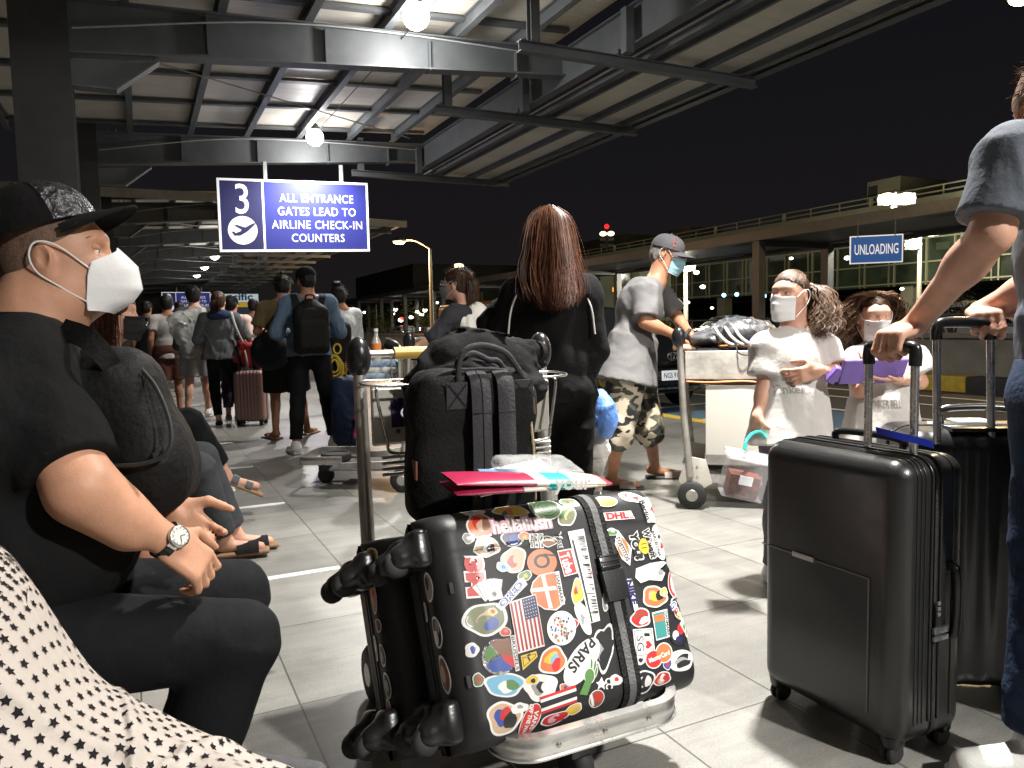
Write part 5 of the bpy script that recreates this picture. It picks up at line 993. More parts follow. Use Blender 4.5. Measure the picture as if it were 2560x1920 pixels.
# bag and white wrap at her right
t = thing('shopping_bag', V(2.0, 3.0, 0), 'blue and white plastic shopping bag hanging beside the black tracksuit leg', 'bag'); S = SDF(); S.ell(W(1512, 1040, 3.5), (.055, .06, .10), None, .03); S.cap(W(1503, 980, 3.5), W(1512, 1040, 3.5), .012, .03, .03)
S.build('bag', M('blue_plastic', (.10, .22, .55), .35, bump=(30, .8), var=(8, .4)), t, .008, disp=lambda p: -.012*np.maximum(0, wnoise(p, 40, 3)))
t = thing('white_bundle', V(2.0, 3.1, 0), 'crumpled white cloth bundle trailing beside the track trousers', 'cloth bundle'); S = SDF(); S.cap(W(1490, 1060, 3.6), W(1495, 1125, 3.6), .045, .06, .03)
for k in range(7): S.ell(W(1492-k*2, 1150+k*14, 3.6), (.045, .05, .018), None, .01)
S.build('cloth', WHTEE, t, .008, disp=lambda p: .008*wnoise(p, 45, 6, 2, (1, 1, 2)))
# ---------- grey-shirt man with trolley
CAMO = bpy.data.materials.new('camouflage'); CAMO.use_nodes = True; nt = CAMO.node_tree; b = nt.nodes['Principled BSDF']; inp(b, 'Roughness', .9)
tcn = nt.nodes.new('ShaderNodeTexCoord'); prev = None
for i, (s_, th, cl) in enumerate(((7, .48, (.05, .058, .045)), (8, .54, (.15, .13, .085)), (7, .54, (.016, .015, .014)), (10, .57, (.46, .40, .30)))):
    mp = nt.nodes.new('ShaderNodeMapping'); mp.inputs['Location'].default_value = (i*3.1, i*1.7, i); mp.inputs['Scale'].default_value = (1, 1, 1.7); nt.links.new(tcn.outputs['Object'], mp.inputs[0])
    n = nt.nodes.new('ShaderNodeTexNoise'); n.inputs['Scale'].default_value = s_; n.inputs['Detail'].default_value = 1.5; nt.links.new(mp.outputs[0], n.inputs[0])
    c = nt.nodes.new('ShaderNodeMath'); c.operation = 'GREATER_THAN'; c.inputs[1].default_value = th; nt.links.new(n.outputs[0], c.inputs[0])
    mx = nt.nodes.new('ShaderNodeMix'); mx.data_type = 'RGBA'; nt.links.new(c.outputs[0], mx.inputs[0]); mx.inputs[7].default_value = cl+(1,)
    if prev is None: mx.inputs[6].default_value = (.09, .085, .065, 1)
    else: nt.links.new(prev, mx.inputs[6])
    prev = mx.outputs[2]
nt.links.new(prev, b.inputs['Base Color'])
D0 = 4.95; X = V(RW[0][0], RW[1][0], 0).normalized(); Fw = V(.436, .897, 0).normalized()
f = Fig('person', 'man in grey tee, camouflage shorts and grey cap leaning over the loaded trolley', G(1600, 1225), 1.0, vox=.0095, skin=SKIN_B, fat=1.06)
J = f.j; f.P0 = G(1600, 1225); f.R = RZ(-PI/2-.46+.12)
def q_(px, py, D=D0, dy=0): return W(px, py, D)+Fw*dy
J.update(pelvis=q_(1572, 930), waist=q_(1580, 860), chest=q_(1598, 775), neck=q_(1640, 702), head=q_(1668, 637), shR=q_(1612, 722, D0-.17), shL=q_(1640, 722, D0+.19), elR=q_(1612, 805, D0-.22), wrR=q_(1690, 838, D0-.20), elL=q_(1690, 790, D0+.2), wrL=q_(1725, 835, D0+.02),
         hiR=q_(1562, 950, D0-.09), hiL=q_(1588, 950, D0+.09), knR=q_(1545, 1085, D0-.10), knL=q_(1622, 1070, D0+.06))
gR = G(1530, 1222); gL = G(1648, 1196); J['anR'] = gR+V(0, 0, .08); J['anL'] = gL+V(0, 0, .09); J['toR'] = gR+X*.17-Fw*.03+V(0, 0, .03); J['toL'] = gL+X*.17-Fw*.02+V(0, 0, .03); J['anL'] -= X*.03
f.body(handspec={'R': dict(dir=X*.8-V(0, 0, .6), palm=V(0, 0, -1)+X*.2, curls=(.5, .6, .6, .6)), 'L': dict(dir=X*.7-V(0, 0, .7)-Fw*.2, palm=V(0, 0, -1), curls=(.5, .6, .6, .7))})
f.head(X*.90+Fw*-.42+V(0, 0, -.30), up=X*.2+V(0, 0, 1), squint=.5)
f.shirt(GREYTEE, sleeve=.86, loose=.042, name='tee_shirt', fold=.014, seed=41, length=.07, flare=.045, scale=13, slr=.078, vox=.009)
f.pants(CAMO, to=.56, loose=.035, hemr=.105, name='camouflage_shorts', fold=.010, scale=15)
CAPG = fabric('charcoal_cap', (.075, .075, .08), .8); f.hair(M('grey_hair', (.2, .18, .16), .6, var=(60, .4)), thick=.005, line=.03); f.cap(CAPG, brimlen=.078, tilt=-.02, curve=.024)
m = MB(); RS = M('cap_red', (.5, .03, .02), .6)
pts = [V(-.018+.004*math.sin(i*2.1), 0, 0) for i in range(9)]
m.tube([f.HP(.060+.002*math.sin(i*2), .040+.004*math.sin(i*1.9), .045+.009*i)+f.HF@V(.018-.0032*i*.5, .004, 0) for i in range(8)], .004, 5); m.build('cap_emblem', RS, f.root)
f.mask(MASKB, loopmat=MASKW); f.shoes(M('beige_slipper', (.48, .42, .36), .6), kind='slide', sole=M('slipper_sole', (.05, .05, .05), .7)); f.finish(vox=.008)
# ---------- woman in glasses pushing a trolley
D0 = 5.6
f = Fig('person', 'woman in glasses and grey mask with pink hair clip and dark sleeves pushing a trolley', G(1150, 1200), .93, vox=.010, skin=SKIN_C)
J = f.j; q = W(1165, 900, D0); f.stand(V(q.x, q.y, 0), .9)
J.update(head=W(1140, 712, D0), neck=W(1165, 762, D0), chest=W(1190, 820, D0), waist=W(1200, 890, D0), pelvis=W(1200, 950, D0), shL=W(1128, 790, D0-.14), shR=W(1210, 785, D0+.16), elL=W(1085, 845, D0-.2), wrL=W(1040, 868, D0-.2), elR=W(1150, 860, D0+.2), wrR=W(1090, 872, D0+.1))
for q_2, dx in (('L', -.09), ('R', .09)): J['hi'+q_2] = W(1200+dx*100, 965, D0)
f.body(handspec={'L': dict(dir=-X*.9-V(0, 0, .4), palm=V(0, 0, -1), curls=(.6, .7, .7, .7))}); f.head(-X*.93+Fw*.22+V(0, 0, .05), up=V(0, 0, 1), squint=.3)
f.shirt(fabric('charcoal_sweater', (.03, .03, .035)), sleeve=1.35, loose=.03, fold=.012, seed=51, length=.05, name='sweater'); f.pants(JEANBLK, to=.95); f.shoes(WHITE)
S = SDF(); S.ell(W(1195, 820, D0-.02), (.13, .12, .20), f.RT, .05); S.cap(W(1140, 785, D0-.1), W(1200, 860, D0-.13), .05, .05, .04); S.build('white_vest', fabric('white_vest', (.6, .58, .54)), f.root, .009, disp=lambda p: -.014*np.maximum(0, wnoise(p, 18, 6, 3, (1, 1, .4))))
f.mask(MASKG, loopmat=MASKW); f.hair(HAIR_BRN, thick=.012, line=.03, nape=-.1); f.strands(HAIR_BRN, 500, length=.04, r=.0014)
g = [bez([f.HP(x, -.09, .05), f.HP(x*1.6, -.14, .02), f.HP(x*2, -.15, -.10), f.HP(x*1.6, -.12, -.24), f.HP(x, -.09, -.34)], 4) for x in (-.03, 0, .03)]; hairfall(f.root, HAIR_BRN, g, 500, (.012, .018), .0018, 6, 'ponytail', .01, 12)
S = SDF(); S.ell(f.HP(.02, -.10, .085), (.028, .02, .022), None, .01); S.ell(f.HP(.02, -.095, .06), (.016, .02, .022), None, .01); S.build('hair_clip', M('pink_clip', (.55, .28, .32), .35, bump=(60, .6)), f.root, .005)
m = MB(); K = f.HS
for x in (-.032, .032): m.tube([f.HP(x+math.cos(a)*.024, .108, .012+math.sin(a)*.019) for a in [2*PI*i/20 for i in range(20)]], .0016, 5, close=True)
m.tube([f.HP(-.056, .106, .016), f.HP(-.078, .05, .018), f.HP(-.082, -.01, .016)], .0016, 5); m.tube([f.HP(.056, .106, .016), f.HP(.078, .05, .018), f.HP(.082, -.01, .016)], .0016, 5); m.tube([f.HP(-.008, .110, .015), f.HP(.008, .110, .015)], .0014, 5); m.build('glasses', CHROME, f.root); f.finish(vox=.008)
# ---------- girl with ponytail
D0 = 3.2
f = Fig('person', 'girl with side ponytail and white mask in a white tee, looking left', V(2.47, 2.38, 0), .765, vox=.0065, skin=SKIN_C)
q = W(1985, 900, D0); f.stand(V(q.x, q.y, 0), PI-.46+.25); J = f.j
# she faces the camera, a little to the left: her right side is on the photo's left
J.update(head=W(1975, 742, D0), neck=W(1990, 822, D0+.02), chest=W(1985, 915, D0), waist=W(1978, 1000, D0), pelvis=W(1975, 1070, D0), shR=W(1912, 862, D0-.02), shL=W(2062, 862, D0+.06), elR=W(1912, 965, D0-.03), wrR=W(1893, 1045, D0-.08), elL=W(2085, 935, D0+.02), wrL=W(2045, 925, D0-.14))
J['hiR'] = W(1940, 1085, D0); J['hiL'] = W(2015, 1085, D0)
for s_, x in (('R', 1935), ('L', 2020)): p = W(x, 1085, D0); J['kn'+s_] = V(p.x, p.y-.03, .38); J['an'+s_] = V(p.x, p.y, .065); J['to'+s_] = V(p.x-.03, p.y-.13, .025)
f.body(handspec={'R': dict(dir=V(0, 0, -1), palm=X*.3+Fw*.2, curls=(.9, 1., 1., 1.), size=1.05), 'L': dict(dir=-X*.9+V(0, 0, -.25), palm=Fw, curls=(.35, .4, .45, .5), spread=.10, size=1.1)})
f.head(-X*.78-Fw*.62+V(0, 0, .02), up=V(0, 0, 1), k=1.15, squint=.2)
WT = fabric('white_kids_tee', (.50, .475, .45), .9, (60, .2), var=(10, .05))
f.shirt(WT, sleeve=.72, loose=.030, fold=.009, seed=61, length=.10, flare=.03, slr=.070, scale=15, vox=.0065)
f.pants(fabric('violet_grey_leggings', (.13, .115, .135), .8), to=.97, loose=.008, name='leggings'); f.shoes(WHITE); f.mask(MASKW)
DOT = M('dot_white', (.7, .7, .7), .6)
for a, b_ in ((1962, 1060), (2034, 1062)): MB().sphere(W(a, b_, D0-.10), .014, 10, 6, sc_=(1, .4, 1)).build('white_dot', DOT, f.root, smooth=True)
m = MB(); letters(m, 'Tinker', W(1982, 975, D0-.155), X, V(0, 0, 1), .05, .01, fit=.13); stick(m, f.shirto, Fw); m.build('shirt_lettering', M('print_grey', (.28, .27, .25), .7), f.root)
f.hair(HAIR_BRN, thick=.0005, line=.049, nape=-.06, disp=.0005)
hb = HAIR_BRN; P = f.HP; L_ = []; RR = random.Random(3)
def scalp(p, lf):
    c = V(0, -.014, .032); v = p-c; v = V(v.x/.080, v.y/.100, v.z/.094).normalized(); return c+V(v.x*.080, v.y*.100, v.z*.094)*(1+lf)
en = V(-.050, -.085, .055)
for i in range(1300):
    a = RR.uniform(-1.5, 1.5); hy = .075*math.cos(a)**.8; st = V(math.sin(a)*.080, hy*1.0-.002, .026+.046*math.cos(a)**.7+RR.uniform(0, .012)); t0 = RR.uniform(0, .5); lf = RR.uniform(.015, .06)
    L_.append([P(*scalp(st.lerp(en, t0+(1-t0)*k/7)+V(0, 0, .06)*math.sin(PI*(t0+(1-t0)*k/7)), lf*(.35+.65*math.sin(PI*min(1, .1+k/7))))) for k in range(8)])
MB().strands(L_[:800], .0011, .0009).build('pulled_hair', hb, f.root); MB().strands(L_[800:], .0011, .0009).build('pulled_highlights', M('hair_sunlit_brown', (.11, .055, .026), .55, var=(40, .6)), f.root)  # lighter brown strands scattered among the darker ones
g = []
for i in range(14):
    a = i*.9; g.append(bez([P(-.05, -.10, .045), P(-.085+.02*math.sin(a), -.115+.02*math.cos(a), .035), P(-.115+.03*math.sin(a), -.115+.03*math.cos(a), -.03), P(-.12+.04*math.sin(a), -.10+.04*math.cos(a), -.10), P(-.13+.05*math.sin(a), -.08+.05*math.cos(a), -.17)], 5))
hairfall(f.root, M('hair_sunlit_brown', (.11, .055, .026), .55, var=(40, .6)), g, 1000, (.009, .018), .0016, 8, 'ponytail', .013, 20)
g = [bez([P(x, -.07, .02), P(x*1.2, -.09, -.07), P(x*1.3, -.07, -.15), P(x*1.4, -.05, -.21)], 5) for x in (.05, .02, -.03, -.05, -.07)]; hairfall(f.root, hb, g, 260, (.008, .014), .0015, 9, 'loose_hair', .010, 20)
MB().tube([P(-.052+.016*math.cos(a), -.098+.010*math.sin(a), .045+.016*math.sin(a)) for a in [2*PI*i/16 for i in range(16)]], .006, 6, close=True).build('hair_tie', M('hair_tie', (.4, .35, .3), .7), f.root); f.finish(vox=.0055)
# clear carry box with teal handle
t = thing('carry_box', W(1855, 1190, 3.0), 'clear plastic carry box with a teal handle held by the girl with the ponytail', 'box'); cb = W(1862, 1180, 3.0)
CLR = M('clear_plastic', (.85, .87, .9), .12, alpha=.25, spec=.8); TEAL = M('teal_plastic', (.02, .42, .33), .35); Rb = frame(-V(cb.x, cb.y, .3)+V(.6, 0, 0), V(.25, 0, 1)); BR = lambda x, y, z: cb+Rb@V(x, y, z)
MB().box(BR(0, 0, -.02), (.16, .11, .16), Rb).build('box_body', CLR, t, bevel=.012); MB().box(BR(0, 0, .065), (.175, .125, .02), Rb).build('lid', CLR, t, bevel=.006)
MB().box(BR(0, .0, -.05), (.12, .085, .09), Rb).build('contents', M('red_brown_contents', (.22, .07, .05), .6, var=(40, .9)), t, bevel=.01); MB().box(BR(.0, .056, -.02), (.05, .004, .035), Rb).build('paper_label', SWHITE, t)
MB().tube(bez([W(1862, 1125, 2.98), W(1866, 1102, 3.0), W(1880, 1085, 3.05), W(1900, 1080, 3.08), W(1915, 1095, 3.08)], 6), .007, 8).build('handle', TEAL, t, smooth=True)
# ---------- curly-haired girl with tablet
D0 = 3.22
f = Fig('person', 'smaller girl with big curly brown hair and white mask reading a purple tablet', V(2.79, 2.2, 0), .70, vox=.0065, skin=SKIN_C)
q = W(2200, 900, D0); f.stand(V(q.x, q.y, 0), PI-.46+.05); J = f.j
J.update(head=W(2185, 792, D0), neck=W(2200, 858, D0+.02), chest=W(2205, 945, D0), waist=W(2205, 1020, D0), pelvis=W(2205, 1085, D0), shR=W(2140, 895, D0), shL=W(2275, 895, D0), elR=W(2150, 985, D0-.02), wrR=W(2168, 952, D0-.15), elL=W(2300, 955, D0), wrL=W(2252, 948, D0-.15))
for s_, x in (('R', 2170), ('L', 2240)): p = W(x, 1085, D0); J['hi'+s_] = p; J['kn'+s_] = V(p.x, p.y-.03, .34); J['an'+s_] = V(p.x, p.y, .06); J['to'+s_] = V(p.x-.03, p.y-.12, .025)
f.body(handspec={'R': dict(dir=V(0, 0, .9)+X*.1, palm=Fw, curls=(.15, .2, .2, .2), spread=.22, size=1.15, flip=-1), 'L': dict(dir=-X*.95+V(0, 0, .1), palm=Fw*-.3+V(0, 0, 1), curls=(.1, .1, .1, .1), size=1.15)})
f.head(-X*.10-Fw*.98+V(0, 0, -.18), up=V(0, 0, 1), k=1.18, squint=.1)
f.shirt(WT, sleeve=.5, loose=.032, fold=.009, seed=71, length=.16, flare=.04, slr=.075, scale=16, vox=.0065, name='dress'); f.pants(WT, to=.9, loose=.01, name='leggings'); f.shoes(WHITE); f.mask(MASKW)
m = MB(); letters(m, 'TINKER BELL', W(2222, 1012, D0-.135), X, V(0, 0, 1), .05, .01, fit=.12); stick(m, f.shirto, Fw); m.build('dress_lettering', M('print_grey', (.28, .27, .25), .7), f.root)
f.hair(HAIR_BRN, thick=.002, line=.050, nape=-.10, disp=.002); P = f.HP; g = []; RR = random.Random(5)
for i in range(60):
    a = RR.uniform(-.15, PI+.15); sx, sy = math.cos(a), -math.sin(a); w_ = RR.uniform(.92, 1.22); g.append(bez([P(sx*.03, .03+sy*.03, .118), P(sx*.070, .01+sy*.07, .112), P(sx*.088*w_, -.02+sy*.10*w_, .07), P(sx*.118*w_, -.02+sy*.12*w_, -.01), P(sx*.128*w_, -.02+sy*.12*w_, -.09), P(sx*.135*w_, sy*.12*w_, -.17-.05*RR.random())], 5))
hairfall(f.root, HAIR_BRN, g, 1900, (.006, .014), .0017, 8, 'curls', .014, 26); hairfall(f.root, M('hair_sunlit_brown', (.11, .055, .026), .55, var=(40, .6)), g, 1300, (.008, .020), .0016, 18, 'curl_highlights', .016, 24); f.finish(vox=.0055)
PUR = M('purple_case', (.17, .10, .38), .5, bump=(90, .2)); t = thing('tablet', W(2190, 930, 3.02), 'purple cased tablet held open by the curly-haired girl', 'tablet')
tc_ = W(2182, 928, 3.04); Rt = frame(Fw*.85+V(0, 0, .5), V(0, 0, 1)); MB().box(tc_, (.255, .016, .115), Rt).build('case', PUR, t, bevel=.012, seg=3); MB().box(tc_+Rt@V(0, .010, 0), (.225, .004, .095), Rt).build('screen', EYEB, t)
MB().box(tc_+Rt@V(-.145, .01, -.02), (.04, .03, .075), Rt@Matrix.Rotation(.5, 3, 'Y')).build('case_handle', PUR, t, bevel=.010, seg=3)
MB().tube([f.j['wrR']+V(math.cos(a)*.024, math.sin(a)*.024, -.004) for a in [2*PI*i/16 for i in range(16)]], .003, 5, close=True).build('bracelet', YC, f.root)
# ---------- man at the right edge
f = Fig('person', 'man in slate tee and blue jeans at the right edge, gripping two suitcase handles', V(1.93, 1.08, 0), 1.09, vox=.007, skin=SKIN_C, fat=1.0)
hd = V(1.95, 1.05, 1.635); f.stand(V(1.98, 1.06, 0), 1.15); J = f.j
J.update(head=W(2650, 290, 1.80), neck=W(2675, 420, 1.80), chest=W(2705, 640, 1.82), waist=W(2715, 830, 1.82), pelvis=W(2720, 980, 1.82), shL=W(2535, 378, 1.70), shR=W(2690, 400, 1.95), elL=W(2478, 585, 1.70), wrL=V(1.825, 1.335, 1.098), elR=W(2620, 700, 2.05), wrR=W(2452, 778, 2.225))
J['hiL'] = W(2672, 1010, 1.76); J['hiR'] = W(2720, 1000, 1.94); J['knL'] = W(2640, 1320, 1.80); J['knR'] = W(2720, 1350, 1.95); J['anL'] = W(2592, 1830, 1.82); J['anR'] = W(2800, 1750, 2.0)
J['toL'] = W(2420, 1880, 1.83); J['toL'].z = .035; J['anL'].z = .10; J['toR'] = V(2.2, 1.25, .03)
f.body(handspec={'L': dict(dir=V(-.92, .02, -.22), palm=V(-.2, 0, -1), curls=(1.0, 1.05, 1.1, 1.1), thumb=.8, size=.98), 'R': dict(dir=-Fw*.88-X*.35-V(0, 0, .12), palm=-Fw*.15-V(0, 0, 1), curls=(1.0, 1.05, 1.05, 1.1), thumb=.3, size=1.0, flip=1)})
f.head(-X*.15+Fw*.95, squint=.3); f.hair(HAIR_LBR, thick=.014, line=.04, disp=.004); f.strands(HAIR_LBR, 700, length=.03, r=.0009)
f.shirt(LGREYTEE, sleeve=.82, loose=.018, fold=.010, seed=81, length=.10, flare=.01, slr=.078, scale=15, vox=.0075); f.pants(NAVYJ, to=.97, loose=.02, fold=.008, scale=14, name='jeans', hemr=.075); f.shoes(M('white_knit_shoe', (.55, .55, .53), .7, bump=(150, .15)), vox=.007); f.finish(vox=.0052)
# ---------- person in the dotted skirt, nearest lower left
f = Fig('person', 'person beside the camera in a white skirt patterned with small black stars, knees only', V(-.05, .75, 0), .95, vox=.013, skin=SKIN_C); t = f.root
SK_T = fabric('ivory_cotton', (.48, .43, .39), .9, (90, .25), var=(6, .05))
def lin(P_, u):
    x = u*(len(P_)-1); i = min(len(P_)-2, int(x)); r = x-i; return [P_[i][k]*(1-r)+P_[i+1][k]*r for k in range(3)]
rows = [
 [(-260, 1210, .98), (0, 1390, .98), (95, 1500, .98), (240, 1720, 1.0), (400, 1835, 1.02), (560, 1950, 1.03), (760, 2150, 1.04)],
 [(-260, 1170, .92), (-20, 1345, .92), (70, 1440, .92), (225, 1655, .94), (390, 1772, .95), (560, 1850, .96), (800, 1960, .97)],
 [(-280, 1185, .85), (-50, 1370, .85), (55, 1470, .85), (210, 1690, .86), (370, 1800, .88), (560, 1872, .89), (800, 1990, .9)],
 [(-320, 1300, .76), (-80, 1500, .76), (30, 1610, .76), (170, 1790, .77), (330, 1880, .78), (520, 1960, .8), (760, 2060, .82)],
 [(-420, 1500, .68), (-160, 1720, .68), (-60, 1830, .68), (80, 1950, .68), (240, 2040, .70), (420, 2120, .72), (640, 2220, .74)],
 [(-560, 1900, .60), (-300, 2050, .60), (-200, 2150, .60), (-50, 2250, .6), (100, 2350, .62), (280, 2400, .64), (480, 2480, .66)]]
RB = [bez([W(*p) for p in r], 20) for r in rows]
def skf(u, v):
    cols = []; 
    for r in RB:
        x = u*(len(r)-1); i = min(len(r)-2, int(x)); cols.append(r[i].lerp(r[i+1], x-i))
    n = len(cols); x = v*(n-1); i = min(n-2, int(x)); t_ = x-i; a = cols[max(0, i-1)]; b_ = cols[i]; c = cols[i+1]; d = cols[min(n-1, i+2)]
    p = .5*((2*b_)+(c-a)*t_+(2*a-5*b_+4*c-d)*t_*t_+(3*b_-a-3*c+d)*t_**3)
    q = np.array(p, np.float32)[None]; h = .010*abs(float(wnoise(q, 9, 3, 3, (1, .6, .6))[0]))+.003*float(wnoise(q, 30, 4, 2)[0])
    fold = .016*math.exp(-((v-.42-.25*(u-.5))/.05)**2)*(u > .35)*(.5+.5*math.sin(u*9))+.010*math.exp(-((v-.62+.3*(u-.6))/.035)**2)+.009*math.exp(-((u-.60-.25*(v-.3))/.02)**2)+.008*math.exp(-((u-.83+.3*(v-.3))/.018)**2)
    return p+V(-.1, -.6, .75)*(fold*1.5-h*1.5)
SK = fabric('ivory_cotton', (.48, .43, .39), .9, (90, .25), var=(6, .05)); STR = fabric('star_black', (.012, .010, .012), .9)
m = MB(); m.grid(skf, 190, 110); nn = len(m.f); 
m.m = 1; RR = random.Random(2); du = .0335; dv = .050; j = 0; v = .01
while v < .97:
    u = (.5*du if j % 2 else 0)+.004
    while u < .99:
        cu, cv = u+RR.uniform(-.003, .003), v+RR.uniform(-.004, .004); c = skf(cu, cv); e = 1e-3; Tu = (skf(min(1, cu+e), cv)-skf(cu-e if cu > e else cu, cv)).normalized(); Tv = (skf(cu, min(1, cv+e))-skf(cu, cv-e if cv > e else cv)); Tv = (Tv-Tu*Tv.dot(Tu)).normalized(); N = Tu.cross(Tv); 
        if N.dot(CAMV := Vector(CAMP)-c) < 0: N = -N
        a0 = RR.uniform(0, 6.28); pts = []
        for k in range(10): rr = (.0060 if k % 2 == 0 else .0030)*RR.uniform(.9, 1.12); a = a0+k*PI/5; pts.append(c+Tu*math.cos(a)*rr+Tv*math.sin(a)*rr+N*.0012)
        m.add(pts+[c+N*.0014], [(k, (k+1) % 10, 10) for k in range(10)]); u += du
    v += dv; j += 1
me = m.mesh('skirt'); o = link('skirt', me, [SK, STR], t)
pv = W(-520, 1500, .80); pv.z = .66; J = f.j; up_ = V(0, 0, 1); xs = V(.9, -.43, 0)
J.update(pelvis=pv, waist=pv+up_*.12, chest=pv+up_*.30, neck=pv+up_*.50, head=pv+up_*.65+V(.03, .02, 0)); sd_ = V(-.25, -.97, 0)
for q, s_ in (('L', -1), ('R', 1)): J['sh'+q] = pv+up_*.44+sd_*.15*s_; J['el'+q] = pv+up_*.20+sd_*.17*s_-V(.05, 0, 0); J['wr'+q] = pv+up_*.05+sd_*.12*s_-V(.02, 0, 0); J['hi'+q] = pv+sd_*.08*s_
f.body(legs=False); f.S.chain([pv, W(-120, 1620, .86), W(200, 2000, .94), W(700, 2260, 1.05)], [.09, .055, .045, .035], .04); f.head(V(.97, .2, 0)); f.hair(HAIR_BLK, thick=.018, nape=-.12); f.shirt(SK_T, sleeve=.7, loose=.03, length=.12, flare=.05, name='blouse'); f.finish()
S = SDF(); fp_ = W(640, 1925, 1.30); S.cap(fp_, fp_+X*.10-V(0, 0, .01), .028, .022, .02); S.build('shoe', fabric('grey_shoe', (.08, .08, .085)), t, .006)
# ================================================================ TROLLEYS
ALU = M('brushed_aluminium', (.62, .61, .59), .30, .9, bump=(90, .1, (.3, 6, 6)), var=(10, .15)); YELH = M('yellow_handle', (.62, .40, .08), .35, var=(10, .15)); TPAN = M('trolley_panel', (.50, .475, .42), .45, .35, bump=(25, .1), var=(5, .18)); MAT = M('deck_mat', (.10, .10, .10), .7, bump=(200, .5), var=(90, .7))
def trolley(O, fwd, label, side=False, front_panel=True, lean=.05, name='luggage_trolley', yellow=True):
    O = Vector((O[0], O[1], 0)); Y = Vector((fwd[0], fwd[1], 0)).normalized(); X = Y.cross(V(0, 0, 1)) * -1; Z = V(0, 0, 1)
    L = lambda x, y, z: O+X*x+Y*y+Z*z; R = Matrix((X, Y, Z)).transposed()
    t = thing(name, O, label, 'trolley', 'airport luggage trolleys')
    for s in (-1, 1):
        MB().tube([L(s*.31, .04, .20), L(s*.31, .0, .60), L(s*.31, -lean*.4, 1.0)], [.022, .021, .019], 10).build('post', STEEL, t, smooth=True)
        S = SDF(); S.ell(L(s*.31, -lean*.5, 1.035), (.037, .042, .064), R, .01); S.build('grip_knob', BLKPLA, t, .006)
        MB().bar(L(s*.28, .0, .19), L(s*.24, .52, .165), .03, .05).build('side_rail', STEEL, t, bevel=.004)
        b = MB(); b.prism([L(s*.285, .02, .32), L(s*.285, .13, .30), L(s*.285, .17, .16), L(s*.285, .06, .09), L(s*.285, -.03, .17)], X*(.03*s)); b.build('wheel_bracket', TPAN, t, bevel=.004)
        w_ = MB().wheel(L(s*.315, .05, .085), X, .085, .042).build('wheel', BLKRUB, t, smooth=True); MB().wheel(L(s*.315, .05, .085), X, .045, .046, 16).build('hub', STEEL, w_)
        for z in (.26, .20): MB().lathe(L(s*.318, .08, z), [(.006, 0), (.006, .006)], 8, X.to_track_quat('Z', 'Y').to_matrix()).build('bolt', CHROME, t)
    MB().tube([L(-.29, -lean*.5, 1.045), L(.29, -lean*.5, 1.045)], .012, 10).build('handle_bar', ALU, t, smooth=True)
    if yellow: MB().tube([L(-.20, -lean*.5, 1.045), L(.20, -lean*.5, 1.045)], .019, 14).build('handle_sleeve', YELH, t, smooth=True)
    for x in (-.18, 0, .18): MB().sphere(L(x, -lean*.5+(.019 if 0 else -.0), 1.064), .004, 8, 5).build('sleeve_rivet', CHROME, t)
    if front_panel:
        MB().box(L(0, .035, .865), (.585, .022, .185), R).build('basket_panel', TPAN, t, bevel=.010, seg=3)
        for s in (-1, 1):
            MB().box(L(s*.215, .052, .862), (.16, .016, .165), R).build('corner_plate', TPAN, t, bevel=.007, seg=3)
            for z in (.91, .815): MB().lathe(L(s*.22, .060, z), [(.007, 0), (.007, .003), (.004, .005)], 10, Y.to_track_quat('Z', 'Y').to_matrix()).build('panel_bolt', M('dark_bolt', (.08, .08, .08), .4, .8), t)
            MB().tube(bez([L(s*.29, .10, .955), L(s*.295, .105, .93), L(s*.27, .11, .80), L(s*.255, .11, .76), L(s*.15, .11, .755)], 5), .005, 6).build('wire_bail', CHROME, t, smooth=True)
            MB().tube(bez([L(s*.15, .03, .965), L(s*.30, .03, .968), L(s*.335, .08, .965), L(s*.31, .13, .96), L(s*.15, .135, .958)], 5), .004, 6).build('wire_loop', CHROME, t, smooth=True)
        for k in range(4): MB().tube([L(-.28, .09, .745-.017*k), L(.28, .09, .745-.017*k)], .0055, 6).build('basket_slat', STEEL, t, smooth=True)
        a = MB(); a.box(L(-.205, .0615, .87), (.07, .003, .085), R); a.build('purple_plate', M('purple_plate', (.03, .015, .07), .4), t)
        m = MB()
        for k in range(2):
            c = L(-.175-.022*k, .0645, .87)
            m.grid(lambda u, v: c-X*(math.sin(u*PI)*.012+(v-.5)*.006)+Z*(u-.5)*.035, 10, 3)
        m.build('chevrons', SWHITE, t)
    # deck
    MB().box(L(0, .33, .150), (.56, .50, .012), R).build('deck_plate', MAT, t, bevel=.004)
    for x in (-.18, 0, .18): MB().bar(L(x, .1, .134), L(x, .6, .134), .03, .018).build('deck_rib', STEEL, t)
    pts = []
    for a, b in ((-.235, .50), (-.235, .74)): pts.append((a, b))
    for i in range(9): th = PI-PI/2*i/8; pts.append((-.235+.085+.085*math.cos(th), .74+.085*math.sin(th)))
    for i in range(9): th = PI/2-PI/2*i/8; pts.append((.235-.085+.085*math.cos(th), .74+.085*math.sin(th)))
    pts += [(.235, .50)]
    m = MB(); n = len(pts); prof = [(-.012, -.028), (.012, -.028), (.012, -.024), (.007, -.022), (.007, -.010), (.0095, -.006), (.0095, .006), (.007, .010), (.007, .022), (.012, .024), (.012, .028), (-.012, .028)]
    vs = []
    for i, (a, b) in enumerate(pts):
        p, q = pts[max(0, i-1)], pts[min(n-1, i+1)]; d = Vector((q[0]-p[0], q[1]-p[1])).normalized(); nx, ny = -d.y, d.x
        vs += [L(a-nx*o*-1*-1, b-ny*o*-1*-1, .205+h) if 0 else L(a+nx*o, b+ny*o, .205+h) for o, h in prof]
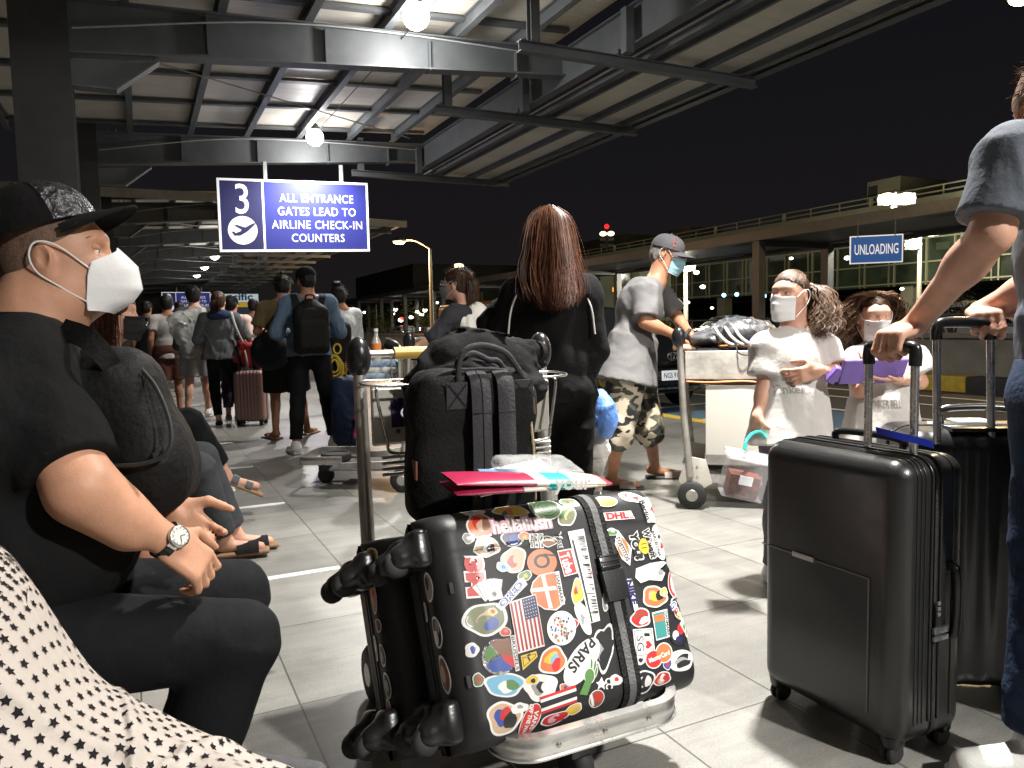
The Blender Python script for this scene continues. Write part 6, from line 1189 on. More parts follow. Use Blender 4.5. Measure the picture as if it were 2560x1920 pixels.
    k = len(prof); m.add(vs, [(i*k+j, i*k+(j+1) % k, (i+1)*k+(j+1) % k, (i+1)*k+j) for i in range(n-1) for j in range(k)]); m.build('bumper', ALU, t)
    for x in (-.12, .0, .12): MB().lathe(L(x, .834, .205), [(.007, 0), (.006, .004), (.002, .006)], 12, Y.to_track_quat('Z', 'Y').to_matrix()).build('bumper_rivet', CHROME, t)
    MB().lathe(L(0, .62, .17), [(.105, 0), (.11, .01), (.11, .045), (.10, .055), (.085, .055), (.08, .048), (.02, .046)], 36).build('buffer_disc', BLKRUB, t)
    w_ = MB().wheel(L(.0, .70, .06), X, .06, .05).build('caster', BLKRUB, t, smooth=True); MB().box(L(0, .70, .125), (.07, .09, .06), R).build('caster_fork', BLKPLA, w_, bevel=.01)
    return t, L, R
K1 = W(893, 890, 2.3); K2 = W(1357, 862, 2.54); mid = (K1+K2)/2
t1, T1, TR1 = trolley((mid.x, 2.235), (0, -1, 0), 'nearest luggage trolley with black grip knobs and yellow handle, carrying the stickered case')
h2 = W(1040, 880, 5.45); X = V(RW[0][0], RW[1][0], 0).normalized(); Fw = V(.436, .897, 0).normalized()
t2, T2, TR2 = trolley((h2.x, h2.y), -X+Fw*.1, 'luggage trolley pushed by the woman in glasses, partly behind the black jacket', yellow=False)
h3 = W(1712, 850, 4.82)
t3, T3, TR3 = trolley((h3.x, h3.y), X*.95-Fw*.25, 'luggage trolley with grey side tray pushed by the man in camouflage shorts', front_panel=False, yellow=False)
# side tray and panel of the third trolley
N3 = lambda x, y, z: T3(-x, y, z)
for s in (-1, 1): MB().box(N3(s*.27, .26, .865), (.02, .50, .17), TR3).build('side_tray', M('tray_worn', (.42, .40, .36), .5, .3, bump=(20, .3), var=(9, .3)), t3, bevel=.008, seg=3)
MB().box(N3(0, .51, .86), (.54, .02, .15), TR3).build('tray_end', BLKPLA, t3, bevel=.006); MB().box(N3(0, .26, .79), (.53, .49, .015), TR3).build('tray_floor', STEEL, t3)
MB().box(N3(.285, .44, .535), (.014, .62, .42), TR3).build('side_board', M('board_white', (.50, .48, .43), .5, var=(2, .06)), t3, bevel=.004); MB().box(N3(.285, .44, .30), (.022, .63, .06), TR3).build('board_kick', STEEL, t3)
MB().bar(N3(.29, .04, .22), N3(.29, -.02, .78), .03, .02).build('side_post', STEEL, t3, bevel=.004)
ORG = M('orange_plastic', (.75, .22, .05), .4, var=(10, .2)); WOODC = M('pale_peach_plastic', (.72, .42, .25), .45)
for q, lab in ((.02, 'orange elastic net cord looped over the side tray'),):
    t = thing('elastic_cord', N3(.29, .3, .8), lab, 'cord'); MB().tube(bez([N3(.295, .02, .77), N3(.30, .15, .765), N3(.30, .35, .772), N3(.30, .50, .765), N3(.29, .52, .86), N3(.28, .50, .97), N3(.24, .35, .98), N3(.2, .2, .975)], 5), .006, 6).build('cord', ORG, t); MB().tube(bez([N3(.24, .30, .98), N3(.31, .33, .93), N3(.29, .42, .93), N3(.24, .55, .97)], 5), .004, 6).build('hook_wire', BLKRUB, t)
t = thing('orange_hanger', N3(.1, .3, .97), 'peach and orange plastic rack lying on top of the loaded trolley', 'rack'); MB().tube(bez([N3(.16, -.06, .975), N3(.10, .12, .955), N3(.14, .32, .965), N3(.16, .48, 1.0), N3(.12, .66, 1.03), N3(.0, .74, 1.05)], 6), [.022]*31, 8).build('rail', WOODC, t, smooth=True); MB().box(N3(.12, .62, 1.01), (.05, .22, .06), TR3@Matrix.Rotation(.25, 3, 'X')).build('bracket', WOODC, t, bevel=.015)
t = thing('black_crate', N3(0, .28, .80), 'black bag filling the grey trolley tray under the orange rack', 'bag'); S = SDF(); S.box(N3(0, .28, .885), (.24, .22, .08), TR3, .03); S.build('bag', BLACKNYL, t, .012, disp=lambda p: -.008*np.maximum(0, wnoise(p, 20, 5)))
SILV = M('silver_black_nylon', (.09, .09, .095), .35, bump=(30, .9), var=(16, .9), coat=.3)
t = thing('grey_backpack', N3(.05, .3, .98), 'grey and black rucksack lying on top of the trolley load', 'backpack'); S = SDF(); S.ell(N3(.06, .34, 1.06), (.16, .19, .085), TR3, .03); S.ell(N3(.08, .16, 1.02), (.13, .12, .05), TR3, .03); S.ell(N3(.05, .55, 1.02), (.12, .10, .045), TR3, .03)
S.build('bag', SILV, t, .009, disp=lambda p: -.014*np.maximum(0, wnoise(p, 28, 9, 3))); m = MB(); pts = bez([N3(.20, .24, 1.09), N3(.24, .28, 1.03), N3(.25, .33, .99), N3(.22, .38, .985)], 6)
for dx in (0, .05, -.06): MB().tube([p+(N3(0, dx, 0)-N3(0, 0, 0)) for p in pts], .010, 6).build('strap', M('pale_strap', (.5, .5, .48), .6), t, smooth=True)
MB().tube(bez([N3(.26, -.02, .95), N3(.28, .0, 1.02), N3(.25, .04, 1.08)], 6), .012, 8).build('grip_strap', BLKRUB, t); S = SDF(); S.ell(N3(.17, .40, 1.02), (.03, .03, .025), TR3, .01); S.build('blue_pouch', M('blue_pouch', (.04, .06, .45), .5), t, .006)
# load on the second trolley
t = thing('folded_clothes', T2(0, .2, .95), 'folded pale blue and white clothes in the basket behind the left grip knob', 'clothes')
for k, cl in enumerate(((.35, .45, .55), (.6, .6, .58), (.3, .42, .58))):
    S = SDF(); S.box(T2(.0, .25, .79+k*.04), (.2-.02*k, .13, .022), TR2, .02); S.build('garment', fabric(('pale_clothes'+'abc'[k]), cl), t, .010, disp=lambda p: -.008*np.maximum(0, wnoise(p, 30, 3)))
t = thing('black_grip_bag', T2(0, .1, 1.1), 'black folded umbrella-like roll lying on the far trolley handle', 'roll'); MB().tube(bez([W(965, 858, 5.3), W(985, 868, 5.3), W(1010, 885, 5.35), W(1040, 892, 5.35), W(1070, 893, 5.4)], 6), [.035]*8+[.028]*17, 10).build('roll', BLACKNYL, t, smooth=True); MB().tube(bez([W(965, 845, 5.28), W(990, 855, 5.28), W(1015, 877, 5.3), W(1040, 884, 5.3)], 6), .006, 6).build('zip_edge', CHROME, t)
def bottle(px, py, D, h, label, lab=ORG):
    p = W(px, py, D); t = thing('bottle', p, label, 'bottle', None); MB().lathe(p, [(.028, 0), (.032, .01), (.032, h*.65), (.014, h*.86), (.014, h)], 16).build('glass', M('bottle_clear', (.6, .6, .55), .1, alpha=.5), t, smooth=True); MB().lathe(p+V(0, 0, h*.35), [(.033, 0), (.033, h*.25)], 16).build('wrapper', lab, t); MB().lathe(p+V(0, 0, h), [(.016, 0), (.016, .02)], 12).build('cap', WHITE, t)
bottle(942, 905, 5.0, .20, 'clear bottle with orange wrapper standing left of the black roll'); bottle(1073, 880, 5.6, .16, 'small pale bottle right of the pushing hand')
# second bag pile: navy rucksack on the floor behind the left trolley post
t = thing('navy_rucksack', W(868, 1120, 6.9), 'large navy rucksack with magenta trim standing behind the left trolley post', 'backpack'); c = W(872, 1030, 6.9); Rr = frame(Fw); S = SDF(); S.box(c, (.15, .12, .32), Rr, .10); S.ell(c+Rr@V(0, -.1, -.08), (.12, .07, .18), Rr, .03)
S.build('bag', fabric('navy_nylon', (.012, .022, .05), .6), t, .012, disp=lambda p: -.015*np.maximum(0, wnoise(p, 15, 5, 3))); m = MB(); m.tube(bez([W(888, 1040, 6.7), W(893, 1060, 6.68), W(887, 1085, 6.7), W(894, 1098, 6.7)], 5), .014, 6); m.build('magenta_trim', M('magenta', (.55, .02, .18), .6), t)
t = thing('red_case', W(850, 1010, 7.6), 'red fabric bag glimpsed behind the black drawstring bag', 'bag'); S = SDF(); S.box(W(848, 985, 7.7), (.15, .10, .12), frame(Fw), .04); S.build('bag', RW_, t, .014)
# rose suitcase in the queue
def luggage(c, X_, w_, h, d, mat, label, name='suitcase', r=.05, vox=.011, bars=None, grip=None, wheels=True, ribs=12, ribdepth=.0022, group=None, seam=True, zb=.05):
    """X_ across the broad face, h height, d thickness; base on the ground below c"""
    X_ = Vector(X_).normalized(); Y_ = V(0, 0, 1).cross(X_); R = Matrix((X_, Y_, V(0, 0, 1))).transposed(); base = V(c[0], c[1], 0); P = lambda x, y, z: base+R@V(x, y, z)
    t = thing(name, base, label, 'suitcase', group); cc = P(0, 0, zb+(h-zb)/2)
    def dsp(p):
        q = (p-np.array(cc, np.float32))@np.array(R, np.float32); a = np.abs(q[:, 1])/(d/2)
        rb = np.where(np.abs(q[:, 0]) < w_*.36, np.cos(q[:, 0]*2*PI*ribs/w_), 0)*ribdepth*(a > .8)
        s_ = np.exp(-(q[:, 1]/.006)**2)*.006*seam*(np.abs(q[:, 2]) < 9)
        return -rb+s_
    S = SDF(); S.box(cc, (w_/2, d/2, (h-zb)/2), R, r, 0); S.build('shell', mat, t, vox, disp=dsp, smooth=0)
    if seam:
        m = MB(); n = 40; pts = []
        hw, hh, rr = w_/2-.001, (h-zb)/2-.001, r
        for cx_, cz_, a0 in ((hw-rr, hh-rr, 0), (-hw+rr, hh-rr, PI/2), (-hw+rr, -hh+rr, PI), (hw-rr, -hh+rr, 1.5*PI)):
            for i in range(7): a = a0+PI/2*i/6; pts.append(cc+R@V(cx_+rr*math.cos(a), 0, cz_+rr*math.sin(a)))
        m.tube(pts, .0045, 6, close=True); m.build('zip_seam', M('zip_black', (.012, .012, .012), .6, bump=(300, .6)), t)
    if wheels:
        for x in (-1, 1):
            for y in (-1, 1):
                q = P(x*(w_/2-.045), y*(d/2-.04), .028); hsg = MB().lathe(q+V(0, 0, .012), [(.022, 0), (.03, .01), (.034, .035)], 14).build('wheel_housing', BLKPLA, t)
                for s in (-.011, .011): MB().wheel(q+X_*s, X_, .027, .014, 18).build('caster_wheel', BLKRUB, hsg, smooth=True)
    if bars:
        for b_ in bars: MB().tube(b_, .0105, 10).build('telescopic_bar', CHROME, t, smooth=True)
    if grip: MB().tube(bez(grip, 6), .0155, 10).build('pull_handle', BLKPLA, t, smooth=True)
    return t, P, R
ROSE = M('rose_shell', (.33, .20, .19), .35, .35, var=(3, .1)); rc = G(632, 1062)
bt = W(606, 935, rc.y*.9+.9)
D_ = 9.3; luggage((rc.x, rc.y), X, .36, .66, .24, ROSE, 'rose gold ribbed suitcase standing in the queue beside the olive tee man', r=.05, ribs=9, ribdepth=.006, bars=[[V(rc.x, rc.y, .6)-X*.10, V(rc.x, rc.y, 1.0)-X*.10], [V(rc.x, rc.y, .6)-X*.02, V(rc.x, rc.y, 1.0)-X*.02]], grip=[V(rc.x, rc.y, .98)-X*.10, V(rc.x, rc.y, 1.02)-X*.06, V(rc.x, rc.y, .98)-X*.02])
# big black cases at right
SHELL = M('black_polycarbonate', (.013, .013, .013), .33, bump=(260, .10), var=(3, .15), coat=.15)
tb, PB, RB_ = luggage((1.745, 1.435), (0, 1, 0), .46, .775, .26, SHELL, 'large glossy black suitcase in the right foreground with its handle pulled out', r=.05, vox=.0065, ribs=0, ribdepth=0,
    bars=[[V(1.745, 1.405, .70), V(1.745, 1.405, 1.03)], [V(1.745, 1.27, .70), V(1.745, 1.27, 1.03)]], grip=[V(1.745, 1.405, 1.0), V(1.745, 1.405, 1.035), V(1.745, 1.39, 1.048), V(1.745, 1.285, 1.048), V(1.745, 1.27, 1.035), V(1.745, 1.27, 1.0)])
def arcrib(x, lift=.001, y0=1.205, y1=1.665, zt=.775, zb=.06, r=.05):
    pts = [V(x, y0-lift, zb+.05)]
    for i in range(8): a = PI-PI/2*i/7; pts.append(V(x, y0+r+(r+lift)*math.cos(a), zt-r+(r+lift)*math.sin(a)))
    for i in range(8): a = PI/2-PI/2*i/7; pts.append(V(x, y1-r+(r+lift)*math.cos(a), zt-r+(r+lift)*math.sin(a)))
    return pts
for x in (1.675, 1.690, 1.705, 1.81): MB().tube(arcrib(x), .0020, 6).build('shell_rib', SHELL, tb, smooth=True)
for x in (1.728, 1.762): MB().tube(arcrib(x, .0015), .0045, 6).build('seam_lip', BLKPLA, tb, smooth=True)
MB().box((1.745, 1.198, .36), (.016, .008, .085)).build('lock_body', BLKPLA, tb, bevel=.003); MB().box((1.752, 1.192, .345), (.052, .008, .016)).build('lock_latch', CHROME, tb, bevel=.002); MB().box((1.752, 1.192, .325), (.052, .008, .012)).build('lock_latch', CHROME, tb, bevel=.002)
for k in range(3): MB().box((1.745, 1.193, .385+k*.014), (.010, .004, .008)).build('lock_dial', STEEL, tb)
MB().tube(bez([V(1.80, 1.205, .50), V(1.80, 1.185, .48), V(1.80, 1.185, .34), V(1.80, 1.205, .32)], 6), .011, 8).build('side_handle', BLKPLA, tb, smooth=True)
m = MB(); m.tube([V(1.6135, 1.655, .47), V(1.6135, 1.29, .47)], .0022, 5); m.tube([V(1.6135, 1.29, .47), V(1.6135, 1.29, .12)], .0022, 5); m.build('panel_line', M('shell_line', (.10, .10, .10), .4), tb); MB().box((1.612, 1.50, .47), (.006, .075, .014)).build('badge', STEEL, tb, bevel=.002)
MB().tube(bez([V(1.80, 1.56, .772), V(1.80, 1.54, .80), V(1.80, 1.36, .80), V(1.80, 1.34, .772)], 6), .010, 8).build('top_handle', BLKPLA, tb, smooth=True)
BLU = M('blue_ribbon', (.01, .03, .42), .45); t = thing('blue_tag', (1.79, 1.4, .79), 'bright blue ribbon tag tied on top of the glossy black suitcase', 'tag'); m = MB(); pts = bez([W(2190, 1088, 1.93), W(2230, 1098, 1.9), W(2280, 1110, 1.87), W(2332, 1124, 1.84)], 6); m.grid(lambda u, v: pts[min(len(pts)-1, int(u*(len(pts)-1)+.001))]+V(.0, .004, .014)*(v-.5)*1.3+V(0, 0, .012), 19, 3); m.build('ribbon', BLU, t, smooth=True, thick=.003)
cB = W(2415, 1060, 2.26); gB = V(cB.x, cB.y, 0)
t2b, PB2, RB2 = luggage((cB.x, cB.y), X*.98-Fw*.12, .44, .80, .29, SHELL, 'second large black suitcase behind, with a dark pull-out handle and white tag', r=.055, vox=.0075, ribs=7, ribdepth=.002,
    bars=[[W(2343, 1110, 2.14), W(2341, 838, 2.14)], [W(2478, 1115, 2.14), W(2476, 842, 2.14)]], grip=[W(2341, 850, 2.14), W(2343, 818, 2.14), W(2365, 806, 2.14), W(2455, 808, 2.14), W(2474, 820, 2.14), W(2476, 850, 2.14)])
MB().box(PB2(.0, -.10, .803), (.19, .07, .012), RB2).build('handle_well', BLKPLA, t2b, bevel=.005); MB().tube(bez([PB2(-.06, .03, .80), PB2(-.05, .03, .845), PB2(.13, .03, .845), PB2(.14, .03, .80)], 6), .011, 8).build('top_handle', BLKPLA, t2b, smooth=True)
MB().box(PB2(.03, .05, .808), (.10, .07, .004), RB2).build('white_tag', SWHITE, t2b)
# ================================================================ STICKERED CASES ON THE NEAR TROLLEY
C1 = V(.900, 1.540, .456); cu = V(1, .055, -.015).normalized(); cn = cu.cross(V(0, .42, .9)).normalized(); cv = cn.cross(cu).normalized()*1
if cn.y > 0: cn = -cn
cv = cn.cross(cu).normalized()
if cv.z < 0: cv = -cv
A_, B_, r_ = .337, .260, .060; La, Lb = A_-r_, B_-r_
def wrap(s, L_):
    sg = 1 if s >= 0 else -1; s = abs(s)
    if s <= L_: return sg*s, 0, 0
    th = (s-L_)/r_
    if th <= PI/2: return sg*(L_+r_*math.sin(th)), r_*(1-math.cos(th)), th
    return sg*(L_+r_), r_+(s-L_-r_*PI/2), PI/2
def SH(a, b, lift=0., Cc=C1):
    pa, da, ta = wrap(a, La); pb, db, tb_ = wrap(b, Lb); n = cn*math.cos(ta)*math.cos(tb_)+cu*math.sin(ta)*(1 if a > 0 else -1)+cv*math.sin(tb_)*(1 if b > 0 else -1); n.normalize()
    bl = .014*(1-(pa/A_)**2)*(1-(pb/B_)**2)
    if a < -.235: bl += .005*min(1, (-.235-a)/.045)
    bl -= .004*max(0, 1-abs(b-(.158))/.006)
    dd_ = da+db; lim = r_+.034; dd_ = dd_ if dd_ < lim else lim
    return Cc+cu*pa+cv*pb-cn*(dd_-bl)+n*lift
def FP(px, py):
    d = Vector(RW@np.array([(px-CX)/F_, -(py-CY)/F_, -1.])); o = Vector(CAMP); Pl = C1+cn*.008; t_ = (Pl-o).dot(cn)/d.dot(cn); p = o+d*t_-C1; a, b = p.dot(cu), p.dot(cv)
    def inv(q, L_):
        s = abs(q)
        if s > L_: s = L_+r_*math.asin(min(1, (s-L_)/r_))
        return s if q > 0 else -s
    return inv(a, La), inv(b, Lb)
CASEM = M('scuffed_black_shell', (.016, .016, .017), .50, bump=(260, .05), var=(6, .25), spec=.35)
def shell_case(Cc, label, name='suitcase'):
    t = thing(name, V(Cc.x, Cc.y, .2), label, 'suitcase', None); dep = r_*PI/2+.05
    for side_, nm in ((1, 'front_shell'), (-1, 'back_shell')):
        m = MB(); f_ = lambda u, v: SH((u-.5)*2*(La+dep), (v-.5)*2*(Lb+dep), 0, Cc)
        if side_ == 1: m.grid(f_, 90, 74)
        else:
            def g_(u, v):
                p = f_(u, v)-Cc; h_ = p.dot(cn); return Cc+p-cn*(2*h_)-cn*.205
            m.grid(g_, 60, 50)
        o = m.build(nm, CASEM, t, smooth=True)
    # seam band, ring of rounded rectangle between the shells
    ring = []
    for cx_, cz_, a0 in ((La, Lb, 0), (-La, Lb, PI/2), (-La, -Lb, PI), (La, -Lb, 1.5*PI)):
        for i in range(7): a = a0+PI/2*i/6; ring.append((cx_+(r_-.002)*math.cos(a), cz_+(r_-.002)*math.sin(a)))
    m = MB(); n = len(ring); m.grid(lambda u, v: Cc+cu*ring[int(u*n+.01) % n][0]+cv*ring[int(u*n+.01) % n][1]-cn*(.075+.055*v), n, 3, True); m.build('zip_band', M('zip_black', (.012, .012, .012), .6, bump=(300, .6)), t)
    for dd in (.093, .112): MB().tube([Cc+cu*(a*1.006)+cv*(b*1.006)-cn*dd for a, b in ring], .004, 6, close=True).build('shell_lip', BLKPLA, t, smooth=True)
    for b in (-.185, .185):
        for dd in (.042, .160):
            q = Cc-cu*(A_+.012)+cv*b-cn*dd; S = SDF(); S.box(q-cu*.0, (.020, .045, .04), Matrix((cu, cv, cn)).transposed(), .012); e = q-cu*.045-cv*.012; S.cap(q-cu*.01, e, .034, .030, .02); o = S.build('wheel_housing', BLKPLA, t, .007)
            MB().wheel(e-cu*.012-cv*.012, cn, .030, .026, 22).build('caster_wheel', BLKRUB, o, smooth=True)
    for a in (-.2, .2): MB().box(Cc+cu*a-cv*(B_+.008)-cn*.06, (.045, .02, .03), Matrix((cu, cv, cn)).transposed()).build('foot', BLKPLA, t, bevel=.005)
    return t
tc1 = shell_case(C1, 'black hard suitcase covered in colourful stickers lying sideways on the nearest trolley')
C2 = C1-cn*.222-cu*.060-cv*.0
tc2 = shell_case(C2, 'second black hard suitcase behind the stickered one, wheels pointing left')
for b, a in ((.085, -.292), (-.115, -.292)): MB().box(SH(a-.012, b, .002), (.010, .026, .005), Matrix((cu, cv, cn)).transposed()).build('recess', BLKRUB, tc1, bevel=.003)
# ---- stickers
def pm(name, col, r=.35): return M(name, col, r, coat=.2)
PC = dict(w=pm('vinyl_white', (.74, .73, .71)), k=pm('vinyl_black', (.02, .02, .022)), r=pm('vinyl_red', (.52, .03, .03)), b=pm('vinyl_blue', (.04, .08, .32)), n=pm('vinyl_navy', (.02, .02, .10)), g=pm('vinyl_green', (.10, .22, .07)), y=pm('vinyl_yellow', (.70, .48, .05)), o=pm('vinyl_orange', (.65, .17, .06)), p=pm('vinyl_pink', (.62, .36, .42)), t=pm('vinyl_tan', (.55, .38, .25)), s=pm('vinyl_sky', (.18, .42, .60)), G=pm('vinyl_grey', (.30, .30, .30)), T=pm('vinyl_teal', (.05, .25, .24)), B=pm('vinyl_brown', (.20, .09, .05)), F=pm('flag_red', (.36, .015, .02)), O=pm('vinyl_olive', (.16, .18, .09)))
PC['H'] = M('hologram', (.3, .3, .3), .2, .5, bump=(120, .8), var=(60, .9))
_lay = [0]
class Stk:
    def __init__(s, par=None, name='sticker', Cc=C1): s.par = par or tc1; s.Cc = Cc; s.name = name; s.k = 0; s.mbs = {}; _lay[0] += 1; s.base = .0010+_lay[0]*.000022
    def put(s, pts2, faces, col, sub=False):
        if sub:
            P_ = [tuple(p) for p in pts2]; F2 = []
            def tri(a, b, c, dp=0):
                e = sorted(((Vector(P_[x])-Vector(P_[y])).length, x, y, z) for x, y, z in ((a, b, c), (b, c, a), (c, a, b)))[-1]
                if e[0] < .009 or dp > 6: F2.append((a, b, c)); return
                _, x, y, z = e; P_.append(((P_[x][0]+P_[y][0])/2, (P_[x][1]+P_[y][1])/2)); m_ = len(P_)-1; tri(x, m_, z, dp+1); tri(m_, y, z, dp+1)
            for f in faces:
                for i in range(1, len(f)-1): tri(f[0], f[i], f[i+1])
            pts2, faces = P_, F2
        s.k += 1; m = s.mbs.setdefault(col, MB()); lf = s.base+min(s.k, 14)*.00012
        m.add([SH(a, b, lf, s.Cc) for a, b in pts2], faces); return s
    def poly(s, pts2, col):
        """2-D outline in face metres -> fan from centre, subdivided rings so it follows the shell"""
        c = (sum(p[0] for p in pts2)/len(pts2), sum(p[1] for p in pts2)/len(pts2)); n = len(pts2); rings = [c]; fs = []
        R_ = 5
        for q in range(1, R_+1): rings += [(c[0]+(p[0]-c[0])*q/R_, c[1]+(p[1]-c[1])*q/R_) for p in pts2]
        for i in range(n):
            j = (i+1) % n; fs.append((0, 1+i, 1+j))
            for q in range(R_-1): a = 1+q*n; b = a+n; fs.append((a+i, b+i, b+j, a+j))
        return s.put(rings, fs, col)
    def px(s, P_, col):
        """outline given as photo points"""
        out = []
        for i, p in enumerate(P_):
            q = P_[(i+1) % len(P_)]; a = FP(*p); b = FP(*q); k = 4
            out += [(a[0]+(b[0]-a[0])*t/k, a[1]+(b[1]-a[1])*t/k) for t in range(k)]
        return s.poly(out, col)
    def ell(s, px, py, rx, ry, col, rot=0, n=28, wob=0, seed=0):
        R = random.Random(seed); ph = [R.uniform(0, 6) for _ in range(3)]; c = FP(px, py); e = FP(px+10, py); sc_px = (Vector(e)-Vector(c)).length/10; e2 = FP(px, py+10); sc2 = (Vector(e2)-Vector(c)).length/10
        out = []
        for i in range(n):
            a = 2*PI*i/n; w_ = 1+wob*(math.sin(3*a+ph[0])+.6*math.sin(5*a+ph[1])+.4*math.sin(2*a+ph[2])); x, y = rx*math.cos(a)*w_, ry*math.sin(a)*w_; cr_, sr = math.cos(rot), math.sin(rot); out.append(FP(px+x*cr_-y*sr, py+x*sr+y*cr_))
        return s.poly(out, col)
    def text(s, txt, p0, p1, hpx, col, bold=.03, out=None, ob=.09, up=None):
        """lettering from photo point p0 to p1, letter height hpx"""
        a, b = Vector(FP(*p0)), Vector(FP(*p1)); d = (b-a); L_ = d.length; d.normalize(); n = Vector((-d.y, d.x)); mm = (a+b)/2
        m0 = FP(*( (p0[0]+p1[0])/2, (p0[1]+p1[1])/2)); vs, fs = text_mesh(txt, 1., bold)
        if not len(vs): return s
        w_, h_ = np.ptp(vs[:, 0]), np.ptp(vs[:, 1]); sx = L_/w_; pxm = .5*((Vector(FP(p0[0]+10, p0[1]))-a).length+(Vector(FP(p0[0], p0[1]+10))-a).length)/10; sy = hpx*pxm/h_
        if out:
            v2, f2 = text_mesh(txt, 1., bold+ob); s.put([tuple(mm+d*float(x*sx)+n*float(y*sy)) for x, y in v2], f2, out, True)
        return s.put([tuple(mm+d*float(x*sx)+n*float(y*sy)) for x, y in vs], fs, col, True)
    def done(s, name=None):
        root = None
        for c, m in s.mbs.items():
            o = m.build((name or s.name) if root is None else 'print', PC[c], s.par if root is None else root)
            root = root or o
def heart(s, px, py, r, col, rot=0):
    pts = []
    for i in range(24):
        a = 2*PI*i/24; x = 16*math.sin(a)**3/16*r; y = -(13*math.cos(a)-5*math.cos(2*a)-2*math.cos(3*a)-math.cos(4*a))/16*r; c_, s_ = math.cos(rot), math.sin(rot); pts.append(FP(px+x*c_-y*s_, py+x*s_+y*c_))
    return s.poly(pts, col)
def blob(px, py, rx, ry, cols, rot=0, seed=1, wob=.07):
    """plain die-cut sticker with patches of colour, no figure on it"""
    R = random.Random(seed); S_ = Stk(); S_.ell(px, py, rx, ry, 'w', rot, wob=wob, seed=seed, n=36); S_.ell(px, py, rx*.86, ry*.86, cols[0], rot, wob=wob, seed=seed, n=36)
    for i, c in enumerate(cols[1:]):
        q = (i+1)/(len(cols)); x, y = (q-.42)*rx*1.1, R.uniform(-.25, .25)*ry; S_.ell(px+x*math.cos(rot)-y*math.sin(rot), py+x*math.sin(rot)+y*math.cos(rot), rx*R.uniform(.28, .42), ry*R.uniform(.35, .6), c, rot+R.uniform(-.5, .5), n=20, wob=.08, seed=seed+i)
    S_.done('sticker')
blob(1204, 1312, 36, 34, 'ortB', .2, 1); blob(1286, 1272, 42, 18, 'yboy', 0, 2); blob(1197, 1272, 28, 13, 'wsw', 0, 3); blob(1217, 1367, 32, 27, 'tGwk', .1, 4); blob(1282, 1345, 30, 22, 'nb', 0, 5, .03); blob(1284, 1400, 30, 34, 'tFt', .2, 6); blob(1213, 1548, 42, 56, 'OtOb', 1.4, 7, .05)
blob(1441, 1480, 16, 34, 'yrty', .1, 8); blob(1455, 1545, 15, 45, 'wGw', -.35, 9); blob(1262, 1712, 52, 30, 'sswg', 0, 10); blob(1352, 1718, 42, 34, 'wGkw', -.2, 11); blob(1262, 1795, 46, 42, 'tbrk', .1, 12); blob(1380, 1652, 34, 36, 'oysr', .5, 13); blob(1419, 1288, 22, 30, 'OgtO', .4, 14); blob(1434, 1252, 22, 13, 'grg', .2, 15)
blob(1636, 1492, 32, 28, 'otyk', .3, 16); blob(1600, 1545, 24, 26, 'rBrw', 1.2, 17); blob(1706, 1650, 26, 38, 'wkGk', 1.4, 18); blob(1612, 1704, 28, 30, 'kwkw', .2, 19); blob(1660, 1696, 24, 16, 'rtwr', -.4, 20); blob(1586, 1240, 30, 14, 'wrwr', .3, 21); blob(1695, 1425, 10, 40, 'rwr', .1, 22); blob(1728, 1470, 8, 32, 'yy', .15, 23); blob(1440, 1772, 22, 14, 'yyt', -.4, 24); blob(1395, 1795, 40, 14, 'rpr', -.35, 25); blob(1506, 1620, 26, 60, 'kGkk', .1, 26, .12); blob(1512, 1500, 10, 30, 'GwG', .1, 27, .02); blob(1700, 1520, 18, 30, 'kGk', -.5, 28)
for i, (x, y, a, b, c, r0) in enumerate(((1172, 1345, 16, 14, 'Gw', 0), (1256, 1418, 17, 12, 'sb', .3), (1310, 1440, 18, 13, 'gy', -.3), (1262, 1580, 14, 12, 'ro', 0), (1180, 1625, 17, 18, 'wb', .2), (1196, 1700, 14, 18, 'Or', 0), (1330, 1700, 18, 12, 'yk', -.2), (1430, 1560, 12, 14, 'rw', 0), (1395, 1500, 14, 12, 'TG', .2), (1300, 1770, 22, 13, 'wG', -.3), (1412, 1720, 14, 13, 'ob', 0), (1540, 1700, 16, 14, 'wr', 0), (1545, 1470, 13, 16, 'Gs', 0), (1600, 1650, 14, 12, 'wk', 0), (1660, 1480, 10, 12, 'yw', 0), (1420, 1400, 9, 16, 'pk', .1), (1310, 1340, 15, 10, 'oy', 0), (1530, 1330, 14, 10, 'gw', 0), (1670, 1660, 12, 14, 'br', 0), (1230, 1530, 12, 9, 'yr', 0))): blob(x, y, a, b, c, r0, 40+i)
S_ = Stk(); S_.text('hellaflush', (1232, 1316), (1376, 1302), 34, 'w', .02, 'p', .10).done()
S_ = Stk(); S_.ell(1371, 1268, 38, 32, 'w'); S_.ell(1371, 1268, 35, 29, 'g'); S_.ell(1371, 1268, 27, 22, 'k'); S_.ell(1371, 1268, 25, 20, 'g'); S_.ell(1371, 1268, 18, 14.5, 'k'); S_.ell(1371, 1268, 16.5, 13, 'g'); S_.text('JHE', (1360, 1268), (1382, 1266), 15, 'k', .02); S_.done()
S_ = Stk(); S_.text('3M', (1182, 1394), (1192, 1490), 50, 'r', .07, 'w', .07).done()
S_ = Stk()
for i, (w_, x) in enumerate((('pugs', 1352), ('not', 1340), ('drugs', 1328))): S_.px([(x-5, 1334), (x+5, 1334), (x+6, 1371), (x-4, 1371)], 'w'); S_.text(w_, (x, 1336), (x+1, 1369), 8, 'k', .05)
S_.done(); blob(1371, 1354, 14, 20, 'BtB', 1.5, 31)
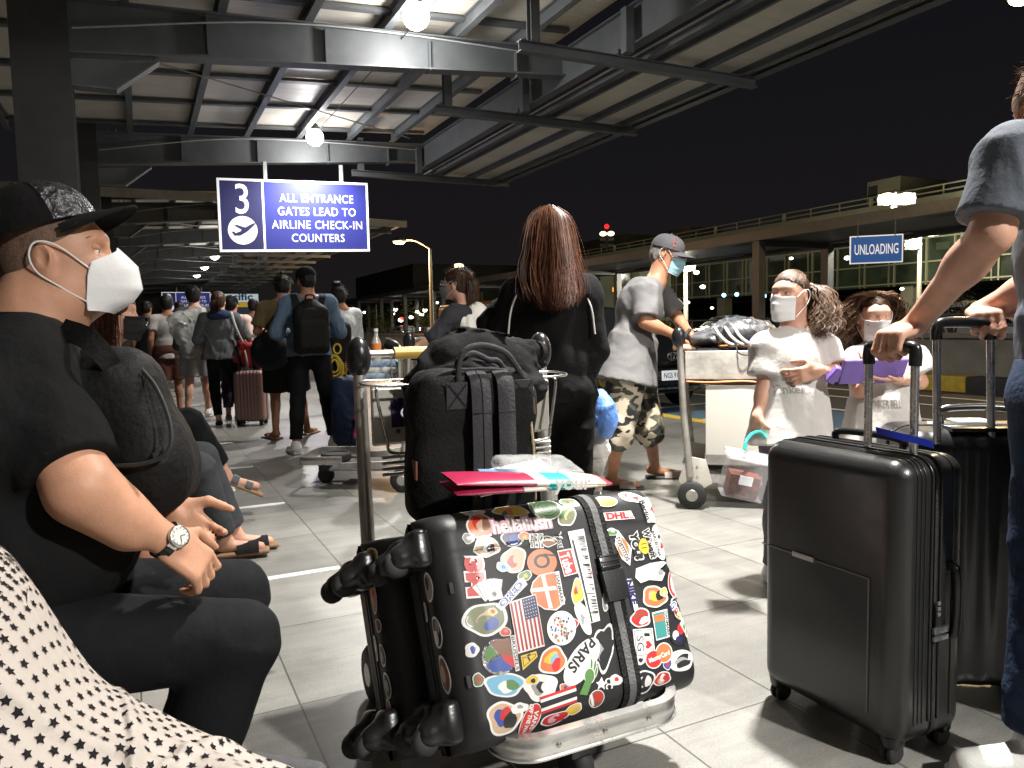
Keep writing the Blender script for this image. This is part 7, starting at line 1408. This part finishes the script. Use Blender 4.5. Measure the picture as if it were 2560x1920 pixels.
S_ = Stk(); S_.ell(1352, 1407, 37, 34, 'o'); S_.ell(1352, 1404, 20, 18, 'k'); S_.ell(1352, 1404, 12.5, 11.5, 'o'); S_.px([(1355, 1384), (1388, 1388), (1388, 1392), (1362, 1390)], 'k'); S_.done()
S_ = Stk(); S_.text('You', (1391, 1330), (1402, 1372), 22, 'w', .06); S_.text('You', (1391, 1330), (1402, 1372), 20, 'k', .02); S_.px([(1390, 1378), (1426, 1372), (1441, 1434), (1407, 1443)], 'w'); S_.px([(1393, 1381), (1424, 1375), (1438, 1432), (1408, 1440)], 'r'); S_.text('Tube', (1407, 1384), (1422, 1433), 26, 'w', .03); S_.done()
S_ = Stk()
for i in range(5): a = -.75+.22*i; cx_, cy_ = 1222+i*3.4, 1497; S_.px([(cx_+dx*math.cos(a)-dy*math.sin(a), cy_+dx*math.sin(a)+dy*math.cos(a)) for dx, dy in ((-13, -50), (13, -50), (13, 0), (-13, 0))], 'k'); S_.px([(cx_+dx*math.cos(a)-dy*math.sin(a), cy_+dx*math.sin(a)+dy*math.cos(a)) for dx, dy in ((-12, -49), (12, -49), (12, -1), (-12, -1))], 'w')
S_.px([(1212, 1478), (1250, 1472), (1256, 1496), (1222, 1504)], 'w'); heart(S_, 1234, 1484, 6.5, 'k', PI+.2); S_.px([(1233, 1484), (1236, 1484), (1238, 1492), (1231, 1492)], 'k'); S_.done()
S_ = Stk(); S_.px([(1238, 1516), (1252, 1528), (1316, 1462), (1306, 1444), (1292, 1450)], 'w'); S_.text('OREO', (1247, 1517), (1303, 1456), 20, 'b', .09); S_.text('OREO', (1247, 1517), (1303, 1456), 17, 'w', .0); S_.done()
sh = [(1325, 1478), (1330, 1458), (1345, 1442), (1368, 1436), (1392, 1432), (1402, 1510), (1385, 1524), (1358, 1522), (1338, 1508)]
S_ = Stk(); S_.px([(1364+(x-1364)*1.07, 1480+(y-1480)*1.07) for x, y in sh], 'w'); S_.px(sh, 'o'); S_.px([(1349, 1440), (1358, 1438), (1378, 1521), (1368, 1522)], 'w'); S_.px([(1326, 1482), (1327, 1472), (1386, 1466), (1388, 1476)], 'w'); S_.px([(1384, 1434), (1394, 1432), (1408, 1512), (1397, 1514)], 'w'); S_.text('DANMARK', (1389, 1438), (1402, 1510), 9, 'k', .03); S_.done()
# flags
def quadpt(Q, u, v): (ax, ay), (bx, by), (cx_, cy_), (dx, dy) = Q; return (ax*(1-u)*(1-v)+bx*u*(1-v)+cx_*u*v+dx*(1-u)*v, ay*(1-u)*(1-v)+by*u*(1-v)+cy_*u*v+dy*(1-u)*v)
Q = [(1272, 1508), (1334, 1489), (1356, 1614), (1294, 1632)]; S_ = Stk(); q4 = lambda u0, v0, u1, v1: [quadpt(Q, u0, v0), quadpt(Q, u1, v0), quadpt(Q, u1, v1), quadpt(Q, u0, v1)]
S_.base = .0036; S_.px(q4(-.03, -.02, 1.03, 1.02), 'w')
for i in range(7): S_.px(q4(2*i/13, .01, (2*i+1)/13, .99), 'F')
S_.px(q4(6/13, 0, 1, .42), 'n')
for i in range(5):
    for j in range(6): c = quadpt(Q, 6/13+.055+i*.098, .045+j*.066); S_.ell(c[0], c[1], 1.25, 1.25, 'w', n=6)
S_.done('flag_sticker')
Q = [(1349, 1743), (1438, 1713), (1443, 1754), (1355, 1785)]; S_ = Stk(); S_.base = .0036; S_.px(q4(0, 0, 1, .17), 'r'); S_.px(q4(0, .17, 1, .35), 'w'); S_.px(q4(0, .35, 1, .68), 'k'); S_.px(q4(0, .68, 1, .85), 'w'); S_.px(q4(0, .85, 1, 1), 'r'); S_.done('flag_sticker')
S_ = Stk(); S_.ell(1400, 1571, 36, 43, 'w', .0); R9 = random.Random(5)
for k in range(46): a, q = R9.uniform(0, 6.28), R9.uniform(0, .86)**.6*.9; x, y = 1400+34*q*math.cos(a), 1571+40*q*math.sin(a); S_.px([(x-R9.uniform(1, 3.5), y-R9.uniform(1, 5)), (x+R9.uniform(1, 4), y-R9.uniform(1, 4)), (x+R9.uniform(1, 3), y+R9.uniform(2, 5)), (x-R9.uniform(1, 3), y+R9.uniform(1, 4))], R9.choice('rrBkgobGt'))
S_.done()
S_ = Stk(); S_.ell(1246, 1643, 43, 46, 'H'); S_.px([(1225, 1605), (1272, 1594), (1280, 1640), (1246, 1636)], 'B'); S_.px([(1210, 1632), (1222, 1612), (1244, 1636), (1212, 1656)], 'g'); S_.px([(1215, 1664), (1246, 1640), (1282, 1668), (1268, 1678), (1230, 1680)], 'b'); S_.px([(1252, 1636), (1282, 1640), (1288, 1672), (1262, 1655)], 'r'); S_.px([(1273, 1590), (1284, 1588), (1298, 1676), (1288, 1679)], 'w'); S_.text('BRUSSELS', (1279, 1592), (1293, 1675), 9, 'k', .02); S_.done()
S_ = Stk(); S_.px([(1300, 1640), (1338, 1628), (1342, 1642), (1306, 1676)], 'y'); S_.px([(1304, 1644), (1336, 1634), (1338, 1640), (1308, 1668)], 'k'); S_.px([(1306, 1645), (1334, 1636), (1336, 1640), (1309, 1665)], 'y'); S_.text('T', (1312, 1650), (1326, 1640), 14, 'k', .04); S_.done()
S_ = Stk(); S_.ell(1452, 1655, 68, 32, 'w', -1.02); S_.text('PARIS', (1478, 1600), (1424, 1676), 26, 'k', .03); S_.done()
S_ = Stk(); S_.base = .002
for i, (a, b, c, d) in enumerate(((1457, 1655, 1462, 1680), (1467, 1646, 1469, 1676), (1477, 1646, 1476, 1676), (1488, 1650, 1482, 1680), (1492, 1672, 1484, 1688))): S_.ell((a+c)/2, (b+d)/2, 4.2, 16, 'w', -.1*(i-2)*-1); S_.ell((a+c)/2, (b+d)/2, 2.6, 14, 'g', .1*(i-2))
S_.ell(1472, 1690, 14, 20, 'w'); S_.ell(1472, 1690, 12, 18, 'g'); S_.px([(1462, 1700), (1480, 1700), (1468, 1738), (1448, 1736)], 'g'); S_.done()
S_ = Stk(); S_.ell(1330, 1800, 22, 44, 'w', .35); S_.ell(1330, 1800, 20, 42, 'r', .35); S_.text('VANS', (1343, 1775), (1338, 1822), 13, 'w', .03); S_.text('OFF THE WALL', (1330, 1760), (1318, 1838), 12, 'w', .04); S_.done()
S_ = Stk(); S_.ell(1494, 1746, 20, 22, 'w', .3); S_.ell(1494, 1746, 18, 20, 'B', .3); S_.ell(1498, 1742, 12, 12, 'r'); S_.px([(1474, 1738), (1480, 1734), (1492, 1762), (1486, 1766)], 'w'); S_.done()
S_ = Stk(); S_.px([(1418, 1330), (1458, 1322), (1496, 1552), (1470, 1560)], 'w'); S_.px([(1421, 1333), (1428, 1332), (1478, 1556), (1474, 1557)], 'k'); R9 = random.Random(8)
for k in range(58):
    v = R9.random()*.98; x0, x1 = 1430+40*v, 1456+38*v; y = 1328+225*v; l = R9.uniform(4, 20); S_.px([(x1-l, y), (x1, y-1), (x1, y+R9.uniform(1, 3)), (x1-l, y+2)], R9.choice('kkG'))
heart(S_, 1475, 1432, 3, 'r'); S_.done('skyline_sticker')
S_ = Stk(); S_.px([(1497, 1704), (1503, 1692), (1508, 1704), (1518, 1706), (1510, 1713), (1512, 1724), (1503, 1717), (1494, 1724), (1496, 1713), (1489, 1706)], 'w'); S_.text('CC', (1520, 1695), (1524, 1722), 20, 'w', .03); S_.done()
S_ = Stk(); S_.px([(1535, 1360), (1544, 1325), (1578, 1372), (1573, 1415), (1552, 1398)], 'w'); S_.ell(1556, 1370, 14, 26, 'o', -.25); S_.text('TOSTITOS', (1541, 1342), (1569, 1402), 13, 'k', .04, 'w', .10); S_.done()
S_ = Stk(); S_.text('YOU!', (1582, 1330), (1598, 1398), 24, 'k', .08, 'w', .09); S_.text('We want', (1614, 1322), (1636, 1395), 20, 'k', .05, 'w', .08); S_.ell(1609, 1366, 14, 22, 'k', -.2); S_.ell(1609, 1366, 12.5, 20, 'y', -.2, wob=.05); S_.px([(1601, 1360), (1616, 1357), (1616, 1359), (1602, 1362)], 'k'); S_.px([(1602, 1370), (1617, 1367), (1617, 1369), (1603, 1372)], 'k'); S_.done()
S_ = Stk(); S_.ell(1652, 1354, 21, 46, 'w', -.2); S_.text('BARCELONA', (1634, 1326), (1652, 1390), 10, 'k', .04); S_.text('I', (1652, 1335), (1656, 1343), 14, 'k', .03); heart(S_, 1661, 1362, 9, 'r', -1.4); S_.done()
S_ = Stk(); S_.ell(1690, 1374, 15, 25, 'w', -.2); S_.ell(1690, 1374, 13, 23, 'o', -.2); S_.text('Hard Rock', (1680, 1342), (1702, 1408), 11, 'k', .04, 'w', .10); S_.done()
S_ = Stk(); S_.px([(1588, 1422), (1625, 1408), (1660, 1402), (1672, 1404), (1650, 1422), (1664, 1432), (1655, 1452), (1622, 1450), (1600, 1458), (1586, 1445)], 'w')
for k in range(9): S_.px([(1592+k*6, 1424-k*1.5), (1593+k*6, 1424-k*1.5), (1600+k*5, 1448-k*.5), (1598+k*5, 1448-k*.5)], 'G')
S_.ell(1652, 1430, 7, 6, 'G'); S_.done()
S_ = Stk(); S_.ell(1692, 1458, 21, 36, 'w'); S_.ell(1692, 1458, 19, 33, 'r'); S_.ell(1692, 1458, 12.5, 24, 'w'); S_.px([(1681, 1414), (1692, 1415), (1704, 1496), (1694, 1496)], 'n'); S_.text('UNDERGROUND', (1687, 1420), (1698, 1492), 7, 'w', .04); S_.done()
S_ = Stk(); S_.px([(1564, 1448), (1577, 1448), (1594, 1525), (1583, 1528)], 'w'); S_.text('NIKE', (1569, 1450), (1584, 1512), 18, 'n', .06); S_.done()
S_ = Stk()
for i, (ch, c) in enumerate((('G', 'b'), ('o', 'r'), ('o', 'y'), ('g', 'b'), ('l', 'g'), ('e', 'r'))): a = (1681+i*8.2, 1508+i*13); S_.text(ch, a, (a[0]+6.5, a[1]+10), 16 if i else 24, c, .02, 'w', .12)
S_.done()
S_ = Stk(); S_.px([(1579, 1574), (1630, 1570), (1638, 1638), (1588, 1645)], 'w'); S_.px([(1582, 1577), (1627, 1573), (1635, 1635), (1590, 1641)], 'k'); S_.px([(1583.5, 1578.5), (1625.5, 1574.5), (1633.5, 1633.5), (1591, 1639.5)], 'w'); S_.text('SG', (1597, 1590), (1601, 1628), 20, 'k', .0); S_.text('I', (1615, 1583), (1616, 1591), 16, 'k', .0); heart(S_, 1620, 1612, 10, 'r', -1.5); S_.done()
S_ = Stk(); S_.px([(1628, 1532), (1668, 1522), (1675, 1592), (1640, 1602)], 'w'); S_.px([(1631, 1535), (1660, 1528), (1668, 1591), (1641, 1598)], 'T'); S_.px([(1634, 1540), (1658, 1534), (1660, 1552), (1636, 1556)], 'o'); S_.text('DANMARK', (1664, 1527), (1672, 1590), 7, 'k', .02); S_.done()
S_ = Stk(); S_.ell(1697, 1580, 23, 33, 'k'); S_.ell(1704, 1572, 10, 14, 'r'); S_.ell(1690, 1588, 8, 12, 'w'); S_.ell(1698, 1598, 8, 8, 'n'); S_.done()
S_ = Stk(); S_.ell(1634, 1648, 22, 24, 'w'); S_.ell(1660, 1632, 22, 26, 'w'); S_.ell(1634, 1648, 19.5, 21, 'r'); S_.ell(1660, 1632, 19.5, 23, 'o'); S_.text('MasterCard', (1622, 1652), (1674, 1630), 11, 'w', .03); S_.done()
S_ = Stk(); S_.px([(1508, 1282), (1578, 1276), (1588, 1296), (1514, 1302)], 'w'); S_.text('DHL', (1516, 1291), (1572, 1287), 16, 'r', .06); S_.px([(1574, 1289), (1584, 1288), (1584, 1290), (1574, 1291)], 'r'); S_.px([(1575, 1293), (1585, 1292), (1585, 1294), (1575, 1295)], 'r'); S_.done()
S_ = Stk(); S_.px([(1600, 1244), (1645, 1236), (1668, 1302), (1622, 1306)], 'w'); S_.text('Berlin', (1607, 1250), (1622, 1298), 15, 'k', .03); S_.px([(1628, 1272), (1642, 1256), (1662, 1296)], 'r'); S_.done()
S_ = Stk(); S_.ell(1520, 1252, 28, 15, 'w'); S_.ell(1522, 1252, 24, 13, 'y'); S_.px([(1492, 1246), (1510, 1244), (1508, 1256), (1496, 1256)], 'o'); S_.done()
# stickers on the wheel ends
def endblob(Cc, par, dep, b, rd, rb, cols, seed):
    S_ = Stk(par, Cc=Cc); R = random.Random(seed); a0 = -(La+r_*PI/2+dep)
    for j, (c, f_) in enumerate([('w', 1.0), (cols[0], .84)]+[(q, .45) for q in cols[1:]]):
        ox, oy = (R.uniform(-.3, .3)*rd, R.uniform(-.35, .35)*rb) if j > 1 else (0, 0); S_.poly([(a0+ox+rd*f_*math.cos(t)*(1+.08*math.sin(3*t+seed)), b+oy+rb*f_*math.sin(t)*(1+.08*math.sin(2*t+seed))) for t in [2*PI*i/20 for i in range(20)]], c)
    S_.done('sticker')
for Cc, par, dep, b, rd, rb, cols, sd in ((C1, tc1, -.01, .10, .016, .036, 'Gk', 1), (C1, tc1, -.012, .0, .016, .038, 'kGw', 2), (C1, tc1, -.012, -.09, .018, .042, 'Bt', 3), (C1, tc1, .03, .05, .010, .022, 'G', 6), (C2, tc2, -.03, .22, .02, .02, 'yk', 5), (C2, tc2, -.01, .12, .014, .045, 'ort', 7), (C2, tc2, -.012, .05, .013, .018, 'B', 8), (C2, tc2, -.01, -.02, .013, .028, 'BG', 9), (C2, tc2, -.01, -.09, .016, .03, 'kG', 10), (C2, tc2, .0, -.15, .016, .03, 'rB', 11), (C2, tc2, .03, .0, .012, .03, 'Gw', 12)): endblob(Cc, par, dep, b, rd, rb, cols, sd)
# luggage strap round the front case
t = thing('luggage_strap', C1+cu*.14, 'black luggage strap with grey stripe and plastic buckle round the stickered suitcase', 'strap'); SB = fabric('strap_black', (.012, .012, .012), .7, (150, .8)); SG_ = fabric('strap_grey', (.13, .13, .13), .7, (150, .5)); LS = Lb+r_*PI/2+.05
_s0, _s1 = FP(1487, 1285), FP(1588, 1735)
a_of = lambda b: _s0[0]+(_s1[0]-_s0[0])*(_s0[1]-b)/(_s0[1]-_s1[1]) if abs(b) < .28 else (_s0[0] if b > 0 else _s1[0])
for w_, lf, mt, nm in ((.052, .0042, SB, 'webbing'), (.020, .0056, SG_, 'grey_stripe')):
    m = MB(); m.grid(lambda u, v: SH(a_of((u-.5)*2*LS)+(v-.5)*w_, (u-.5)*2*LS, lf), 70, 4); m.build(nm, mt, t, smooth=True, thick=.0014)
m = MB(); m.grid(lambda u, v: C1-cn*(.11+.14*0)+cu*(a_of(.25)+(v-.5)*.05)+cv*(B_+.005)-cn*(.14*u), 6, 3); m.build('webbing', SB, t)
bc = SH(a_of(.02), .02, .012); Rb = Matrix((cu, cv, cn)).transposed(); MB().box(bc, (.066, .075, .016), Rb).build('buckle', BLKPLA, t, bevel=.006, seg=3); MB().box(bc+cv*.055, (.058, .036, .014), Rb).build('buckle_tongue', BLKPLA, t, bevel=.005)
for k in range(3): MB().box(bc+cv*(.045+.013*k)+cn*.007, (.054, .005, .006), Rb).build('buckle_bar', BLKPLA, t, bevel=.002)
# ---- black backpack standing on the cases
t = thing('black_rucksack', W(1110, 1270, 2.0), 'square-topped black cloth backpack with loop handles and brass zip standing on the trolley', 'backpack'); bp = W(1176, 1098, 2.08); Rk = Matrix((cu, V(0, 1, .06).normalized(), V(0, -.06, 1).normalized())).transposed(); Q_ = lambda x, y, z: bp+Rk@V(x, y, z)
NYL = fabric('black_canvas', (.0095, .0095, .010), .85, (110, .4)); NYL2 = fabric('black_canvas_pale', (.040, .040, .043), .85, (110, .4)); S = SDF(); S.box(Q_(0, .0, -.03), (.172, .080, .19), Rk, .05, .03); S.box(Q_(0, .0, .12), (.145, .070, .07), Rk, .03, .05); S.ell(Q_(0, -.02, -.10), (.184, .085, .14), Rk, .04)
S.build('bag', NYL, t, .0075, disp=lambda p: -.007*np.maximum(0, wnoise(p, 15, 7, 3, (1, 1, .7)))-.0012*wnoise(p, 60, 3, 2)); 
for x0, w_, mt in ((-.012, .056, NYL2), (.062, .050, NYL2)):
    pts = bez([Q_(x0, -.055, .195), Q_(x0, -.095, .165), Q_(x0-.004, -.118, .05), Q_(x0-.008, -.132, -.06), Q_(x0-.014, -.136, -.15), Q_(x0-.018, -.125, -.22)], 6); n_ = len(pts); m = MB(); m.grid(lambda u, v: pts[min(n_-1, int(u*(n_-1)+.001))]+cu*(v-.5)*w_+Rk@V(0, -.006*math.sin(v*PI), 0), n_, 7); o = m.build('shoulder_strap', mt, t, smooth=True, thick=.010)
    for dx in ((-.0,) if x0 < 0 else ()): MB().tube([p+Rk@V(dx, -.0075, 0) for p in pts], .0012, 4).build('stitching', NYL, o)
    for k in (10, 18, 25): MB().tube([pts[k]+cu*(q*w_)+Rk@V(0, -.0065, 0) for q in (-.48, -.2, .2, .48)], .0014, 4).build('quilt_seam', NYL, o)
for xs in ((-.115, -.05, -.075, .10, .17, .13), ): pass
for x0, x1, zt, yy in ((-.065, .115, .262, -.07), (-.04, .10, .235, .0)):
    MB().tube(bez([Q_(x0, yy, .15), Q_(x0+.002, yy, .21), Q_(x0+.02, yy, zt-.012), Q_((x0+x1)/2-.02, yy, zt), Q_(x1-.045, yy, zt-.018), Q_(x1-.012, yy, .21), Q_(x1+.018, yy, .165)], 6), .0085, 8).build('loop_handle', NYL2, t, smooth=True)
for x in (-.075, .122):
    MB().box(Q_(x, -.084, .135), (.06, .006, .07), Rk).build('handle_patch', NYL2, t, bevel=.004); m = MB(); m.tube([Q_(x-.025, -.0905, .105), Q_(x+.025, -.0905, .165)], .0012, 4); m.tube([Q_(x+.025, -.0905, .105), Q_(x-.025, -.0905, .165)], .0012, 4); m.build('stitching', NYL, t)
BRASS = M('brass', (.55, .45, .28), .35, .8); MB().tube(bez([Q_(.150, -.062, .15), Q_(.146, -.084, .06), Q_(.152, -.092, -.03), Q_(.162, -.085, -.12), Q_(.168, -.075, -.17)], 6), .0042, 6).build('brass_zip', M('zip_tape_beige', (.42, .33, .2), .6, bump=(300, .6)), t, smooth=True); MB().box(Q_(.150, -.076, .135), (.016, .010, .026), Rk).build('zip_slider', BRASS, t, bevel=.003); MB().tube([Q_(.151, -.084, .12), Q_(.153, -.092, .075)], .005, 6).build('zip_pull', M('leather_pull', (.07, .04, .03), .6), t)
MB().tube(bez([Q_(-.148, -.05, .10), Q_(-.128, -.05, .175), Q_(-.07, -.055, .197), Q_(.05, -.055, .197), Q_(.125, -.055, .18), Q_(.152, -.06, .13)], 6), .004, 6).build('top_piping', NYL2, t, smooth=True); MB().box(Q_(-.176, -.04, -.06), (.008, .03, .05), Rk).build('leather_tab', M('leather_brown', (.16, .06, .03), .6), t, bevel=.002)
# ---- black jacket draped over handle
t = thing('black_jacket', W(1180, 900, 2.3), 'black sweatshirt draped in folds over the trolley handle behind the backpack', 'jacket'); S = SDF()
S.chain([W(1052, 1000, 2.26), W(1085, 950, 2.25), W(1130, 905, 2.25), W(1200, 890, 2.28), W(1270, 915, 2.30), W(1312, 970, 2.26)], [.045, .055, .068, .072, .068, .050], .04); S.chain([W(1180, 895, 2.32), W(1250, 880, 2.38), W(1335, 883, 2.45)], [.05, .045, .035], .03); S.cap(W(1030, 975, 2.32), W(1075, 940, 2.3), .045, .05, .04); S.ell(W(1185, 945, 2.26), (.15, .07, .08), None, .04)
S.build('garment', BLACKCLOTH, t, .0065, disp=lambda p: -.024*np.maximum(0, wnoise(p, 17, 23, 3, (.7, 1.2, 1.8)))**1.1+.002*wnoise(p, 60, 3, 2)); MB().tube([W(1335, 880, 2.44), W(1345, 881, 2.46)], .037, 14).build('cuff', fabric('rib_cuff', (.012, .012, .012), .9, (200, .8)), t, smooth=True); MB().tube(bez([W(1090, 930, 2.19), W(1130, 908, 2.18), W(1180, 900, 2.18), W(1240, 915, 2.19), W(1295, 960, 2.19)], 6), .004, 5).build('seam', DKCLOTH, t, smooth=True)
# ---- pink folder and clear pouch on the case
t = thing('pink_folder', W(1320, 1215, 1.74), 'folded glossy pink magazine with white and teal end lying on the stickered suitcase', 'magazine'); PINK = M('glossy_pink', (.34, .018, .065), .3, coat=.3); TE = M('print_teal', (.02, .36, .34), .4); CRE = M('paper_cream', (.74, .70, .66), .5)
E0, E1 = W(1128, 1215, 1.70), W(1520, 1205, 1.80); ex = (E1-E0).normalized(); ey = V(0, 1, .1).normalized(); ez = ex.cross(ey)
def fold(u, v, zz, th, tp): # thin sleeve around the long axis
    a = v*2*PI; wv = .055*(1-.25*tp*u); return E0+ex*(u*(E1-E0).length)+ey*(math.cos(a)*wv+.02)+ez*(math.sin(a)*th*(1-.75*abs(2*u-1)**6*tp)+zz)*1
for zz, th, nm in ((.012, .011, 'upper_fold'), (-.012, .011, 'lower_fold')):
    for u0, u1, mt in ((0, .50 if zz > 0 else .42, PINK), (.50 if zz > 0 else .42, .58, CRE), (.58, .74, TE), (.74, .90, CRE), (.90, .955, WOODC), (.955, 1, PINK)):
        m = MB(); m.grid(lambda u, v: fold(u0+(u1-u0)*v*0+(u1-u0)*u, v, zz*(1-(u0+(u1-u0)*u)*.9), th, 1), 8, 24); m.build(nm, mt, t, smooth=True)
m = MB(); letters(m, 'your', E0+ex*.265+ey*-.040+ez*.004, ex, ez, .045, .03, lift=.006); m.build('lettering', CRE, t)
t = thing('clear_pouch', W(1340, 1175, 1.9), 'transparent zip pouch lying behind the pink magazine', 'pouch'); S = SDF(); cp = W(1345, 1172, 1.87); Rp = Matrix((cu, V(0, .97, .25).normalized(), V(0, -.25, .97).normalized())).transposed(); S.box(cp, (.105, .06, .018), Rp@Matrix.Rotation(.10, 3, 'Y'), .016); S.build('pouch', M('clear_vinyl', (.5, .5, .5), .12, bump=(30, .5), var=(30, .5), alpha=.38), t, .005, disp=lambda p: -.002*np.maximum(0, wnoise(p, 50, 5)))
for k, z in enumerate((-.004, .010)): MB().tube([cp+Rp@V(x, -.062, z-.10*x) for x in (-.1, 0, .1)], .0035, 6).build('zip', M('zip_dark', (.05, .05, .05), .4, .4), t)
t = thing('papers', W(1240, 1195, 1.8), 'thin blue and white leaflet sticking out under the clear pouch', 'leaflet'); MB().box(W(1280, 1192, 1.84), (.22, .12, .003), Rp@Matrix.Rotation(-.10, 3, 'Y')).build('sheet', CRE, t); MB().box(W(1270, 1195, 1.80), (.12, .10, .003), Rp@Matrix.Rotation(.1, 3, 'Y')).build('cover', M('print_blue', (.08, .2, .35), .4), t)
# ================================================================ VEHICLES
CARB = M('car_black', (.010, .010, .011), .18, coat=.8); CARG = M('car_glass', (.02, .022, .024), .06, spec=.8); HEADL = M('headlamp_glass', (.6, .6, .6), .1, .3)
def car(pos, yaw, label, body=CARB, s=1., plate=None, group='cars across the road', emblem=False):
    R = RZ(yaw); P0 = Vector(pos); L = lambda x, y, z: P0+R@(V(x, y, z)*s); t = thing('parked_car', P0, label, 'car', group)
    prof = [(-2.2, .42), (-2.25, .75), (-2.15, .98), (-1.75, 1.05), (-1.2, 1.46), (-.3, 1.60), (.45, 1.52), (1.15, 1.06), (1.95, .90), (2.22, .72), (2.25, .40), (2.1, .26), (-2.1, .26)]
    def sec(x, zf):
        return x
    m = MB(); n = 15; vs = []
    for j in range(n):
        q = (j/(n-1)-.5)*2
        for (y, z) in prof:
            inn = 1-.20*max(0, (z-.98)/.62); nose = 1-.10*abs(q)**3*(abs(y) > 1.9); vs.append(L(q*.88*inn, y*nose*(1-.02*q*q), z-.05*abs(q)**4*(z > .9)))
    k = len(prof); m.add(vs, [(j*k+i, j*k+(i+1) % k, (j+1)*k+(i+1) % k, (j+1)*k+i) for j in range(n-1) for i in range(k)]+[tuple(range(k)), tuple((n-1)*k+i for i in range(k))[::-1]]); m.build('body', body, t, smooth=True)
    MB().add([L(-.66, 1.10, 1.10), L(.66, 1.10, 1.10), L(.56, .50, 1.515), L(-.56, .50, 1.515)], [(0, 1, 2, 3)]).build('windscreen', CARG, t, thick=.01)
    for sx in (-1, 1): MB().add([L(sx*.845, 1.0, 1.08), L(sx*.845, -1.6, 1.08), L(sx*.76, -1.1, 1.44), L(sx*.755, .4, 1.49)], [(0, 1, 2, 3)]).build('side_window', CARG, t, thick=.012)
    for sx in (-1, 1):
        for y in (1.38, -1.38): w_ = MB().wheel(L(sx*.80, y, .33), R@V(1, 0, 0), .33*s, .22*s, 24).build('wheel', BLKRUB, t, smooth=True); MB().wheel(L(sx*.83, y, .33), R@V(1, 0, 0), .20*s, .20*s, 12).build('rim', STEEL, w_)
        MB().box(L(sx*.66, 2.12, .72), (.34*s, .14*s, .13*s), R@Matrix.Rotation(sx*.3, 3, 'Z')).build('headlight', HEADL, t, bevel=.03)
    g_ = MB()
    for z in (.44, .50, .56, .62, .68): g_.box(L(0, 2.25, z), (.98*s, .03, .018), R)
    g_.build('grille', BLKPLA, t); MB().box(L(0, 2.262, .345), (1.3*s, .03, .02), R).build('chrome_strip', CHROME, t)
    if emblem:
        for a, b in ((.085, .058), (.028, .055)): MB().tube([L(a*math.cos(q), 2.275, .80+b*math.sin(q)) for q in [2*PI*i/24 for i in range(24)]], .006, 6, close=True).build('emblem', CHROME, t, smooth=True)
        MB().tube([L(.06*math.cos(q), 2.275, .83+.02*math.sin(q)) for q in [2*PI*i/20 for i in range(20)]], .006, 6, close=True).build('emblem', CHROME, t, smooth=True)
    if plate:
        MB().box(L(0, 2.285, .53), (.39*s, .012, .14*s), R).build('number_plate', SWHITE, t, bevel=.004); mm = MB(); letters(mm, plate, L(0, 2.292, .53), R@V(-1, 0, 0), V(0, 0, 1), .105, .01, lift=.004, fit=.33); mm.build('plate_lettering', BLKPLA, t)
    return t
pl = ON(1690, 935, 2, .40); cy_ = pl; car((pl.x+.0, pl.y+2.35, -.15), PI, 'black car with plate NGS 9142 facing the camera behind the man in camouflage shorts', plate='NGS 9142', emblem=True, group=None)
CARW = M('car_white', (.5, .5, .5), .2, coat=.6); CARS = M('car_silver', (.2, .2, .21), .25, .4, coat=.5)
for i, (px, py, x, m_, lab) in enumerate([(1820, 812, 26, CARS, 'dim silver car parked beyond the walkway, above the trolley load'), (2060, 800, 28, CARB, 'dark car beyond the walkway between the two girls'), (2480, 850, 15.2, CARW, 'white car roof seen behind the second suitcase handle'), (1010, 850, 24, CARW, 'far pale car near the shrubs left of the woman in glasses')]):
    p = ON(px, py, 0, x); car((x, p.y, -.15), (PI/2, 0, PI, 0)[i], lab, m_)
# orange van / booth behind
VAN = M('orange_yellow_paint', (.62, .24, .02), .4, coat=.4, var=(1, .1)); p = W(1262, 800, 21)
t = thing('orange_van', V(p.x, p.y+1, -.15), 'orange van parked at the kerb behind the woman in glasses', 'van'); c0 = V(p.x+.1, p.y+1.2, 0); S = SDF(); S.box(c0+V(0, 0, 1.02), (.85, 2.1, .80), None, .16); S.build('body', VAN, t, .04); MB().box(c0+V(0, -2.1, 1.42), (1.35, .05, .42)).build('rear_window', CARG, t, bevel=.03); MB().box(c0+V(0, -2.12, 1.70), (.5, .03, .05)).build('brake_light', PC['r'], t); MB().box(c0+V(0, -2.12, .45), (1.6, .08, .2)).build('bumper', BLKPLA, t, bevel=.02)
for sx in (-1, 1):
    for y in (-1.35, 1.35): MB().wheel(c0+V(sx*.78, y, .2), (1, 0, 0), .33, .2).build('wheel', BLKRUB, t, smooth=True)
    MB().box(c0+V(sx*.72, -2.12, .95), (.12, .04, .35)).build('tail_light', PC['r'], t, bevel=.01)
# small shop front glimpsed between the two standing figures
t = thing('kiosk', ON(1535, 760, 0, 34), 'small lit kiosk with orange sign glimpsed between the long hair and the grey tee', 'kiosk'); k0 = ON(1535, 745, 0, 34); KO = M('kiosk_orange_sign', (.9, .35, .02), .5, emit=1.2); KW = M('kiosk_white_sign', (.8, .85, .9), .5, emit=.7); KG = M('kiosk_wall', (.30, .33, .22), .7)
MB().box((36, k0.y, 3.0), (3, 5.5, 6)).build('wall', KG, t); MB().box((34.4, k0.y+.2, 3.9), (.1, 1.1, .35)).build('orange_sign', KO, t); MB().box((34.4, k0.y, 2.0), (.1, 3.6, .5)).build('white_sign', KW, t); MB().box((34.4, k0.y+.9, 1.1), (.1, .3, 1.3)).build('yellow_post', PC['y'], t)
for z in (3.0, 4.6): MB().box((34.45, k0.y-.9, z), (.1, 1.6, .9)).build('window', DKGL, t)
